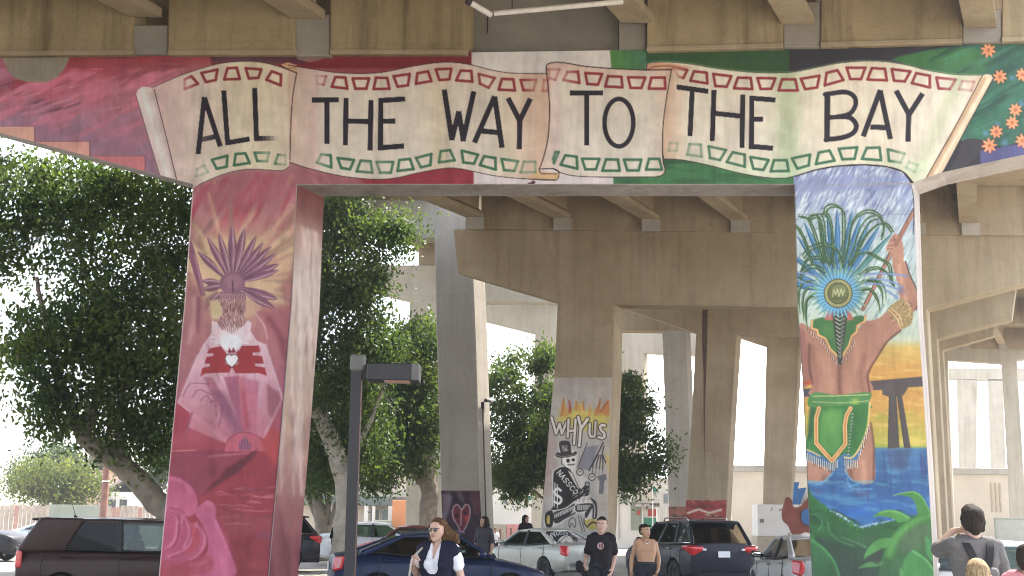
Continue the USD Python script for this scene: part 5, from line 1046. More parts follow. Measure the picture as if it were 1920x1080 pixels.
# ------------------------------------------------------------------ trees
def leaf_mat(name, lo, hi, trans=0.35):
    nodes = {'g': ('geometry', {}), 'r': ('rgb_ramp', {'ramp': [(0.0, lo), (0.6, [(a + b) / 2 for a, b in zip(lo, hi)]), (1.0, hi)]}),
             'p': ('principled_bsdf', {'roughness': 0.5, 'specular_ior_level': 0.35}), 'nv': ('noise_texture', {'scale': 0.9, 'detail': 3.0}), 'rv': ('rgb_ramp', {'ramp': [(0.34, (0.62, 0.70, 0.62)), (0.5, (1.0, 1.0, 0.9)), (0.66, (1.55, 1.42, 0.95))]}), 'mv': ('mix_color', {'blend_type': 'multiply', 'fac': 1.0, 'use_clamp': False}), 'h': ('hsv', {'value': 1.9, 'saturation': 1.12}), 't': ('translucent_bsdf', {}), 'm': ('mix_closure', {'fac': trans})}
    return usdkit.material(stage, LK + name, nodes, [('g.random_per_island', 'r.fac'), ('g.position', 'nv.vector'), ('nv.fac', 'rv.fac'), ('r.color', 'mv.a'), ('rv.color', 'mv.b'), ('mv.result', 'p.base_color'), ('mv.result', 'h.color'), ('h.color', 't.color'), ('p.BSDF', 'm.closure1'), ('t.BSDF', 'm.closure2')], surface='m.closure')
M['leaf'] = leaf_mat('ficus_leaf', (0.052, 0.078, 0.024), (0.175, 0.20, 0.055), 0.48)
M['leaf_far'] = leaf_mat('far_leaf', (0.035, 0.055, 0.025), (0.09, 0.12, 0.05))
M['leaf_yellow'] = leaf_mat('yellow_leaf', (0.10, 0.12, 0.035), (0.36, 0.31, 0.10))
M['bark'] = simple('bark', (0.20, 0.165, 0.125), 0.9, noise=0.35, scale=5.0, bump=0.6)
M['bark_pale'] = simple('bark_pale', (0.30, 0.26, 0.21), 0.9, noise=0.3, scale=3.5, bump=0.5)

def leaves(blobs, n, size, seed, clump=0.42, shell=0.55):
    """rhombic leaves in clumps through ellipsoids [(centre, radii, share)]"""
    r = np.random.default_rng(seed)
    vol = np.array([b[1][0] * b[1][2] * (b[2] if len(b) > 2 else 1) for b in blobs]); pick = vol / vol.sum()
    C = []
    nc = max(20, n // 190)
    for k in r.choice(len(blobs), nc, p=pick):
        c, R = np.array(blobs[k][0]), np.array(blobs[k][1])
        v = r.normal(size=3); v /= np.linalg.norm(v); C.append(c + v * R * (shell + (1 - shell) * r.random() ** 0.5) * r.uniform(0.75, 1.06))
    C = np.array(C); sz = r.uniform(0.55, 1.35, nc) * clump
    i = r.integers(0, nc, n); P = C[i] + r.normal(size=(n, 3)) * sz[i][:, None] * np.array([1, 1, 0.75])
    ax = r.normal(size=(n, 3)) * 0.8 + np.array([0, 0, -0.75]); ax /= np.linalg.norm(ax, axis=1, keepdims=True)
    sd = np.cross(ax, r.normal(size=(n, 3))); sd /= np.linalg.norm(sd, axis=1, keepdims=True)
    L = size * r.uniform(0.7, 1.35, n)[:, None]; w = L * 0.24
    V = np.stack([P - ax * L * .5, P + sd * w - ax * L * .05, P + ax * L * .5, P - sd * w - ax * L * .05], 1).reshape(-1, 3)
    b = np.arange(n)[:, None] * 4; Fc = np.vstack([b + [0, 1, 2], b + [0, 2, 3]])
    keep = P[:, 2] > 0.4
    m = np.r_[keep, keep]
    return trimesh.Trimesh(V, Fc[m], process=False)

def limb(path, D, n=9, seed=0):
    """path of (px, py, radius, extra depth)"""
    pts = np.array([at(p[0], p[1], D + (p[3] if len(p) > 3 else 0)) for p in path]); rad = np.array([p[2] for p in path])
    Q = spline(np.c_[pts, rad].tolist(), 5) if len(path) > 2 else np.c_[pts, rad]
    r = np.random.default_rng(seed); Q[:, :3] += r.normal(size=(len(Q), 3)) * 0.02
    return tube(Q[:, :3], Q[:, 3], n)

def tree(name, label, D, trunk, limbs, blobs, n, size, seed, leaf='leaf', bark='bark', thick=1.0, clump=0.42, group=None, shell=0.55):
    base = limb(trunk, D, 12, seed); b0 = at(trunk[0][0], trunk[0][1], D)
    t = thing(name, label, 'tree', group=group)
    obj('trunk', base, M[bark], t, smooth=True)
    for k, l in enumerate(limbs): obj('limb', limb(l, D, 8, seed + k), M[bark], t, smooth=True)
    B = []
    for q in blobs:
        cx, cy, rx, ry = q[:4]; dz = q[4] if len(q) > 4 else 0.0; c = at(cx, cy, D + dz); s = (D + dz) / F
        B.append((c, (rx * s, min(rx, ry) * s * thick + 0.4, ry * s), q[5] if len(q) > 5 else 1.0))
    obj('crown', leaves(B, n, size, seed, clump, shell), M[leaf], t)
    return t

tree('ficus_tree', 'large leafy tree at the left behind the brown boxy car', 27.0,
     [(395, 1165, .36), (370, 1040, .30), (318, 965, .27), (262, 905, .24), (205, 852, .21), (158, 822, .17), (150, 780, .12)],
     [[(255, 900, .15), (232, 860, .12), (222, 800, .09), (235, 720, .06)], [(158, 825, .14), (120, 740, .10), (90, 640, .07), (70, 520, .04)], [(160, 815, .14), (190, 700, .10), (180, 580, .07), (140, 440, .04)],
      [(330, 980, .2), (360, 800, .14), (330, 620, .09), (290, 460, .05)], [(120, 740, .07), (60, 700, .05), (20, 640, .03)], [(190, 640, .06), (260, 560, .05), (300, 480, .03)]],
     [(20, 330, 120, 60), (130, 350, 130, 70), (260, 380, 120, 80, 1), (110, 430, 100, 70, .5), (340, 430, 90, 120, 1), (240, 500, 120, 90), (60, 640, 60, 60, .5, .8), (140, 600, 100, 70), (260, 620, 110, 100, -.5), (180, 710, 110, 80), (90, 730, 50, 60), (110, 790, 65, 35, 0, .8), (300, 740, 90, 90, .5), (270, 830, 60, 45, 0, .8), (180, 790, 70, 50), (-60, 480, 90, 110, 0, .8), (-120, 360, 120, 120), (440, 560, 120, 220, 2.5, .6), (400, 800, 60, 70, 1.5, .6)],
     60000, 0.13, 3, clump=0.38)
tree('ficus_tree', 'tree with a pale leaning trunk and bright leaf tips behind the lamp post', 41.0,
     [(640, 1095, .42), (646, 1000, .36), (650, 930, .33), (636, 865, .30), (612, 805, .27), (588, 750, .25), (560, 680, .2), (540, 600, .14)],
     [[(600, 780, .18), (640, 690, .13), (680, 600, .08), (700, 500, .04)], [(575, 720, .16), (600, 600, .11), (620, 480, .06)], [(560, 680, .14), (500, 560, .09), (470, 460, .05)], [(640, 880, .12), (690, 800, .08), (720, 720, .05)]],
     [(590, 420, 110, 70), (650, 410, 70, 55), (640, 520, 90, 80), (700, 440, 55, 50), (742, 440, 28, 40, 0, 1.6), (600, 620, 110, 100, .5), (690, 570, 50, 60), (705, 640, 45, 55, -.6, 1.3), (620, 740, 110, 90, 1), (660, 830, 80, 60, 1), (590, 860, 90, 55, 1.5), (480, 600, 90, 190, 1, .5), (690, 690, 50, 50)],
     60000, 0.15, 7, bark='bark_pale', clump=0.42)
tree('ficus_tree', 'dark tree between the lamp head and the grey ramp column', 49.0,
     [(800, 1055, .42), (802, 985, .36), (806, 930, .34), (800, 880, .26), (790, 820, .18)],
     [[(804, 930, .16), (770, 870, .10), (740, 800, .06)], [(800, 880, .15), (820, 790, .1), (815, 700, .05)]],
     [(770, 690, 60, 70), (800, 640, 40, 45), (750, 780, 70, 70), (790, 820, 50, 70), (735, 860, 60, 50), (700, 880, 50, 45, .5), (800, 740, 50, 60), (760, 600, 25, 25, 0, .5), (690, 780, 60, 70, 1)],
     34000, 0.17, 11, 'leaf', thick=1.3, clump=0.4)
tree('ficus_tree', 'dark tree whose bare limbs show left of the flame column', 53.0,
     [(1075, 1050, .40), (1072, 960, .34), (1060, 905, .28), (1030, 880, .22), (1000, 848, .16), (965, 832, .11), (930, 822, .06)],
     [[(1015, 862, .10), (985, 800, .07), (958, 745, .04)], [(1005, 850, .07), (1022, 790, .05), (1012, 740, .03)], [(1055, 920, .12), (1005, 900, .09), (972, 870, .06), (955, 858, .04)], [(985, 880, .06), (985, 905, .05), (1020, 935, .06)], [(1080, 900, .2), (1130, 840, .12), (1180, 800, .07), (1210, 760, .04)], [(1140, 850, .07), (1200, 880, .04), (1240, 860, .02)]],
     [(945, 730, 45, 55), (985, 700, 40, 40, 0, .7), (1020, 690, 30, 50), (945, 830, 50, 70), (1000, 790, 60, 70), (990, 890, 60, 45), (940, 900, 35, 40), (1030, 860, 50, 60), (1090, 780, 70, 110, 1, .6), (1175, 760, 40, 60), (1185, 830, 45, 60), (1170, 890, 38, 45), (1200, 780, 25, 40), (1232, 850, 26, 40, 0, .45), (1215, 880, 28, 22, 0, .5)],
     42000, 0.17, 13, 'leaf', thick=1.2, clump=0.36)
tree('ficus_tree', 'small forked trees trunk in shade right of the red column', 52.0,
     [(606, 1050, .36), (604, 1000, .30), (598, 950, .26), (585, 900, .18), (575, 850, .1)],
     [[(606, 1010, .16), (622, 975, .13), (634, 925, .11), (640, 870, .07)], [(604, 995, .14), (616, 940, .11), (620, 880, .06)], [(600, 985, .12), (580, 940, .09), (570, 890, .05)]],
     [(600, 890, 60, 32), (560, 880, 50, 40), (640, 880, 40, 36)], 9000, 0.17, 17, 'leaf', clump=0.36)
tree('shrub', 'yellow flowering bush above the fence at the far left', 80.0, [(110, 1012, .12), (108, 960, .1), (104, 920, .06)], [[(108, 960, .06), (140, 900, .04)], [(108, 960, .06), (70, 920, .04)]],
     [(105, 895, 45, 34), (55, 905, 35, 26), (150, 915, 36, 26), (100, 930, 60, 18), (170, 900, 20, 30, 0, .6)], 10000, 0.22, 19, 'leaf_yellow', clump=0.6, shell=.25)
tree('shrub', 'pale green bushy tree behind the yellow bush', 86.0, [(140, 1010, .14), (140, 930, .1), (138, 880, .06)], [[(140, 930, .06), (110, 890, .04)]],
     [(130, 860, 26, 30), (150, 885, 30, 30), (90, 878, 30, 26), (45, 892, 30, 22), (120, 845, 16, 16)], 8000, 0.22, 23, 'leaf_far', clump=0.6, shell=.25)
tree('shrub', 'thin pale tree beside the edge of the red column', 84.0, [(300, 1010, .14), (300, 930, .1), (298, 870, .06)], [[(300, 930, .06), (320, 880, .04)]],
     [(300, 880, 26, 40), (330, 870, 30, 40)], 5000, 0.22, 29, 'leaf_far', clump=0.5)

# ------------------------------------------------------------------ far ground rising to hills
gx_, gy_ = np.meshgrid(np.linspace(-420, 300, 60), np.linspace(330, 760, 30))
pz = np.stack([gx_ / 120, gy_ / 120, np.zeros_like(gx_)], -1)
hz = np.clip((gy_ - 330) / 250, 0, 1) ** 1.2 * (14 + 34 * meshkit.fbm(pz, 4, 3)) * np.clip((120 - gx_) / 220, 0.12, 1) - 1.0
hv = np.stack([gx_, gy_, hz], -1).reshape(-1, 3); ii = np.arange(hv.shape[0]).reshape(gx_.shape)
a, b, c, e = ii[:-1, :-1].ravel(), ii[:-1, 1:].ravel(), ii[1:, 1:].ravel(), ii[1:, :-1].ravel()
M['hill'] = simple('hill_scrub', (0.16, 0.17, 0.10), 0.95, noise=0.4, scale=0.03)
obj('hills', trimesh.Trimesh(hv, np.vstack([np.stack([a, b, c], 1), np.stack([a, c, e], 1)]), process=False), M['hill'], kind='structure', smooth=True)

# ------------------------------------------------------------------ fence, house, poles at the left
M['fence_wood'] = simple('fence_wood', (0.42, 0.34, 0.27), 0.85, noise=0.3, scale=1.2)
M['fence_red'] = simple('fence_red', (0.42, 0.24, 0.19), 0.85, noise=0.3, scale=1.2)
M['wall_cream'] = simple('wall_cream', (0.55, 0.48, 0.38), 0.85, noise=0.1, scale=0.6)
M['wall_pink'] = simple('wall_pink', (0.56, 0.36, 0.32), 0.85, noise=0.1, scale=0.6)
M['wall_white'] = simple('wall_white', (0.70, 0.66, 0.60), 0.85, noise=0.08, scale=0.6)
M['roof_grey'] = simple('roof_grey', (0.34, 0.30, 0.27), 0.9, noise=0.2, scale=1.0)
M['green_grey'] = simple('panel_green_grey', (0.26, 0.28, 0.22), 0.8, noise=0.15, scale=1.0)
M['glass_dark'] = usdkit.material(stage, LK + 'window_dark', {'p': ('principled_bsdf', {'base_color': (0.03, 0.035, 0.04), 'roughness': 0.08, 'specular_ior_level': 0.7})}, [], surface='p.BSDF')
fx0, fx1 = xat(-70, 72), xat(560, 72)
fn = thing('board_fence', 'weathered board fence with reddish boards behind the brown boxy car', 'fence', (0, 0, 0))
k = 0; x = fx0
fr_ = np.random.default_rng(5)
while x < fx1:
    w = fr_.uniform(.20, .30); h = 2.15 + fr_.uniform(-.06, .06)
    obj('board', rbox(x + .01, x + w - .01, 72.0 + fr_.uniform(0, .02), 72.03, 0.03, h, .006), M['fence_red'] if fr_.random() < .3 else M['fence_wood'], fn); x += w
for z in (.5, 1.8): obj('rail', box(fx0, fx1, 72.05, 72.12, z, z + .1), M['fence_wood'], fn)
pn = thing('gate_panel', 'grey-green sheet panel standing before the board fence', 'panel')
x0, x1 = xat(91, 71.5), xat(184, 71.5)
obj('sheet', rbox(x0, x1, 71.4, 71.46, .15, 2.2, .01), M['green_grey'], pn)
for x in (x0, x1): obj('post', rbox(x - .05, x + .05, 71.42, 71.54, 0, 2.3, .01), M['fence_wood'], pn)

hs = thing('house', 'pink and white house with a grey gabled roof behind the bushes at the left', 'house')
x0, x1, y0, y1 = xat(60, 98), xat(268, 98), 98.0, 107.0; xm = xat(196, 98); zt_ = 5.0
obj('wall', box(xat(150, 98), xm, y0, y1, 0, zt_), M['wall_pink'], hs); obj('wall', box(xm, x1, y0 + .4, y1, 0, 3.4), M['wall_white'], hs); obj('wall', box(x0, xat(150, 98), y0 + 1, y1, 0, 4.4), M['wall_cream'], hs)
def gable(xa, xb, ya, yb, z0, rise, ov=.4):
    xm_ = (xa + xb) / 2; P = [(xa - ov, z0 - .1), (xm_, z0 + rise), (xb + ov, z0 - .1), (xb + ov, z0 - .28), (xm_, z0 + rise - .2), (xa - ov, z0 - .28)]
    return prism(P, ya - ov, yb - ya + 2 * ov, 0, ax=0.0)
obj('roof', gable(x0, xat(170, 98), y0 + 1, y1, 4.6, 1.9), M['roof_grey'], hs); obj('roof', gable(xat(150, 98), xm, y0, y1, 5.2, 1.1), M['roof_grey'], hs); obj('roof', gable(xm, x1, y0 + .4, y1, 3.6, 1.0), M['roof_grey'], hs)
for px in (205, 226):
    x = xat(px, 98); w = obj('window', rbox(x - .35, x + .35, y0 + .34, y0 + .40, 1.9, 2.9, .02), M['wall_white'], hs); obj('pane', box(x - .28, x + .28, y0 + .325, y0 + .34, 1.97, 2.83), M['glass_dark'], w)
x = xat(170, 98); w = obj('window', rbox(x - .45, x + .45, y0 - .06, y0, 3.2, 4.3, .02), M['wall_white'], hs); obj('pane', box(x - .38, x + .38, y0 - .075, y0 - .06, 3.27, 4.23), M['glass_dark'], w)
M['pole_wood'] = simple('pole_wood', (0.20, 0.10, 0.075), 0.9, noise=0.3, scale=3)
up_ = thing('utility_pole', 'dark reddish wooden pole with a pale band behind the boxy car', 'pole', (xat(191, 58.5), 58.5, 0))
obj('shaft', tube([(0, 0, 0), (0.02, 0, 4), (0.05, 0, 9)], [.17, .15, .12], 10), M['pole_wood'], up_, smooth=60)
obj('band', tube([(0.02, 0, 3.15), (0.02, 0, 3.21)], .158, 10), M['line_white'], up_)

# ------------------------------------------------------------------ buildings seen between the columns
def zpx(py, D, px=960): return at(px, py, D)[2]
M['fascia'] = simple('fascia_grey_green', (0.13, 0.15, 0.14), 0.7, noise=0.1)
M['orange'] = simple('wall_orange', (0.62, 0.25, 0.10), 0.85, noise=0.1, scale=0.8)
M['glass_sky'] = usdkit.material(stage, LK + 'shop_glass', {'p': ('principled_bsdf', {'base_color': (0.16, 0.20, 0.20), 'roughness': 0.1, 'specular_ior_level': 0.8})}, [], surface='p.BSDF')
D = 86.0
sb = thing('shop_building', 'low cream shop with a dark fascia and an orange wall behind the parked cars', 'building')
bx0, bx1 = xat(560, D), xat(832, D); zf0, zf1 = zpx(949, D, 750), zpx(931, D, 750)
obj('wall', box(bx0, bx1, D, D + 8, 0, zf1 + 1.6), M['wall_cream'], sb); obj('fascia', rbox(bx0 - .2, bx1 + .15, D - 1.0, D - .01, zf0, zf1, .03), M['fascia'], sb); obj('parapet', rbox(bx0 - .1, bx1 + .1, D - .06, D + 8.1, zf1 + 1.6, zf1 + 1.75, .02), M['wall_white'], sb)
obj('orange_wall', rbox(xat(736, D - 1.3), xat(797, D - 1.3), D - 1.9, D - 1.3, 0, zpx(938, D - 1.3, 760), .02), M['orange'], sb)
for (pa, pb) in ((682, 690), (697, 703), (727, 735)): obj('post', rbox(xat(pa, D - .9), xat(pb, D - .9), D - 1.0, D - .8, 0, zf0, .02), M['wall_white'], sb)
for (pa, pb) in ((600, 622), (630, 650), (692, 712), (713, 733)):
    w = obj('window', rbox(xat(pa, D), xat(pb, D), D - .06, D - .005, .6, zf0 - .15, .02), M['wall_white'], sb); obj('pane', box(xat(pa, D) + .07, xat(pb, D) - .07, D - .075, D - .062, .67, zf0 - .22), M['glass_sky'], w)
obj('low_wall', rbox(xat(700, D - 2.4), xat(735, D - 2.4), D - 2.6, D - 2.4, 0, zpx(975, D - 2.4, 715), .02), M['green_grey'], sb)

D = 82.0
wb = thing('white_building', 'plain white building with murals seen on both sides of the flame column', 'building')
bx0, bx1 = xat(916, D), xat(1262, D); zt_ = zpx(902, D, 1200)
obj('wall', box(bx0, bx1, D, D + 9, 0, zt_), M['wall_white'], wb); obj('parapet', rbox(bx0 - .1, bx1 + .1, D - .08, D + 9.1, zt_, zt_ + .18, .02), M['wall_cream'], wb)
def plate(name, pa, pb, ya, yb, mat, off=.03, th=.05, par=wb, DD=None):
    DD = DD or D; return obj(name, rbox(xat(pa, DD), xat(pb, DD), DD - off - th, DD - off, zpx(yb, DD, (pa + pb) / 2), zpx(ya, DD, (pa + pb) / 2), .01), mat, par)
M['red_flat'] = simple('paint_red', (0.42, 0.07, 0.06), 0.8, noise=0.1); M['green_flat'] = simple('paint_green', (0.05, 0.22, 0.14), 0.8, noise=0.15); M['pink_flat'] = simple('paint_pink', (0.60, 0.25, 0.23), 0.8, noise=0.15); M['tan_flat'] = simple('paint_tan', (0.40, 0.33, 0.24), 0.8, noise=0.15)
plate('shutter', 1183, 1206, 940, 994, M['green_grey']); plate('awning', 1190, 1226, 945, 951, M['roof_grey'], 0, .8); plate('painted_panel', 1215, 1233, 955, 968, M['red_flat']); plate('painted_panel', 1204, 1232, 971, 992, M['green_flat']); plate('painted_panel', 1194, 1200, 957, 966, M['red_flat'], .09)
for px in (1203, 1234, 1247): plate('pilaster', px, px + 3, 950, 1000, M['wall_white'], .06, .12)
plate('upper_bay', 1192, 1222, 905, 944, M['wall_cream'], 0, .35); plate('vent', 1202, 1209, 904, 911, M['roof_grey'], .36, .1)
plate('mural_strip', 950, 986, 983, 1010, M['pink_flat'], .03); plate('mural_strip', 924, 949, 983, 1010, M['tan_flat'], .03)
for px, y0 in ((958, 990), (972, 994), (938, 992), (966, 1002)): plate('mural_figure', px - 2, px + 2, y0, 1010, M['pole_wood'], .085, .02)
for pa, pb in ((1010, 1022), (1166, 1178), (1244, 1254), (940, 950), (968, 978)):
    w_ = plate('window', pa, pb, 925, 945, M['wall_cream'], 0, .05); plate('pane', pa + 1.2, pb - 1.2, 926.5, 943.5, M['glass_sky'], .051, .02, w_)
plate('downpipe', 1160, 1161.6, 905, 1010, M['roof_grey'], 0, .08); plate('sign_board', 990, 1008, 930, 938, M['green_flat'], .0, .06)
fl = thing('flag', 'small green pennant flag on a thin staff before the white building', 'flag', (xat(1224, 79), 79.0, 0))
obj('staff', tube([(0, 0, 0), (0, 0, zpx(908, 79, 1224))], .03, 8), M['pipe_white'], fl)
zz = zpx(911, 79, 1224); obj('cloth', trimesh.Trimesh(np.array([(0.03, 0, zz), (0.03, 0, zz - .42), (.22, .05, zz - .36), (.38, -.03, zz - .34), (.2, -.04, zz - .12), (0.03, .02, zz), (0.03, .02, zz - .42), (.22, .07, zz - .36), (.38, -.01, zz - .34), (.2, -.02, zz - .12)]), np.array([(0, 1, 2), (0, 2, 4), (4, 2, 3), (5, 7, 6), (5, 9, 7), (9, 8, 7), (0, 4, 9), (0, 9, 5), (4, 3, 8), (4, 8, 9), (3, 2, 7), (3, 7, 8), (2, 1, 6), (2, 6, 7)])), M['green_flat'], fl)
cb = thing('camera_post', 'grey box with two dark lenses on a white post before the white building', 'camera post', (xat(1232, 78), 78.0, 0))
obj('post', tube([(0, 0, 0), (0, 0, zpx(950, 78, 1232))], .05, 8), M['pipe_white'], cb); zz = zpx(946, 78, 1232)
hd = obj('housing', rbox(-.22, .16, -.12, .1, zz - .14, zz + .12, .02), M['conc_paint'], cb)
for x in (-.12, .06): obj('lens', tube([(x, -.17, zz), (x, -.115, zz)], .06, 10), M['dark_steel'], hd)

# far retaining wall and the pale structures behind it
D = 100.0
rw = thing('retaining_wall', 'long cream retaining wall with a grey coping at the right', 'wall')
x0, x1 = xat(1372, D), xat(2150, D); zc0, zc1 = zpx(888, D, 1700), zpx(876, D, 1700)
obj('wall', box(x0, x1, D, D + 1.2, 0, zc0), M['wall_cream'], rw); obj('coping', rbox(x0 - .1, x1, D - .15, D + 1.3, zc0, zc1, .03), M['conc_grey'], rw)
for px in (1862, 1870, 1878): obj('wall_strip', box(xat(px, D), xat(px, D) + .12, D - .05, D - .003, zpx(960, D, px), zpx(905, D, px)), M['tan_flat'], rw)
M['mesh_grey'] = simple('mesh_panel', (0.36, 0.36, 0.31), 0.8, noise=0.1)
sc = thing('screen_panel', 'grey-green framed screen panel in front of the cream wall at the right edge', 'panel')
x0, x1 = xat(1866, 92), xat(2020, 92); obj('sheet', rbox(x0 + .05, x1, 92, 92.06, .2, zpx(974, 92, 1890), .01), M['mesh_grey'], sc); obj('frame', rbox(x0, x1 + .1, 91.97, 92.09, zpx(974, 92, 1890), zpx(971, 92, 1890), .01), M['green_grey'], sc); obj('post', rbox(x0, x0 + .1, 91.95, 92.11, 0, zpx(971, 92, 1890), .01), M['green_grey'], sc)
b6 = thing('bridge_bent', 'farthest pale bent standing beyond the cream wall at the right', 'bridge pier')
beam(128.0, [(1700, 690), (1990, 690), (1990, 714), (1852, 714), (1785, 712), (1700, 706)], M['conc_pale'], b6); column(128.0, [(1793, 712), (1799, 900)], [(1832, 712), (1829, 900)], M['conc_pale'], b6); column(128.0, [(1852, 712), (1858, 900)], [(1880, 712), (1886, 900)], M['conc_pale'], b6)

# cream box and painted cut-out near the fourth bent
ub = thing('utility_box', 'large cream box with a small dark plate under the fourth bent', 'box')
Dq = 70.0; x0, x1 = xat(1421, Dq), xat(1509, Dq); zb, ztp = zpx(1006, Dq, 1460), zpx(946, Dq, 1460)
obj('cabinet', rbox(x0, x1, Dq, Dq + 1.6, zb, ztp, .03), M['wall_white'], ub); obj('plinth', rbox(x0 - .05, x1 + .05, Dq - .05, Dq + 1.65, 0, zb, .03), M['tan_flat'], ub); x = xat(1429, Dq)
pl = obj('plate', rbox(x - .11, x + .11, Dq - .03, Dq, zpx(981, Dq, 1429), zpx(972, Dq, 1429), .005), M['wall_white'], ub)
for s in (-.055, .055): obj('switch', rbox(x + s - .035, x + s + .035, Dq - .045, Dq - .03, zpx(980, Dq, 1429), zpx(973, Dq, 1429), .004), M['dark_steel'], pl)
fr_ = np.random.default_rng(9)
for k in range(16): xx = x0 + (x1 - x0) * (.3 + .65 * fr_.random()); zz = ztp - .1 - .3 * fr_.random(); obj('chip', rbox(xx - .05, xx + .05, Dq - .006, Dq - .001, zz, zz + .08, .002), M['tan_flat'], ub)
M['brown_board'] = simple('board_brown', (0.23, 0.055, 0.03), 0.7, noise=0.25, scale=1.5); M['blue_board'] = simple('board_blue', (0.05, 0.16, 0.38), 0.7, noise=0.15, scale=1.5)
co = thing('painted_cutout', 'reddish brown lobed cut-out board with blue shapes beside the dancer column', 'cut-out board')
Dc = 66.0
def cut(name, pts, mat, DD, th=.06): return obj(name, prism(pxpoly(pts, DD), DD, th, 0, ax=0), mat, co)
cut('lobed_board', spline([(1474, 932), (1484, 936), (1488, 950), (1500, 950), (1512, 938), (1518, 930), (1545, 930), (1545, 1000), (1510, 998), (1494, 1006), (1484, 1000), (1478, 986), (1468, 976), (1466, 960), (1470, 944)], 4, True), M['brown_board'], Dc)
cut('blue_shape', [(1489, 904), (1499, 904), (1496, 916), (1512, 914), (1508, 926), (1500, 946), (1486, 946)], M['blue_board'], Dc + .12); cut('white_shape', [(1512, 912), (1520, 916), (1508, 944), (1499, 948)], M['wall_white'], Dc + .2); cut('blue_disc', spline([(1504, 960), (1514, 954), (1530, 960), (1530, 984), (1512, 984), (1503, 974)], 4, True), M['blue_board'], Dc - .05, .03)
for px in (1480, 1530): obj('leg', box(xat(px, Dc) - .06, xat(px, Dc) + .06, Dc + .07, Dc + .11, 0, 1.2), M['fence_wood'], co)

# camera and conduit on the grey ramp column
kc = thing('security_camera', 'small camera on a bracket on the right side of the grey ramp column', 'camera')
p = at(911, 752, 46.6); obj('bracket', tube([p + [-.25, 0, .0], p + [.05, -.05, 0]], .03, 8), M['dark_steel'], kc); obj('body', tube([p + [.0, -.25, 0], p + [.16, .12, .03]], [.07, .06], 10), M['dark_steel'], kc, smooth=40); obj('hood', tube([p + [.12, .02, .03], p + [.28, .2, .05]], .055, 8), M['pipe_white'], kc)
cd = thing('conduit', 'dark conduit running down the side of the grey ramp column', 'pipe')
p0, p1 = at(905, 764, 46.2), at(914, 1060, 46.2); obj('pipe', tube([p0, p1], .03, 6), M['dark_steel'], cd); obj('junction_box', rbox(p0[0] - .06, p0[0] + .06, p0[1] - .06, p0[1] + .02, p0[2] - .05, p0[2] + .2, .01), M['dark_steel'], cd)

# ------------------------------------------------------------------ lamp post
M['lamp_dark'] = simple('lamp_paint', (0.026, 0.024, 0.026), 0.5, noise=0.1, scale=5); M['lamp_cap'] = simple('lamp_cap', (0.14, 0.13, 0.12), 0.6, noise=0.1); M['lens'] = simple('lamp_lens', (0.75, 0.42, 0.28), 0.25)  # lens colour holds the orange reflection under the lamp head
Dl = 17.6; lx = xat(666, Dl, 2.5)
lp = thing('lamp_post', 'dark square lamp post with a box head in front of the tree', 'street lamp', (lx, Dl, 0), 0.0)
tx = xat(669, Dl, zpx(700, Dl, 669)) - lx; zl0, zl1 = zpx(716, Dl, 740), zpx(684, Dl, 740); h0, h1 = xat(690, Dl, zl0) - lx, xat(786, Dl, zl0) - lx
ztop = zpx(694, Dl, 669)
Pp = []
for z, x in ((0, -.02), (ztop, tx)):
    for sx, sy in ((-1, -1), (1, -1), (1, 1), (-1, 1)): Pp.append((x + sx * .073, sy * .073, z))
obj('post', hullpts(Pp), M['lamp_dark'], lp); obj('base_plate', rbox(-.2, .16, -.18, .18, 0, .04, .005), M['lamp_dark'], lp)
obj('cap', rbox(tx - .09, tx + .115, -.1, .1, ztop - .02, zpx(665, Dl, 669), .025), M['lamp_cap'], lp); obj('bracket', rbox(tx + .07, h0 + .02, -.05, .05, zl0 + .03, zl1 - .01, .01), M['lamp_dark'], lp)
hd = obj('head', rbox(h0, h1, -.2, .2, zl0, zl1, .015), M['lamp_dark'], lp); obj('end_plate', rbox(h1 - .1, h1 + .01, -.205, .205, zl0 + .004, zl1 + .004, .01), M['lamp_cap'], hd)
obj('lens', hull([(h0 + .25, 0, zl0 + .02, .03), (h1 - .15, 0, zl0 + .02, .03), (h0 + .25, .14, zl0 + .02, .03), (h1 - .15, .14, zl0 + .02, .03), (h0 + .25, -.16, zl0 + .02, .03), (h1 - .15, -.16, zl0 + .02, .03)]), M['lens'], hd)

hh = obj('hand_hole_cover', rbox(-.05, .035, -.080, -.0735, .55, .78, .004), M['lamp_cap'], lp)
for z in (.575, .755): obj('screw', hull([(-.008, -.081, z, .008)], False), M['chrome'] if 'chrome' in M else M['dark_steel'], hh)
for sx in (-.15, .11):
    for sy in (-.13, .13): obj('anchor_bolt', tube([(sx, sy, .04), (sx, sy, .10)], .016, 6), M['dark_steel'], lp)
obj('glint_strip', hullpts([(-.02 + .0735, -.073, .6), (-.02 + .0745, -.073, .6), (-.02 + .0735, -.04, .6), (-.02 + .0745, -.04, .6), (tx + .0735, -.073, ztop - .15), (tx + .0745, -.073, ztop - .15), (tx + .0735, -.04, ztop - .15), (tx + .0745, -.04, ztop - .15)]), simple('red_edge_glint', (0.36, 0.10, 0.07), .6), lp)  # reddish light along the post edge, put in as a thin added coloured strip
for k in (.30, .62): x = h0 + (h1 - h0) * k; obj('seam', box(x - .004, x + .004, -.2025, -.2, zl0 + .01, zl1 - .005), M['dark_steel'], hd)
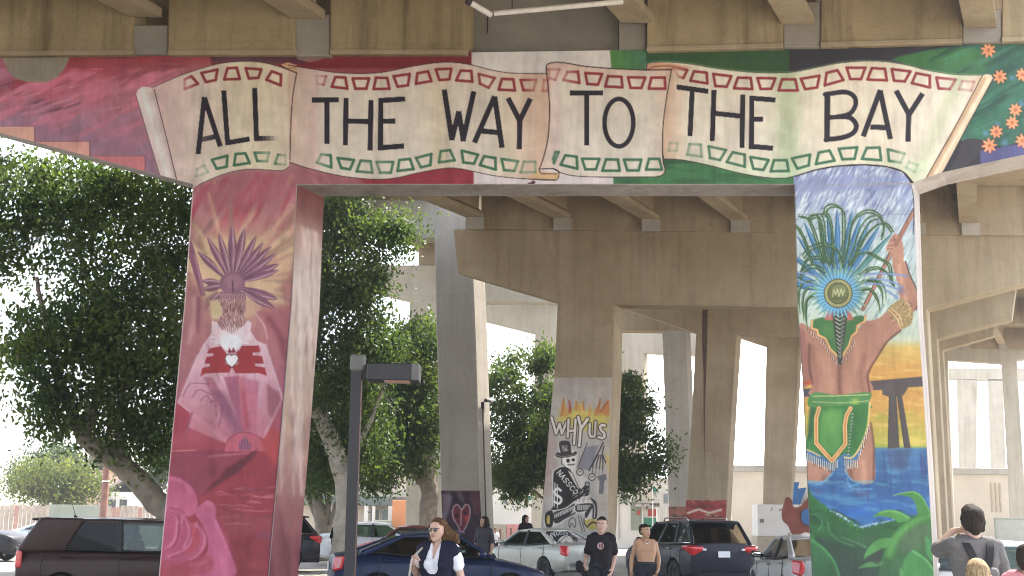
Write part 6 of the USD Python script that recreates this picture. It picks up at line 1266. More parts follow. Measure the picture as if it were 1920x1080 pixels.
# ------------------------------------------------------------------ cars
def car_paint(name, col, metal=0.1, rough=0.42, coat=0.15, spec=0.3):
    nodes = {'g': ('geometry', {}), 'n': ('noise_texture', {'scale': 6.0, 'detail': 5.0}), 'r': ('rgb_ramp', {'ramp': [(0.3, [c * .88 for c in col]), (0.7, [min(c * 1.05, 1) for c in col])]}), 'rr': ('map_range', {'from_min': 0.3, 'from_max': 0.7, 'to_min': rough * .85, 'to_max': rough * 1.2}),
             'p': ('principled_bsdf', {'metallic': metal, 'coat_weight': coat, 'coat_roughness': 0.08, 'specular_ior_level': spec})}
    return usdkit.material(stage, LK + name, nodes, [('g.position', 'n.vector'), ('n.fac', 'r.fac'), ('r.color', 'p.base_color'), ('n.fac', 'rr.value'), ('rr.result', 'p.roughness')], surface='p.BSDF')
M['car_brown'] = car_paint('car_brown', (0.040, 0.019, 0.015)); M['car_blue'] = car_paint('car_blue', (0.010, 0.020, 0.062)); M['car_silver'] = car_paint('car_silver', (0.46, 0.46, 0.41), .5); M['car_navy'] = car_paint('car_navy', (0.010, 0.011, 0.020)); M['car_black'] = car_paint('car_black', (0.010, 0.010, 0.014)); M['car_white'] = car_paint('car_white', (0.72, 0.72, 0.72), 0.0); M['car_red'] = car_paint('car_red', (0.16, 0.03, 0.025)); M['car_grey'] = car_paint('car_grey', (0.42, 0.43, 0.43), .4); M['car_pale'] = car_paint('car_pale', (0.55, 0.62, 0.66), .2)
def pane_mat(name, tint, ior=1.5):
    nodes = {'t': ('transparent_bsdf', {'color': tint}), 'g': ('glossy_bsdf', {'color': (0.9, 0.95, 1.0), 'roughness': 0.03}), 'f': ('fresnel', {'IOR': ior}), 'm': ('mix_closure', {})}
    return usdkit.material(stage, LK + name, nodes, [('f.fac', 'm.fac'), ('t.BSDF', 'm.closure1'), ('g.BSDF', 'm.closure2')], surface='m.closure')
M['pane'] = pane_mat('car_glass', (0.55, 0.62, 0.58)); M['pane_dark'] = pane_mat('car_glass_dark', (0.08, 0.085, 0.085), 1.33)
M['rubber'] = simple('rubber', (0.014, 0.014, 0.015), 0.85); M['alloy'] = simple('alloy', (0.5, 0.5, 0.5), 0.3, metal=0.9); M['trim'] = simple('black_trim', (0.016, 0.016, 0.018), 0.55); M['chrome'] = simple('chrome', (0.75, 0.75, 0.75), 0.12, metal=1.0)
M['cabin'] = simple('cabin', (0.035, 0.033, 0.032), 0.8); M['tail_red'] = simple('tail_red', (0.50, 0.02, 0.025), 0.12, spec=0.8, coat=1.0); M['lamp_clear'] = simple('lamp_clear', (0.72, 0.74, 0.76), 0.1, spec=0.8, coat=1.0); M['amber'] = simple('amber', (0.7, 0.22, 0.03), 0.2, coat=1.0); M['plate'] = simple('plate', (0.72, 0.74, 0.76), 0.5)

def wheel_meshes(R, w):
    t = revolve([(R * .62, -w * .42), (R * .80, -w * .5), (R * .95, -w * .46), (R, -w * .25), (R, w * .25), (R * .95, w * .46), (R * .80, w * .5), (R * .62, w * .42), (R * .62, -w * .42)], 40)
    parts = [revolve([(R * .58, -w * .36), (R * .66, -w * .44), (R * .67, -w * .36), (R * .60, w * .3), (R * .56, w * .3), (R * .58, -w * .36)], 36), revolve([(0.0, -w * .36), (R * .15, -w * .36), (R * .17, -w * .2), (0.0, -w * .2)], 20)]
    for k in range(5):
        a = k * 2 * math.pi / 5; c, s = math.cos(a), math.sin(a); q = [(R * .10, -R * .07), (R * .60, -R * .12), (R * .60, R * .12), (R * .10, R * .07)]
        V = [(x * c - y * s, x * s + y * c, z) for z in (-w * .34, -w * .22) for x, y in q]; parts.append(hullpts(V))
    d = revolve([(0, -w * .1), (R * .58, -w * .1), (R * .58, -w * .05), (0, -w * .05)], 24)
    rot = trimesh.transformations.rotation_matrix(math.pi / 2, (1, 0, 0))       # hub face looks to -y
    out = []
    for m in (t, cat(parts), d):
        m = m.copy(); m.apply_transform(rot); out.append(m)
    return out

def make_car(name, label, S, mats, category='car', group=None):
    """x forward from the rear bumper, y to the left, z up. S: profile and plan of the car"""
    L, Wd = S['L'], S['W'] / 2; paint, glass = M[mats[0]], M[mats[1]]
    t = thing(name, label, category, group=group)
    # body shell: stations along x of (x, half width, sill z, shoulder z, deck z)
    st = S['st']; V = []; n = 0
    for (x, hw, z0, zs, zd) in st:
        sec = [(-hw * .86, z0), (-hw * .97, z0 + .10), (-hw, (z0 + zs) * .52), (-hw * .985, zs - .06), (-hw * .955, zs), (-hw * .90, zs + (zd - zs) * .55 + .015), (-hw * .78, zd), (-hw * .40, zd + .025), (0, zd + .035)]
        sec = sec + [(-y, z) for y, z in sec[-2::-1]]; n = len(sec); V += [(x, y, z) for y, z in sec]
    Fc = []
    for i in range(len(st) - 1):
        for j in range(n):
            k = (j + 1) % n; a, b, c, d = i * n + j, i * n + k, (i + 1) * n + k, (i + 1) * n + j; Fc += [(a, b, c), (a, c, d)]
    c0 = len(V); V.append((st[0][0], 0, (st[0][2] + st[0][4]) / 2)); V.append((st[-1][0], 0, (st[-1][2] + st[-1][4]) / 2)); e = (len(st) - 1) * n
    for j in range(n): k = (j + 1) % n; Fc += [(c0, k, j), (c0 + 1, e + j, e + k)]
    body = trimesh.Trimesh(np.array(V, float), np.array(Fc), process=False)
    if body.volume < 0: body.invert()
    bm = T2M(body); R = S['R']
    for wx in S['wheels']:
        cyl = m3.Manifold.cylinder(2.4 * Wd, R * 1.16, R * 1.16, 40).rotate([90, 0, 0]).translate([wx, 1.2 * Wd, R * 1.0])
        mid = m3.Manifold.cube([R * 2.6, 2 * (Wd - .32), R * 3], True).translate([wx, 0, R]); bm = bm - (cyl - mid)
    bo = obj('body', M2T(bm), paint, t, smooth=32)
    zb = lambda x: float(np.interp(x, [s[0] for s in st], [s[4] for s in st])); hwb = lambda x: float(np.interp(x, [s[0] for s in st], [s[1] for s in st])) * .86
    # greenhouse
    (wx0, wz0), (rx0, rz0), (rx1, rz1), (bx1, bz1) = S['gh']      # windscreen base, roof front, roof rear, rear glass base
    wr = S['wr'] / 2; wb_f, wb_r = hwb(wx0) , hwb(bx1)
    ptA0, ptA1 = lambda s: (wx0, s * wb_f, wz0), lambda s: (rx0, s * wr, rz0); ptC1, ptC0 = lambda s: (rx1, s * wr, rz1), lambda s: (bx1, s * wb_r, bz1)
    xm = (rx0 + rx1) / 2; zm = max(rz0, rz1) + S.get('crown', .05)
    roof = hull([(x, s * (wr - .05), z - .02, .045) for s in (-1, 1) for x, z in ((rx0, rz0), (xm, zm - .03), (rx1, rz1))] + [(xm, 0, zm - .02, .05), (rx0 + .06, 0, rz0 + .015, .045), (rx1 - .06, 0, rz1 + .015, .045), (xm, s * wr * .6 if False else 0, zm - .02, .05)])
    ro = obj('roof', roof, paint, t, smooth=40)
    pr = S.get('pr', .035)
    for s in (-1, 1):
        obj('pillar', hull([(*ptA0(s), pr), (*ptA1(s), pr)], False), paint, t, smooth=50); obj('pillar', hull([(*ptC0(s), pr * S.get('cw', 1.6)), (*ptC1(s), pr * 1.1)] + ([(ptC0(s)[0] + S['cfat'], ptC0(s)[1], ptC0(s)[2], pr), (ptC1(s)[0] + S['cfat'], ptC1(s)[1], ptC1(s)[2], pr)] if 'cfat' in S else []), False), paint, t, smooth=50)
    def side(u, v, s, o=0.0):
        """u along the roof/belt from front to rear, v from belt to roof"""
        a = np.array(ptA0(s)) * (1 - u) + np.array(ptC0(s)) * u; a[2] = zb(a[0]) + .02; a[1] = s * hwb(a[0]); b = np.array(ptA1(s)) * (1 - u) + np.array(ptC1(s)) * u
        p = a * (1 - v) + b * v; p[1] += s * o; return p
    xs_ = S['pil']                                              # u of the pillars between the side windows
    for s in (-1, 1):
        for u in xs_: obj('pillar', hull([(*side(u, 0, s), .03), (*side(u, 1, s), .03), (*side(u + .02, 0, s), .03), (*side(u + .02, 1, s), .03)], False), M['trim'], t)
        us = [0.0] + xs_ + [1.0]
        for i in range(len(us) - 1):
            a, b = us[i] + .015, us[i + 1] - .015; q = np.array([side(a, .03, s, -.005), side(b, .03, s, -.005), side(b, .96, s, -.005), side(a, .96, s, -.005)])
            i2 = np.vstack([q, q - [0, s * .012, 0]]); m = hullpts(i2); obj('side_window', m, M[S.get('rear_glass', mats[1])] if i > 0 else glass, t)
        obj('belt_trim', tube([side(u, .0, s, .012) for u in np.linspace(0, 1, 9)], .014, 6), M['chrome'] if S.get('chrome') else M['trim'], t)
        # mirror, handles, door lines
        p = side(.06, .12, s, .12); mr = obj('mirror', hull([(p[0], p[1], p[2], .065), (p[0] - .05, p[1] + s * .12, p[2] + .01, .07), (p[0] - .02, p[1] - s * .1, p[2] - .03, .025)]), M[S.get('mirror', mats[0])], t, smooth=50)
        obj('mirror_glass', hull([(p[0] - .10, p[1] + s * .12, p[2] + .01, .045), (p[0] - .06, p[1], p[2], .045)], False), M['chrome'], mr)
        for u in S['handles']:
            p = side(u, 0, s); z = p[2] - .12; yy = s * float(np.interp(p[0], [q[0] for q in st], [q[1] for q in st])) * .985; obj('handle', hull([(p[0] - .1, yy + s * .02, z, .018), (p[0] + .1, yy + s * .02, z, .018)], False), paint if not S.get('chrome') else M['chrome'], t)
        for u in [0.02] + xs_ + [S.get('rearline', .88)]:
            p = side(u, 0, s); hw = float(np.interp(p[0], [q[0] for q in st], [q[1] for q in st])); obj('door_gap', tube([(p[0], s * hw * .97, p[2] - .08), (p[0], s * (hw + .002), p[2] - .35), (p[0] + .03, s * hw * .985, .36)], .008, 5), M['trim'], t)
    for nm, A, B in (('windscreen', (ptA0, ptA1), None), ('rear_window', (ptC0, ptC1), None)):
        lo, hi = A; q = []
        for v in (0.02, .97):
            for yv in np.linspace(-1, 1, 7):
                p = np.array(lo(1)) * (1 - v) + np.array(hi(1)) * v; y = p[1] * yv * .96; bow = (1 - yv * yv) * .07 * (1 if nm == 'windscreen' else -1); q.append((p[0] + bow, y, p[2] + (.01 if v < .5 else .02 * (1 - yv * yv))))
        q = np.array(q); fc = []
        for j in range(6): fc += [(j, j + 1, j + 8), (j, j + 8, j + 7)]
        fc = np.array(fc); m = trimesh.Trimesh(np.vstack([q, q - [.012 if nm == 'windscreen' else -.012, 0, 0]]), np.vstack([fc, fc[:, ::-1] + 14]), process=False); obj(nm, m, M[S.get('rear_glass', mats[1])] if nm == 'rear_window' else glass, t, smooth=True)
    if 'spoiler' in S: obj('spoiler', hull([(rx1 - .18, s * wr * .85, rz1 + .02, .025) for s in (-1, 1)] + [(rx1 + .1, s * wr * .9, rz1 + .03, .035) for s in (-1, 1)]), paint, t, smooth=40)
    if S.get('rails'):
        for s in (-1, 1): obj('roof_rail', tube([(rx0 - .25, s * wr * .82, zm - .02), (rx0 - .35, s * wr * .84, zm + .05), (rx1 + .45, s * wr * .84, zm + .05), (rx1 + .3, s * wr * .82, zm - .02)], .02, 6), M['chrome'], t)
    if 'antenna' in S: obj('antenna', tube([(S['antenna'], 0, zm), (S['antenna'] - .1, 0, zm + .28)], [.008, .004], 5), M['trim'], t); obj('antenna_base', hull([(S['antenna'], 0, zm, .04), (S['antenna'] - .03, 0, zm + .04, .02)], False), M['trim'], t)
    # inside
    for x, y in ((S['seats'][0], .38), (S['seats'][0], -.38), (S['seats'][1], .38), (S['seats'][1], -.38)):
        h = zb(wx0); obj('seat', hull([(x - .05, y - .18, h - .1, .07), (x - .05, y + .18, h - .1, .07), (x - .13, y - .15, h + .16, .06), (x - .13, y + .15, h + .16, .06)], False), M['cabin'], t); obj('headrest', hull([(x - .15, y - .09, h + .28, .06), (x - .15, y + .09, h + .28, .06)], False), M['cabin'], t)
    obj('dashboard', hull([(wx0 - .1, s * wb_f * .8, wz0 + .0, .06) for s in (-1, 1)] + [(wx0 - .45, s * wb_f * .8, wz0 + .02, .06) for s in (-1, 1)], False), M['cabin'], t)
    # lights, bumpers, plate
    for s in (-1, 1):
        hx, hy, hz = S['head']; o = obj('headlight', hull([(hx, s * hy, hz, .07), (hx - .28, s * (hy + .10), hz + .05, .05), (hx + .02, s * (hy - .2), hz - .02, .045)]), M['lamp_clear'], t, smooth=50); obj('indicator', hull([(hx - .3, s * (hy + .125), hz + .05, .035), (hx - .22, s * (hy + .11), hz + .03, .035)], False), M['amber'], o)
        tl = S['tail']; o = obj('tail_light', hull([(p[0], s * p[1], p[2], p[3]) for p in tl]), M['tail_red'], t, smooth=50); p = tl[-1]; obj('reversing_lamp', hull([(p[0] - .03, s * (p[1] - .03), p[2] - .02, .03), (p[0] - .03, s * (p[1] - .09), p[2] - .02, .03)], False), M['lamp_clear'], o)
    x0, w0 = st[0][0], st[0][1]; obj('rear_bumper', hull([(x0 + .06, s * (w0 - .05), z, .06) for s in (-1, 1) for z in (.36, .52)] + [(x0 + .3, s * (w0 + .02), z, .05) for s in (-1, 1) for z in (.36, .52)]), M[S.get('bumper', mats[0])], t, smooth=40)
    x1, w1 = st[-1][0], st[-1][1]; obj('front_bumper', hull([(x1 - .04, s * (w1 - .12), z, .06) for s in (-1, 1) for z in (.30, .48)] + [(x1 - .32, s * (w1 + .0), z, .05) for s in (-1, 1) for z in (.30, .48)]), M[S.get('bumper', mats[0])], t, smooth=40)
    obj('grille', rbox(x1 - .02, x1 + .015, -.4, .4, .52, .62, .01), M['trim'], t)
    pz = S.get('platez', .78); pl = obj('number_plate', rbox(x0 - .035 + S.get('platex', 0), x0 - .02 + S.get('platex', 0), -.16, .16, pz - .075, pz + .075, .004), M['plate'], t)
    # wheels
    ty, rim, disc = S['_wm'] if '_wm' in S else wheel_meshes(R, .22)
    for wx in S['wheels']:
        for s in (-1, 1):
            T_ = [m.copy() for m in (ty, rim, disc)]
            for m in T_:
                if s > 0: m.apply_transform(trimesh.transformations.rotation_matrix(math.pi, (0, 0, 1)))
                m.apply_translation((wx, s * (Wd - .13), R))
            w = obj('wheel', T_[0], M['rubber'], t, smooth=40); obj('rim', T_[1], M['alloy'], w, smooth=35); obj('brake_disc', T_[2], M['trim'], w)
    return t

def sedan(L=4.6, W=1.8, H=1.45):
    k = L / 4.6; h = H / 1.45
    st = [(0.0, .70, .40, .62, .86), (.06, .80, .32, .72, .98), (.35, .875, .26, .84, 1.03), (.85, .895, .22, .88, 1.04), (1.6, .90, .20, .88, .97), (2.4, .90, .20, .87, .95), (3.2, .90, .20, .84, .96), (3.55, .895, .21, .80, .90), (4.0, .87, .22, .72, .80), (4.35, .79, .25, .62, .70), (4.52, .68, .30, .54, .60), (4.6, .52, .36, .48, .52)]
    st = [(a * k, b * W / 1.8, c, d * h, e * h) for a, b, c, d, e in st]
    return dict(L=L, W=W, st=st, R=.32, wheels=(.92 * k, 3.62 * k), gh=((3.3 * k, .95 * h), (2.62 * k, 1.36 * h), (1.45 * k, 1.37 * h), (.62 * k, 1.04 * h)), wr=1.20 * W / 1.8, pil=[.46], handles=(.40, .80), seats=(2.3 * k, 1.45 * k), crown=.075 * h,
                head=(4.33 * k, .62 * W / 1.8, .64 * h), tail=[(.08, .70, .93 * h, .045), (.20, .825, .95 * h, .04), (.06, .74, .74 * h, .05), (.16, .825, .77 * h, .04), (.07, .64, .82 * h, .045)], cw=2.0)
def suv(L=4.8, W=1.94, H=1.76):
    k = L / 4.8; h = H / 1.76
    st = [(0.0, .74, .48, .80, 1.10), (.05, .86, .38, .92, 1.14), (.3, .94, .32, 1.0, 1.14), (1.0, .96, .28, 1.02, 1.12), (2.0, .965, .26, 1.02, 1.10), (3.2, .965, .26, 1.0, 1.10), (3.6, .955, .27, .98, 1.10), (4.1, .94, .28, .94, 1.05), (4.5, .90, .32, .86, .98), (4.72, .80, .38, .78, .88), (4.8, .66, .46, .70, .76)]
    st = [(a * k, b * W / 1.94, c, d * h, e * h) for a, b, c, d, e in st]
    return dict(L=L, W=W, st=st, R=.38, wheels=(.95 * k, 3.85 * k), gh=((3.42 * k, 1.12 * h), (2.78 * k, 1.62 * h), (.55 * k, 1.64 * h), (.14 * k, 1.14 * h)), wr=1.30 * W / 1.94, pil=[.36, .70], handles=(.32, .66), seats=(2.5 * k, 1.6 * k), crown=.06, rails=True, chrome=True, rear_glass='pane_dark',
                head=(4.58 * k, .70 * W / 1.94, .84 * h), tail=[(.03, .82, 1.04 * h, .07), (.10, .90, 1.06 * h, .06), (.30, .945, 1.06 * h, .04), (.04, .80, .92 * h, .06), (.02, .58, 1.03 * h, .06)], cw=1.6, platez=.92, platex=.01, spoiler=True)
def boxy(L=4.25, W=1.76, H=1.64):
    st = [(0.0, .72, .42, .74, 1.02), (.05, .82, .34, .84, 1.06), (.3, .87, .28, .90, 1.06), (1.0, .88, .24, .92, 1.04), (2.2, .88, .22, .92, 1.02), (3.05, .88, .22, .90, 1.02), (3.35, .875, .23, .88, 1.00), (3.75, .86, .25, .82, .92), (4.05, .80, .30, .72, .80), (4.2, .68, .36, .62, .68), (4.25, .56, .42, .54, .58)]
    return dict(L=L, W=W, st=st, R=.31, wheels=(.88, 3.42), gh=((3.28, 1.03), (2.98, 1.56), (.42, 1.58), (.12, 1.07)), wr=1.44, pil=[.44], handles=(.38, .74), seats=(2.1, 1.2), crown=.045, pr=.05, head=(4.02, .62, .76), tail=[(.06, .78, 1.0, .04), (.12, .82, 1.0, .03), (.06, .77, .76, .045), (.12, .82, .76, .03)], cw=1.8, cfat=.72, spoiler=True, antenna=.85, rear_glass='pane_dark')

def put(c, x, y, yaw):
    """origin of the car at (x, y), its nose turned yaw from +x"""
    xf = UsdGeom.Xformable(c); ops = xf.GetOrderedXformOps(); ops[0].Set(Gf.Vec3d(float(x), float(y), 0)); ops[1].Set(float(math.degrees(yaw)))

# brown boxy car facing right, side on
c = make_car('hatchback', 'dark brown boxy car seen side on at the left, small antenna on its roof', boxy(), ('car_brown', 'pane'))
put(c, xat(52, 24.6, 1.0), 24.6, math.radians(4))
S_ = sedan(4.35, 1.78, 1.44); c = make_car('sedan', 'dark blue sedan behind the woman in the navy vest', S_, ('car_blue', 'pane'))
put(c, xat(624, 26.0, 1.0), 25.6, math.radians(11))
S_ = sedan(4.85, 1.82, 1.46); S_['cw'] = 2.6; c = make_car('sedan', 'silver sedan seen from its rear corner between the flame column and the blue car', S_, ('car_silver', 'pane'))
put(c, xat(1104, 37.0, .9), 37.0, math.radians(122))
S_ = suv(4.82, 1.94, 1.80); c = make_car('suv', 'navy blue off-roader with roof rails seen from its rear corner beside the shirtless man', S_, ('car_navy', 'pane'))
put(c, xat(1357, 32.0, 1.0), 32.0, math.radians(105))
S_ = sedan(4.5, 1.78, 1.46); S_['mirror'] = 'trim'; c = make_car('sedan', 'silver sedan with big red tail lights, half hidden by the dancer column', S_, ('car_grey', 'pane'))
put(c, xat(1573, 25.0, 1.0), 25.0, math.radians(92))
S_ = suv(4.9, 1.95, 1.8); c = make_car('suv', 'black off-roader with its tail just right of the red column', S_, ('car_black', 'pane_dark'))
put(c, xat(598, 41.5, 1.0), 41.5, math.radians(180 + 12))
S_ = suv(5.0, 1.98, 1.75); c = make_car('suv', 'black off-roader with its nose at the left edge of the view', S_, ('car_black', 'pane'))
put(c, xat(42, 47.0, .8) - 5.0, 47.5, math.radians(-4))
c = make_car('hatchback', 'dark red car showing its roof above the blue sedan', sedan(3.95, 1.74, 1.46), ('car_red', 'pane')); put(c, xat(872, 45.0, 1.0), 45.0, math.radians(180))
c = make_car('sedan', 'white car parked beyond the lamp post', sedan(4.6, 1.8, 1.55), ('car_white', 'pane')); put(c, xat(592, 47.5, 1.0), 47.5, math.radians(6))
c = make_car('sedan', 'white car with blue reflections at the right edge behind the man with the backpack', sedan(4.4, 1.76, 1.45), ('car_white', 'pane')); put(c, xat(2052, 22.5, 1.0), 22.0, math.radians(168))
c = make_car('sedan', 'grey car showing its bonnet between the dancer column and the man with the backpack', sedan(4.4, 1.76, 1.45), ('car_grey', 'pane')); put(c, xat(1515, 28.6, 1.0), 28.6, math.radians(-6))
c = make_car('sedan', 'pale car parked by the board fence beyond the boxy car', sedan(4.5, 1.78, 1.45), ('car_pale', 'pane')); put(c, xat(28, 58.0, 1.0), 58.0, math.radians(0))
# ------------------------------------------------------------------ people
def cloth(name, col, rough=0.85, noise=0.18): return simple(name, col, rough, noise=noise, scale=9.0, bump=0.25, spec=0.2)
M['skin_light'] = simple('skin_light', (0.50, 0.31, 0.23), 0.55, noise=0.08, scale=12); M['skin_mid'] = simple('skin_mid', (0.38, 0.21, 0.14), 0.55, noise=0.08, scale=12); M['skin_tan'] = simple('skin_tan', (0.42, 0.235, 0.135), 0.5, noise=0.08, scale=12)
M['tee_white'] = cloth('tee_white', (0.72, 0.71, 0.74), noise=0.05); M['vest_navy'] = cloth('vest_navy', (0.012, 0.013, 0.028)); M['jeans'] = cloth('jeans', (0.02, 0.026, 0.05)); M['tee_black'] = cloth('tee_black', (0.013, 0.012, 0.014)); M['trouser_dark'] = cloth('trouser_dark', (0.022, 0.024, 0.032)); M['tee_grey'] = cloth('tee_grey', (0.115, 0.11, 0.108)); M['strap_black'] = cloth('strap_black', (0.02, 0.02, 0.022)); M['tee_pink'] = cloth('tee_pink', (0.55, 0.22, 0.25)); M['dress_grey'] = cloth('dress_grey', (0.05, 0.045, 0.055)); M['coat_black'] = cloth('coat_black', (0.008, 0.008, 0.009)); M['shoe'] = simple('shoe', (0.03, 0.03, 0.03), 0.6); M['lip'] = simple('lip', (0.32, 0.12, 0.10), 0.5); M['eye_white'] = simple('eye_white', (0.7, 0.68, 0.65), 0.3); M['iris'] = simple('iris', (0.03, 0.02, 0.015), 0.2); M['lens_dark'] = simple('lens_dark', (0.02, 0.012, 0.012), 0.1, coat=1.0); M['strap_pale'] = cloth('strap_pale', (0.45, 0.42, 0.36)); M['emblem'] = cloth('emblem', (0.46, 0.28, 0.28))
def hair_mat(name, lo, hi):
    nodes = {'g': ('geometry', {}), 'mp': ('mapping', {'scale': (60, 60, 7)}), 'n': ('noise_texture', {'scale': 2.0, 'detail': 4.0}), 'r': ('rgb_ramp', {'ramp': [(0.35, lo), (0.7, hi)]}), 'b': ('bump', {'strength': 0.7, 'distance': 0.01}), 'p': ('principled_bsdf', {'roughness': 0.75, 'specular_ior_level': 0.15})}
    return usdkit.material(stage, LK + name, nodes, [('g.position', 'mp.vector'), ('mp.vector', 'n.vector'), ('n.fac', 'r.fac'), ('r.color', 'p.base_color'), ('n.fac', 'b.height'), ('b.normal', 'p.normal')], surface='p.BSDF')
M['hair_brown'] = hair_mat('hair_brown', (0.035, 0.018, 0.01), (0.19, 0.10, 0.045)); M['hair_dark'] = hair_mat('hair_dark', (0.008, 0.006, 0.005), (0.035, 0.024, 0.018)); M['hair_blond'] = hair_mat('hair_blond', (0.16, 0.10, 0.05), (0.44, 0.33, 0.20))

SPH = m3.Manifold.sphere(1.0, 16)
def ball(p, r, sq=(1, 1, 1)): return SPH.scale([r * sq[0], r * sq[1], r * sq[2]]).translate([float(v) for v in p])
def bone(a, ra, b, rb): return m3.Manifold.batch_hull([ball(a, ra), ball(b, rb)])
def chain(js): return [bone(js[i][0], js[i][1], js[i + 1][0], js[i + 1][1]) for i in range(len(js) - 1)]
def union(L): return m3.Manifold.batch_boolean(L, m3.OpType.Add)
def finish(m, edge=0.02, it=10, fold=0.0, seed=0):
    t = M2T(m.refine_to_length(edge)); t = trimesh.Trimesh(t.vertices, t.faces, process=True)
    trimesh.smoothing.filter_taubin(t, lamb=.5, nu=.52, iterations=it)
    if fold:
        n = t.vertex_normals; t.vertices = t.vertices + n * ((meshkit.fbm(t.vertices * np.array([9, 9, 16]) + seed, 3, seed) - .5) * 2 * fold)[:, None]
    return t

def hand(wrist, d, palm_n, out, curl=0.5, s=1.0):
    """d: along the hand; palm_n: out of the palm; out: towards the thumb"""
    W = np.array(wrist, float); d = np.array(d, float); d /= np.linalg.norm(d); n = np.array(palm_n, float); n -= d * (n @ d); n /= np.linalg.norm(n); o = np.cross(n, d); o = o if o @ np.array(out) > 0 else -o
    L = [m3.Manifold.batch_hull([ball(W, .026 * s), ball(W + d * .05 * s + o * .028 * s, .016 * s), ball(W + d * .085 * s + o * .032 * s, .013 * s), ball(W + d * .085 * s - o * .034 * s, .012 * s), ball(W + d * .04 * s - o * .030 * s, .015 * s)])]
    for k, (off, ln) in enumerate(((.030, .072), (.011, .080), (-.011, .074), (-.032, .058))):
        p = W + d * .085 * s + o * off * s; a = curl * .9; q = p + (d * math.cos(a) + n * math.sin(a)) * ln * .5 * s; a2 = curl * 2.0; r = q + (d * math.cos(a2) + n * math.sin(a2)) * ln * .5 * s
        L += chain([(p, .0095 * s), (q, .0085 * s), (r, .007 * s)])
    b = W + d * .025 * s + o * .03 * s; q = b + (d * .6 + o * .6 + n * .35) * .045 * s; r = q + (d * .9 + n * .5) * .032 * s
    return L + chain([(b, .014 * s), (q, .011 * s), (r, .009 * s)])

def head_parts(H, yaw, s, tilt=0.0):
    """solid of the head about its centre H, face towards -y turned by yaw"""
    c, si = math.cos(yaw), math.sin(yaw)
    def w(x, y, z):
        z2 = z * math.cos(tilt) - y * math.sin(tilt); y2 = y * math.cos(tilt) + z * math.sin(tilt); return (H[0] + (x * c - y2 * si) * s, H[1] + (x * si + y2 * c) * s, H[2] + z2 * s)
    B = lambda x, y, z, r: ball(w(x, y, z), r * s)
    L = [m3.Manifold.batch_hull([B(0, .022, .032, .084), B(0, -.012, .04, .076), B(.02, -.02, -.01, .062), B(-.02, -.02, -.01, .062)]),
         m3.Manifold.batch_hull([B(.022, -.025, -.02, .055), B(-.022, -.025, -.02, .055), B(0, -.066, -.092, .022), B(.03, -.035, -.07, .028), B(-.03, -.035, -.07, .028)]),
         m3.Manifold.batch_hull([B(0, -.094, -.022, .011), B(.011, -.086, -.026, .008), B(-.011, -.086, -.026, .008), B(0, -.080, .018, .008)]),
         m3.Manifold.batch_hull([B(.016, -.082, -.056, .009), B(-.016, -.082, -.056, .009), B(0, -.086, -.056, .010)]), B(0, -.078, -.09, .016)]
    for q in (-1, 1): L.append(m3.Manifold.batch_hull([B(q * .078, .012, .012, .014), B(q * .08, .02, -.02, .010)]))
    return L, w

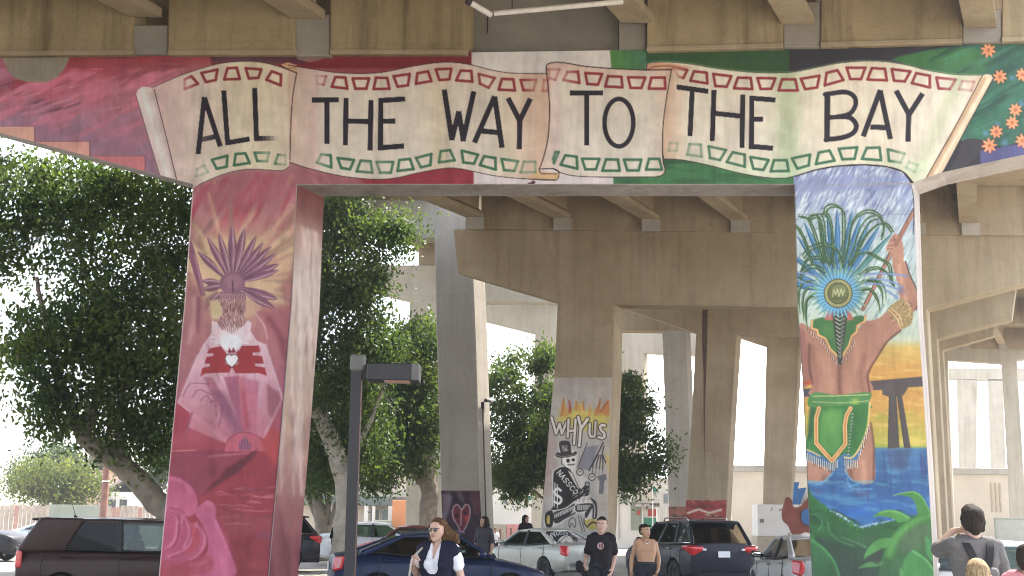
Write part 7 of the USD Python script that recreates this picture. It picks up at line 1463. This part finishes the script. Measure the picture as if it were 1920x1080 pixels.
def person(name_label, x, y, yaw, P, hgt):
    """P: pose and clothes. Joints in metres for a body 1.72 tall facing -y (x to the viewer's right)"""
    s = hgt / 1.72
    J = dict(pelvis=(0, 0, .97), waist=(0, 0, 1.10), chest=(0, .01, 1.28), neck=(0, .02, 1.47), head=(0, -.012, 1.60), sL=(-.172, .015, 1.40), sR=(.172, .015, 1.40), eL=(-.235, .04, 1.12), eR=(.235, .04, 1.12), wL=(-.25, -.05, .88), wR=(.25, -.05, .88), hL=(-.09, 0, .92), hR=(.09, 0, .92), kL=(-.10, -.06, .50), kR=(.10, .02, .50), aL=(-.10, -.10, .09), aR=(.10, .13, .11))
    J.update(P.get('J', {})); J = {k: np.array(v, float) * s for k, v in J.items()}
    f = P.get('fem', 0.0); bw = P.get('bulk', 1.0)
    t = thing('person', name_label, 'person', (x, y, 0), yaw, P.get('group'))
    def torso(i, lo=0, hi=1):
        px, wx, cx = .075 + .015 * f, .055 - .01 * f, .085 - .012 * f
        L = []
        pel = [ball(J['pelvis'] + [q * px * s, .01, 0], (.105 * bw + i) * s) for q in (-1, 1)]; wai = [ball(J['waist'] + [q * wx * s, 0, 0], (.098 * bw + i) * s) for q in (-1, 1)]
        che = [ball(J['chest'] + [q * cx * s, -.005, 0], (.108 * bw + i) * s) for q in (-1, 1)]; sho = [ball(J[k] * .75 + J['chest'] * .25 + np.array([0, 0, .055 * s]), (.056 + i) * s) for k in ('sL', 'sR')]; up = [ball(J['neck'] - [0, 0, .055 * s], (.062 + i * .5) * s)]
        L += [m3.Manifold.batch_hull(pel + wai)] if lo == 0 else []
        L += [m3.Manifold.batch_hull(wai + che), m3.Manifold.batch_hull(che + sho), m3.Manifold.batch_hull(sho + up)]
        for k in ('sL', 'sR'): L.append(m3.Manifold.batch_hull([ball(J[k], (.056 + i) * s), ball(J['chest'] + [np.sign(J[k][0]) * .07 * s, 0, .04 * s], (.085 + i) * s)]))
        if f: L += [ball(J['chest'] + np.array([q * .065, -.075, -.02]) * s, (.062 + i) * s) for q in (-1, 1)]
        return L
    def arm(k, i, upto=1.0):
        a, b, c = J['s' + k], J['e' + k], J['w' + k]; L = []
        if upto < 1: return [bone(a, (.055 + i) * s, a + (b - a) * upto, (.047 + i * 1.5) * s)]
        return [bone(a, .052 * bw * s, b, .039 * s), bone(b, .039 * s, b + (c - b) * .35, .040 * s), bone(b + (c - b) * .35, .040 * s, c, .026 * s)]
    def leg(k, i, top=True, to=1.0):
        a, b, c = J['h' + k], J['k' + k], J['a' + k]; return [bone(a, (.092 + i) * s, b, (.058 + i) * s), bone(b, (.058 + i) * s, b + (c - b) * .3, (.057 + i) * s), bone(b + (c - b) * .3, (.057 + i) * s, c, (.038 + i * 1.4) * s)]
    hd, w = head_parts(J['head'], P.get('turn', 0.0), s, P.get('tilt', 0.0))
    skin = torso(0) + arm('L', 0) + arm('R', 0) + leg('L', 0) + leg('R', 0) + [bone(J['neck'] - [0, 0, .04 * s], .056 * s, J['head'] + np.array([0, .02, -.05]) * s, .050 * s)] + hd
    for k in 'LR':
        hd_ = P.get('hand' + k, {}); d = J['w' + k] - J['e' + k]; d = np.array(hd_.get('d', d)); q = -1 if k == 'L' else 1
        skin += hand(J['w' + k], d, hd_.get('n', (-q, 0, 0)), hd_.get('o', (0, -1, 0)), hd_.get('curl', .45), s)
        a = J['a' + k]; skin += [m3.Manifold.batch_hull([ball(a, .038 * s), ball(a + [0, -.11 * s, -.045 * s], .03 * s), ball(a + [0, .04 * s, -.05 * s], .033 * s)])]
    b = obj('body', finish(union(skin), .016, 6), M[P['skin']], t, smooth=True)
    # face
    if P.get('face', True):
        for q in (-1, 1):
            if P.get('shades'):
                continue
            p = w(q * .031, -.079, .012); e = obj('eye', hull([(*p, .011 * s)], False), M['eye_white'], t, smooth=True); p = w(q * .031, -.088, .012); obj('iris', hull([(*p, .0052 * s)], False), M['iris'], e, smooth=True)
            p0, p1 = w(q * .016, -.086, .033), w(q * .047, -.076, .034); obj('eyebrow', hull([(*p0, .0055 * s), (*p1, .004 * s)], False), M[P['hair']], t, smooth=True)
        p = [w(q * .022, -.084, -.056) for q in (-1, 0, 1)]; obj('mouth', hull([(*p[0], .005 * s), (*w(0, -.094, -.056), .0075 * s), (*p[2], .005 * s)], False), M['lip'], t, smooth=True)
    # clothes
    if 'top' in P:
        sl = P.get('sleeve', .55); m = union(torso(.016) + arm('L', .016, sl) + arm('R', .016, sl))
        neck = m3.Manifold.cylinder(.3 * s, .064 * s, .075 * s, 24).translate([0, float(J['neck'][1]) - .012 * s, float(J['neck'][2]) - .035 * s]); m = m - neck
        if P.get('vneck'): m = m - m3.Manifold.batch_hull([ball((J['neck'][0], J['neck'][1] - .12 * s, J['neck'][2] - .17 * s), .008), ball((J['neck'][0] - .05 * s, J['neck'][1] - .12 * s, J['neck'][2] + .02 * s), .01), ball((J['neck'][0] + .05 * s, J['neck'][1] - .12 * s, J['neck'][2] + .02 * s), .01), ball((J['neck'][0], J['neck'][1] - .02 * s, J['neck'][2] + .02 * s), .04 * s)])
        obj(P.get('top_name', 'tee_shirt'), finish(m, .018, 4, .013, 3), M[P['top']], t, smooth=True)
    if 'bottom' in P:
        tw = P.get('waist', 1.03) * s; pel = [ball(J['pelvis'] + [q * .08 * s, .01, 0], (.120 * bw) * s) for q in (-1, 1)] + [ball((q * .06 * s, 0, tw), (.112 * bw) * s) for q in (-1, 1)]
        m = union([m3.Manifold.batch_hull(pel)] + leg('L', .018) + leg('R', .018)) - m3.Manifold.cube([2, 2, 1], True).translate([0, 0, tw + .5 + .02]); obj(P.get('bottom_name', 'trousers'), finish(m, .022, 5, .006, 8), M[P['bottom']], t, smooth=True)
    for k in 'LR':
        a = J['a' + k]; obj('shoe', hull([(a[0], a[1] + .05 * s, a[2] - .035 * s, .044 * s), (a[0], a[1] - .06 * s, a[2] - .045 * s, .045 * s), (a[0], a[1] - .14 * s, a[2] - .055 * s, .034 * s), (a[0], a[1], a[2], .046 * s)]), M['shoe'], t, smooth=True)
    return t, J, w, s, torso

def hair(t, parts, mat, edge=.014, rough=.006, seed=1, name='hair'):
    return obj(name, finish(union(parts), edge, 4, rough, seed), M[mat], t, smooth=True)
def hb(w, s, L): return m3.Manifold.batch_hull([ball(w(x, y, z), r * s) for x, y, z, r in L])
def ppos(px, D): return xat(px, D, 1.5), D

# woman with sunglasses
x, y = ppos(822, 13.2)
t, J, w, s, torso = person('woman in sunglasses, navy vest and white tee, hair blown aside, holding a bag strap', x, y, -.45,
    dict(fem=1.0, bulk=.97, skin='skin_light', hair='hair_brown', top='tee_white', vneck=True, sleeve=.5, bottom='jeans', bottom_name='jeans', waist=1.0, shades=True, turn=-.15,
         J=dict(eL=(-.255, .05, 1.14), wL=(-.205, -.17, 1.25), eR=(.245, .06, 1.12), wR=(.15, -.15, .985), kL=(-.09, -.02, .5), aL=(-.09, .12, .1), kR=(.1, -.12, .51), aR=(.1, -.16, .09)),
         handL=dict(d=(.35, -.3, .75), n=(.6, .6, 0), o=(.5, 0, .5), curl=1.15), handR=dict(d=(-.7, -.55, -.3), n=(0, .3, -1), o=(0, -1, .2), curl=.35)), 1.70)
vest = union(torso(.030)) - m3.Manifold.batch_hull([ball((.01, -.25, 1.52 * s), .05), ball((-.055, -.3, 1.3 * s), .06), ball((.05, -.3, 1.3 * s), .05), ball((-.06, -.3, .8 * s), .075), ball((.04, -.3, .8 * s), .07), ball((0, -.05, 1.55 * s), .06)]) - m3.Manifold.cylinder(.4 * s, .07 * s, .085 * s, 24).translate([0, .01, 1.425 * s])
vest = vest - union([bone(J['s' + k] + [.02 * (1 if k == 'R' else -1), 0, .02], .058 * s, J['e' + k], .06 * s) for k in 'LR'])
obj('vest', finish(vest, .02, 4, .005, 5), M['vest_navy'], t, smooth=True)
hair(t, [hb(w, s, [(0, .03, .045, .088), (0, 0, .055, .080), (-.05, .0, .05, .045)]), hb(w, s, [(-.072, -.02, .04, .028), (-.080, -.01, -.05, .026), (-.074, -.01, -.12, .022)]), hb(w, s, [(.06, .04, .02, .055), (.10, .06, -.03, .055), (.13, .07, -.10, .045), (.04, .07, -.10, .06)]), hb(w, s, [(.10, .05, -.02, .045), (.17, .07, -.05, .035), (.20, .08, -.11, .022)]), hb(w, s, [(.06, .05, -.08, .05), (.12, .05, -.17, .035), (.16, .05, -.20, .018)]), hb(w, s, [(0, .08, -.02, .07), (.02, .07, -.14, .05)])] + [bone(w(.08 + .01 * k, .05, -.02 - .03 * k), .022 * s, w(.19 + .012 * (k % 3), .07, -.06 - .035 * k), .006 * s) for k in range(6)], 'hair_brown')
gl = []
for q in (-1, 1): gl.append(hb(w, s, [(q * .033, -.092, .010, .004), (q * .018, -.094, .022, .004), (q * .050, -.086, .022, .004), (q * .045, -.088, -.006, .004), (q * .022, -.094, -.006, .004)]))
sg = obj('sunglasses', M2T(union(gl)), M['lens_dark'], t); obj('frame', cat([hull([(*w(-.018, -.096, .018), .0035 * s), (*w(.018, -.096, .018), .0035 * s)], False)] + [hull([(*w(q * .052, -.086, .02), .0035 * s), (*w(q * .080, .0, .02), .003 * s)], False) for q in (-1, 1)]), M['trim'], sg)
e_ = J['wR'] + (J['eR'] - J['wR']) * .12; d_ = (J['eR'] - J['wR']); d_ /= np.linalg.norm(d_); wa = obj('watch', tube([e_ - d_ * .012, e_ + d_ * .012], .034 * s, 16), M['plate'], t, smooth=40); obj('dial', hull([(*(e_ + np.array([.01, -.03, .018])), .014)], False), M['lens_dark'], wa)
bg = thing('shoulder_bag', 'pale bag on a strap held by the woman in sunglasses', 'bag', (x, y, 0), -.45)
h_ = J['wL'] + np.array([.03, -.06, .05]); obj('strap', tube([(-.12 * s, .02, 1.47 * s), (-.15 * s, -.09, 1.41 * s), (-.185 * s, -.17, 1.34 * s), h_, (-.22, -.19, 1.12), (-.26, -.12, .98)], .012, 6), M['strap_pale'], bg, smooth=True); obj('pouch', rbox(-.36, -.20, -.22, -.02, .62, .98, .05), M['strap_pale'], bg)

# man in black tee
x, y = ppos(1127, 21.0)
t, J, w, s, torso = person('man in a black tee with a round emblem, holding a dark cap', x, y, -.12,
    dict(skin='skin_light', hair='hair_dark', top='tee_black', sleeve=.75, bottom='trouser_dark', waist=1.02, turn=-.1, J=dict(eL=(-.225, .06, 1.14), wL=(-.255, -.14, 1.0), eR=(.215, .07, 1.13), wR=(.18, -.09, .93), sL=(-.16, .015, 1.39), sR=(.16, .0, 1.41), head=(.012, -.02, 1.605)), handL=dict(curl=1.1, o=(0, -1, .3))), 1.74)
hair(t, [hb(w, s, [(0, .045, .045, .084), (0, .02, .085, .058)]), hb(w, s, [(.03, .0, .095, .036), (-.03, .0, .09, .036), (0, -.035, .098, .026)])] + [bone(w(-.055 + .02 * k, -.02, .09), .024 * s, w(-.062 + .0235 * k + .01 * (k % 2), -.062 - .012 * (k % 3), .098 + .012 * (k % 2)), .010 * s) for k in range(6)] + [hb(w, s, [(q * .076, .01, .035, .016), (q * .076, .03, -.005, .016)]) for q in (-1, 1)], 'hair_dark', rough=.012, edge=.010)
em = revolve([(0, 0), (.055, 0), (.055, .004), (0, .004)], 24); em.apply_transform(trimesh.transformations.rotation_matrix(math.pi / 2, (1, 0, 0))); em.apply_translation((0, -.131 * s, 1.285 * s)); eb = obj('chest_emblem', em, M['emblem'], t)
for k in (-.018, .008, .03): obj('emblem_bar', box(k - .005, k + .005, -.131 * s - .008, -.131 * s - .0042, 1.285 * s - .035, 1.285 * s + .035), M['tee_black'], eb)
cp = thing('cap', 'dark cap held in the hand of the man in the black tee', 'cap', (x, y, 0), -.12); h_ = J['wL'] + np.array([-.03, -.06, -.06])
obj('crown', M2T(m3.Manifold.batch_hull([ball(h_ + [-.03, 0, .0], .075), ball(h_ + [-.05, .02, .06], .06)]).refine_to_length(.03)), M['tee_black'], cp, smooth=True); obj('peak', hull([(*(h_ + [-.02, -.08, -.05]), .012), (*(h_ + [.06, -.05, -.07]), .012), (*(h_ + [.02, -.10, -.12]), .012)], False), M['tee_black'], cp, smooth=True)

# shirtless man
x, y = ppos(1211, 22.0)
t, J, w, s, torso = person('shirtless man in dark trousers looking to the side, next to the navy off-roader', x, y, .05,
    dict(skin='skin_tan', hair='hair_dark', bottom='trouser_dark', waist=1.06, turn=.6, bulk=.98, J=dict(eL=(-.245, .05, 1.14), wL=(-.275, -.05, .91), eR=(.235, .05, 1.13), wR=(.195, -.11, .94), sL=(-.165, .0, 1.41), sR=(.165, .03, 1.39), head=(-.015, -.02, 1.60)), handR=dict(d=(-.35, -.3, -.9), curl=.7)), 1.64)
hair(t, [hb(w, s, [(0, .045, .045, .086), (0, .015, .085, .060), (0, .065, -.015, .055)]), hb(w, s, [(.03, -.005, .095, .036), (-.03, -.005, .09, .036), (0, -.04, .096, .026)])] + [bone(w(-.055 + .02 * k, -.02, .09), .024 * s, w(-.06 + .023 * k, -.066 - .01 * (k % 3), .092 + .012 * (k % 2)), .011 * s) for k in range(6)] + [hb(w, s, [(q * .077, .015, .03, .018), (q * .075, .04, -.02, .018)]) for q in (-1, 1)], 'hair_dark', rough=.014, edge=.010)
obj('necklace', tube(spline([(-.06 * s, .01, 1.47 * s), (-.045 * s, -.085 * s, 1.425 * s), (0, -.115 * s, 1.395 * s), (.045 * s, -.085 * s, 1.425 * s), (.06 * s, .01, 1.47 * s)], 4), .004, 5), M['chrome'], t)
for q in (-1, 1): obj('nipple', hull([(q * .075 * s, -.112 * s, 1.285 * s, .009)], False), M['lip'], t, smooth=True)
obj('belt', tube(np.array([(.165 * math.cos(a) * s, .118 * math.sin(a) * s, 1.055 * s) for a in np.linspace(0, 2 * math.pi, 25)]), .014, 6), M['shoe'], t)

# big man from behind
x, y = ppos(1826, 11.6)
t, J, w, s, torso = person('man from behind in a grey tee with black backpack straps, hand on his shoulder', x, y, math.pi + .05,
    dict(skin='skin_light', hair='hair_dark', top='tee_grey', sleeve=.8, bottom='trouser_dark', bulk=.98, turn=-.1, tilt=.0,
         J=dict(eR=(.245, -.20, 1.37), wR=(.13, -.10, 1.53), sR=(.172, .015, 1.42), eL=(-.25, .0, 1.13), wL=(-.285, -.10, .90)), handR=dict(d=(-.9, .25, .12), n=(0, .5, -1), o=(0, -1, .3), curl=.45)), 1.85)
hair(t, [hb(w, s, [(0, .03, .05, .098), (0, .0, .070, .088), (0, .045, -.01, .084), (0, .055, -.05, .050)])] + [hb(w, s, [(q * .07, .05, .0, .034), (q * .06, .06, -.05, .024)]) for q in (-1, 1)], 'hair_dark', rough=.018)
bp = thing('backpack', 'black harness straps and slim backpack on the man in the grey tee', 'backpack', (x, y, 0), math.pi + .05)
for q in (-1, 1):
    P = np.array([(q * .12, -.10, 1.36), (q * .115, .0, 1.475), (q * .10, .085, 1.43), (q * .07, .135, 1.33), (q * .035, .15, 1.22)]) * s
    Q = spline(P.tolist(), 5); V = np.vstack([Q + [-.030 * s, 0, 0], Q + [.030 * s, 0, 0], Q + [-.030 * s, 0, 0] + (Q - np.array([0, .0, 1.25 * s])) * [0, .12, .02], Q + [.030 * s, 0, 0] + (Q - np.array([0, 0, 1.25 * s])) * [0, .12, .02]]); n = len(Q); fc = []
    for i in range(n - 1):
        for a_, b_ in ((0, 1), (1, 3), (3, 2), (2, 0)): fc += [(a_ * n + i, b_ * n + i, b_ * n + i + 1), (a_ * n + i, b_ * n + i + 1, a_ * n + i + 1)]
    obj('strap', trimesh.Trimesh(V, np.array(fc), process=False), M['strap_black'], bp)
obj('bag', finish(union([m3.Manifold.batch_hull([ball((q * .085 * s, .165 * s, z * s), .045 * s) for q in (-1, 1) for z in (.92, 1.20)])]), .025, 4), M['tee_grey'], bp, smooth=True)

# blonde child from behind
x, y = ppos(1831, 8.7)
t, J, w, s, torso = person('child with long blonde hair seen from behind at the bottom right', x, y, math.pi - .1, dict(skin='skin_light', hair='hair_blond', top='tee_white', bottom='jeans', fem=.3, bulk=.92), 1.47)
hair(t, [hb(w, s, [(0, .03, .045, .090), (0, .0, .06, .080), (0, .05, -.04, .088), (0, .05, -.10, .085)]), hb(w, s, [(-.06, .03, -.02, .05), (.06, .03, -.02, .05), (-.075, .05, -.18, .045), (.075, .05, -.18, .045), (0, .085, -.2, .05), (0, .08, -.30, .03), (-.07, .06, -.28, .02), (.07, .06, -.28, .02)])], 'hair_blond', rough=.008)
# person in pink at the right edge
x, y = ppos(1925, 10.6)
t, J, w, s, torso = person('person with dark hair and a pink top cut by the right edge', x, y, math.pi * .8, dict(skin='skin_mid', hair='hair_dark', top='tee_pink', bottom='jeans', fem=.6), 1.55)
hair(t, [hb(w, s, [(0, .03, .045, .090), (0, .0, .06, .080), (0, .05, -.04, .080)])], 'hair_dark')
# small figures further off
x, y = ppos(907, 33.0)
t, J, w, s, torso = person('woman with big dark hair in grey clothes beside the grey ramp column', x, y, -.5, dict(skin='skin_mid', hair='hair_dark', top='dress_grey', sleeve=.95, bottom='dress_grey', fem=.8, turn=-.4), 1.74)
hair(t, [hb(w, s, [(0, .04, .05, .11), (.02, .05, -.04, .11), (.05, .06, -.14, .08), (-.05, .05, -.10, .06)])], 'hair_dark', rough=.02)
x, y = ppos(986, 46.0)
t, J, w, s, torso = person('person with long black hair and black coat beyond the silver sedan', x, y, .4, dict(skin='skin_mid', hair='hair_dark', top='coat_black', sleeve=.95, bottom='coat_black', turn=.3), 1.83)
hair(t, [hb(w, s, [(0, .04, .05, .115), (0, .05, -.05, .11)]), hb(w, s, [(0, .06, -.1, .11), (-.1, .07, -.40, .10), (.12, .07, -.42, .10)])], 'hair_dark')
x, y = ppos(929, 58.0)
t, J, w, s, torso = person('child in a white tee and dark shorts beyond the cars', x, y, .2, dict(skin='skin_mid', hair='hair_dark', top='tee_white', bottom='trouser_dark'), 1.30)
hair(t, [hb(w, s, [(0, .03, .05, .09), (0, .0, .06, .08)])], 'hair_dark')
x, y = ppos(631, 42.0)
t, J, w, s, torso = person('person in dark clothes and a white cap beside the pale tree trunk', x, y, 1.2, dict(skin='skin_mid', hair='hair_dark', top='coat_black', sleeve=.95, bottom='jeans', turn=.3), 1.64)
obj('cap', finish(union([hb(w, s, [(0, .02, .07, .098), (0, -.01, .075, .090)]), hb(w, s, [(-.04, -.09, .06, .012), (.04, -.09, .06, .012), (0, -.15, .05, .012)])]), .02, 3), M['tee_white'], t, smooth=True)
# ------------------------------------------------------------------ thin summer haze
haze_mat = usdkit.material(stage, LK + 'haze_air', {'v': ('principled_volume', {'color': (0.93, 0.95, 1.0), 'density': 0.0007, 'anisotropy': 0.55})}, [], volume='v.volume')
obj('haze', box(-1600, 1600, -600, 2600, -1.4, 90.0), haze_mat, kind='stuff')
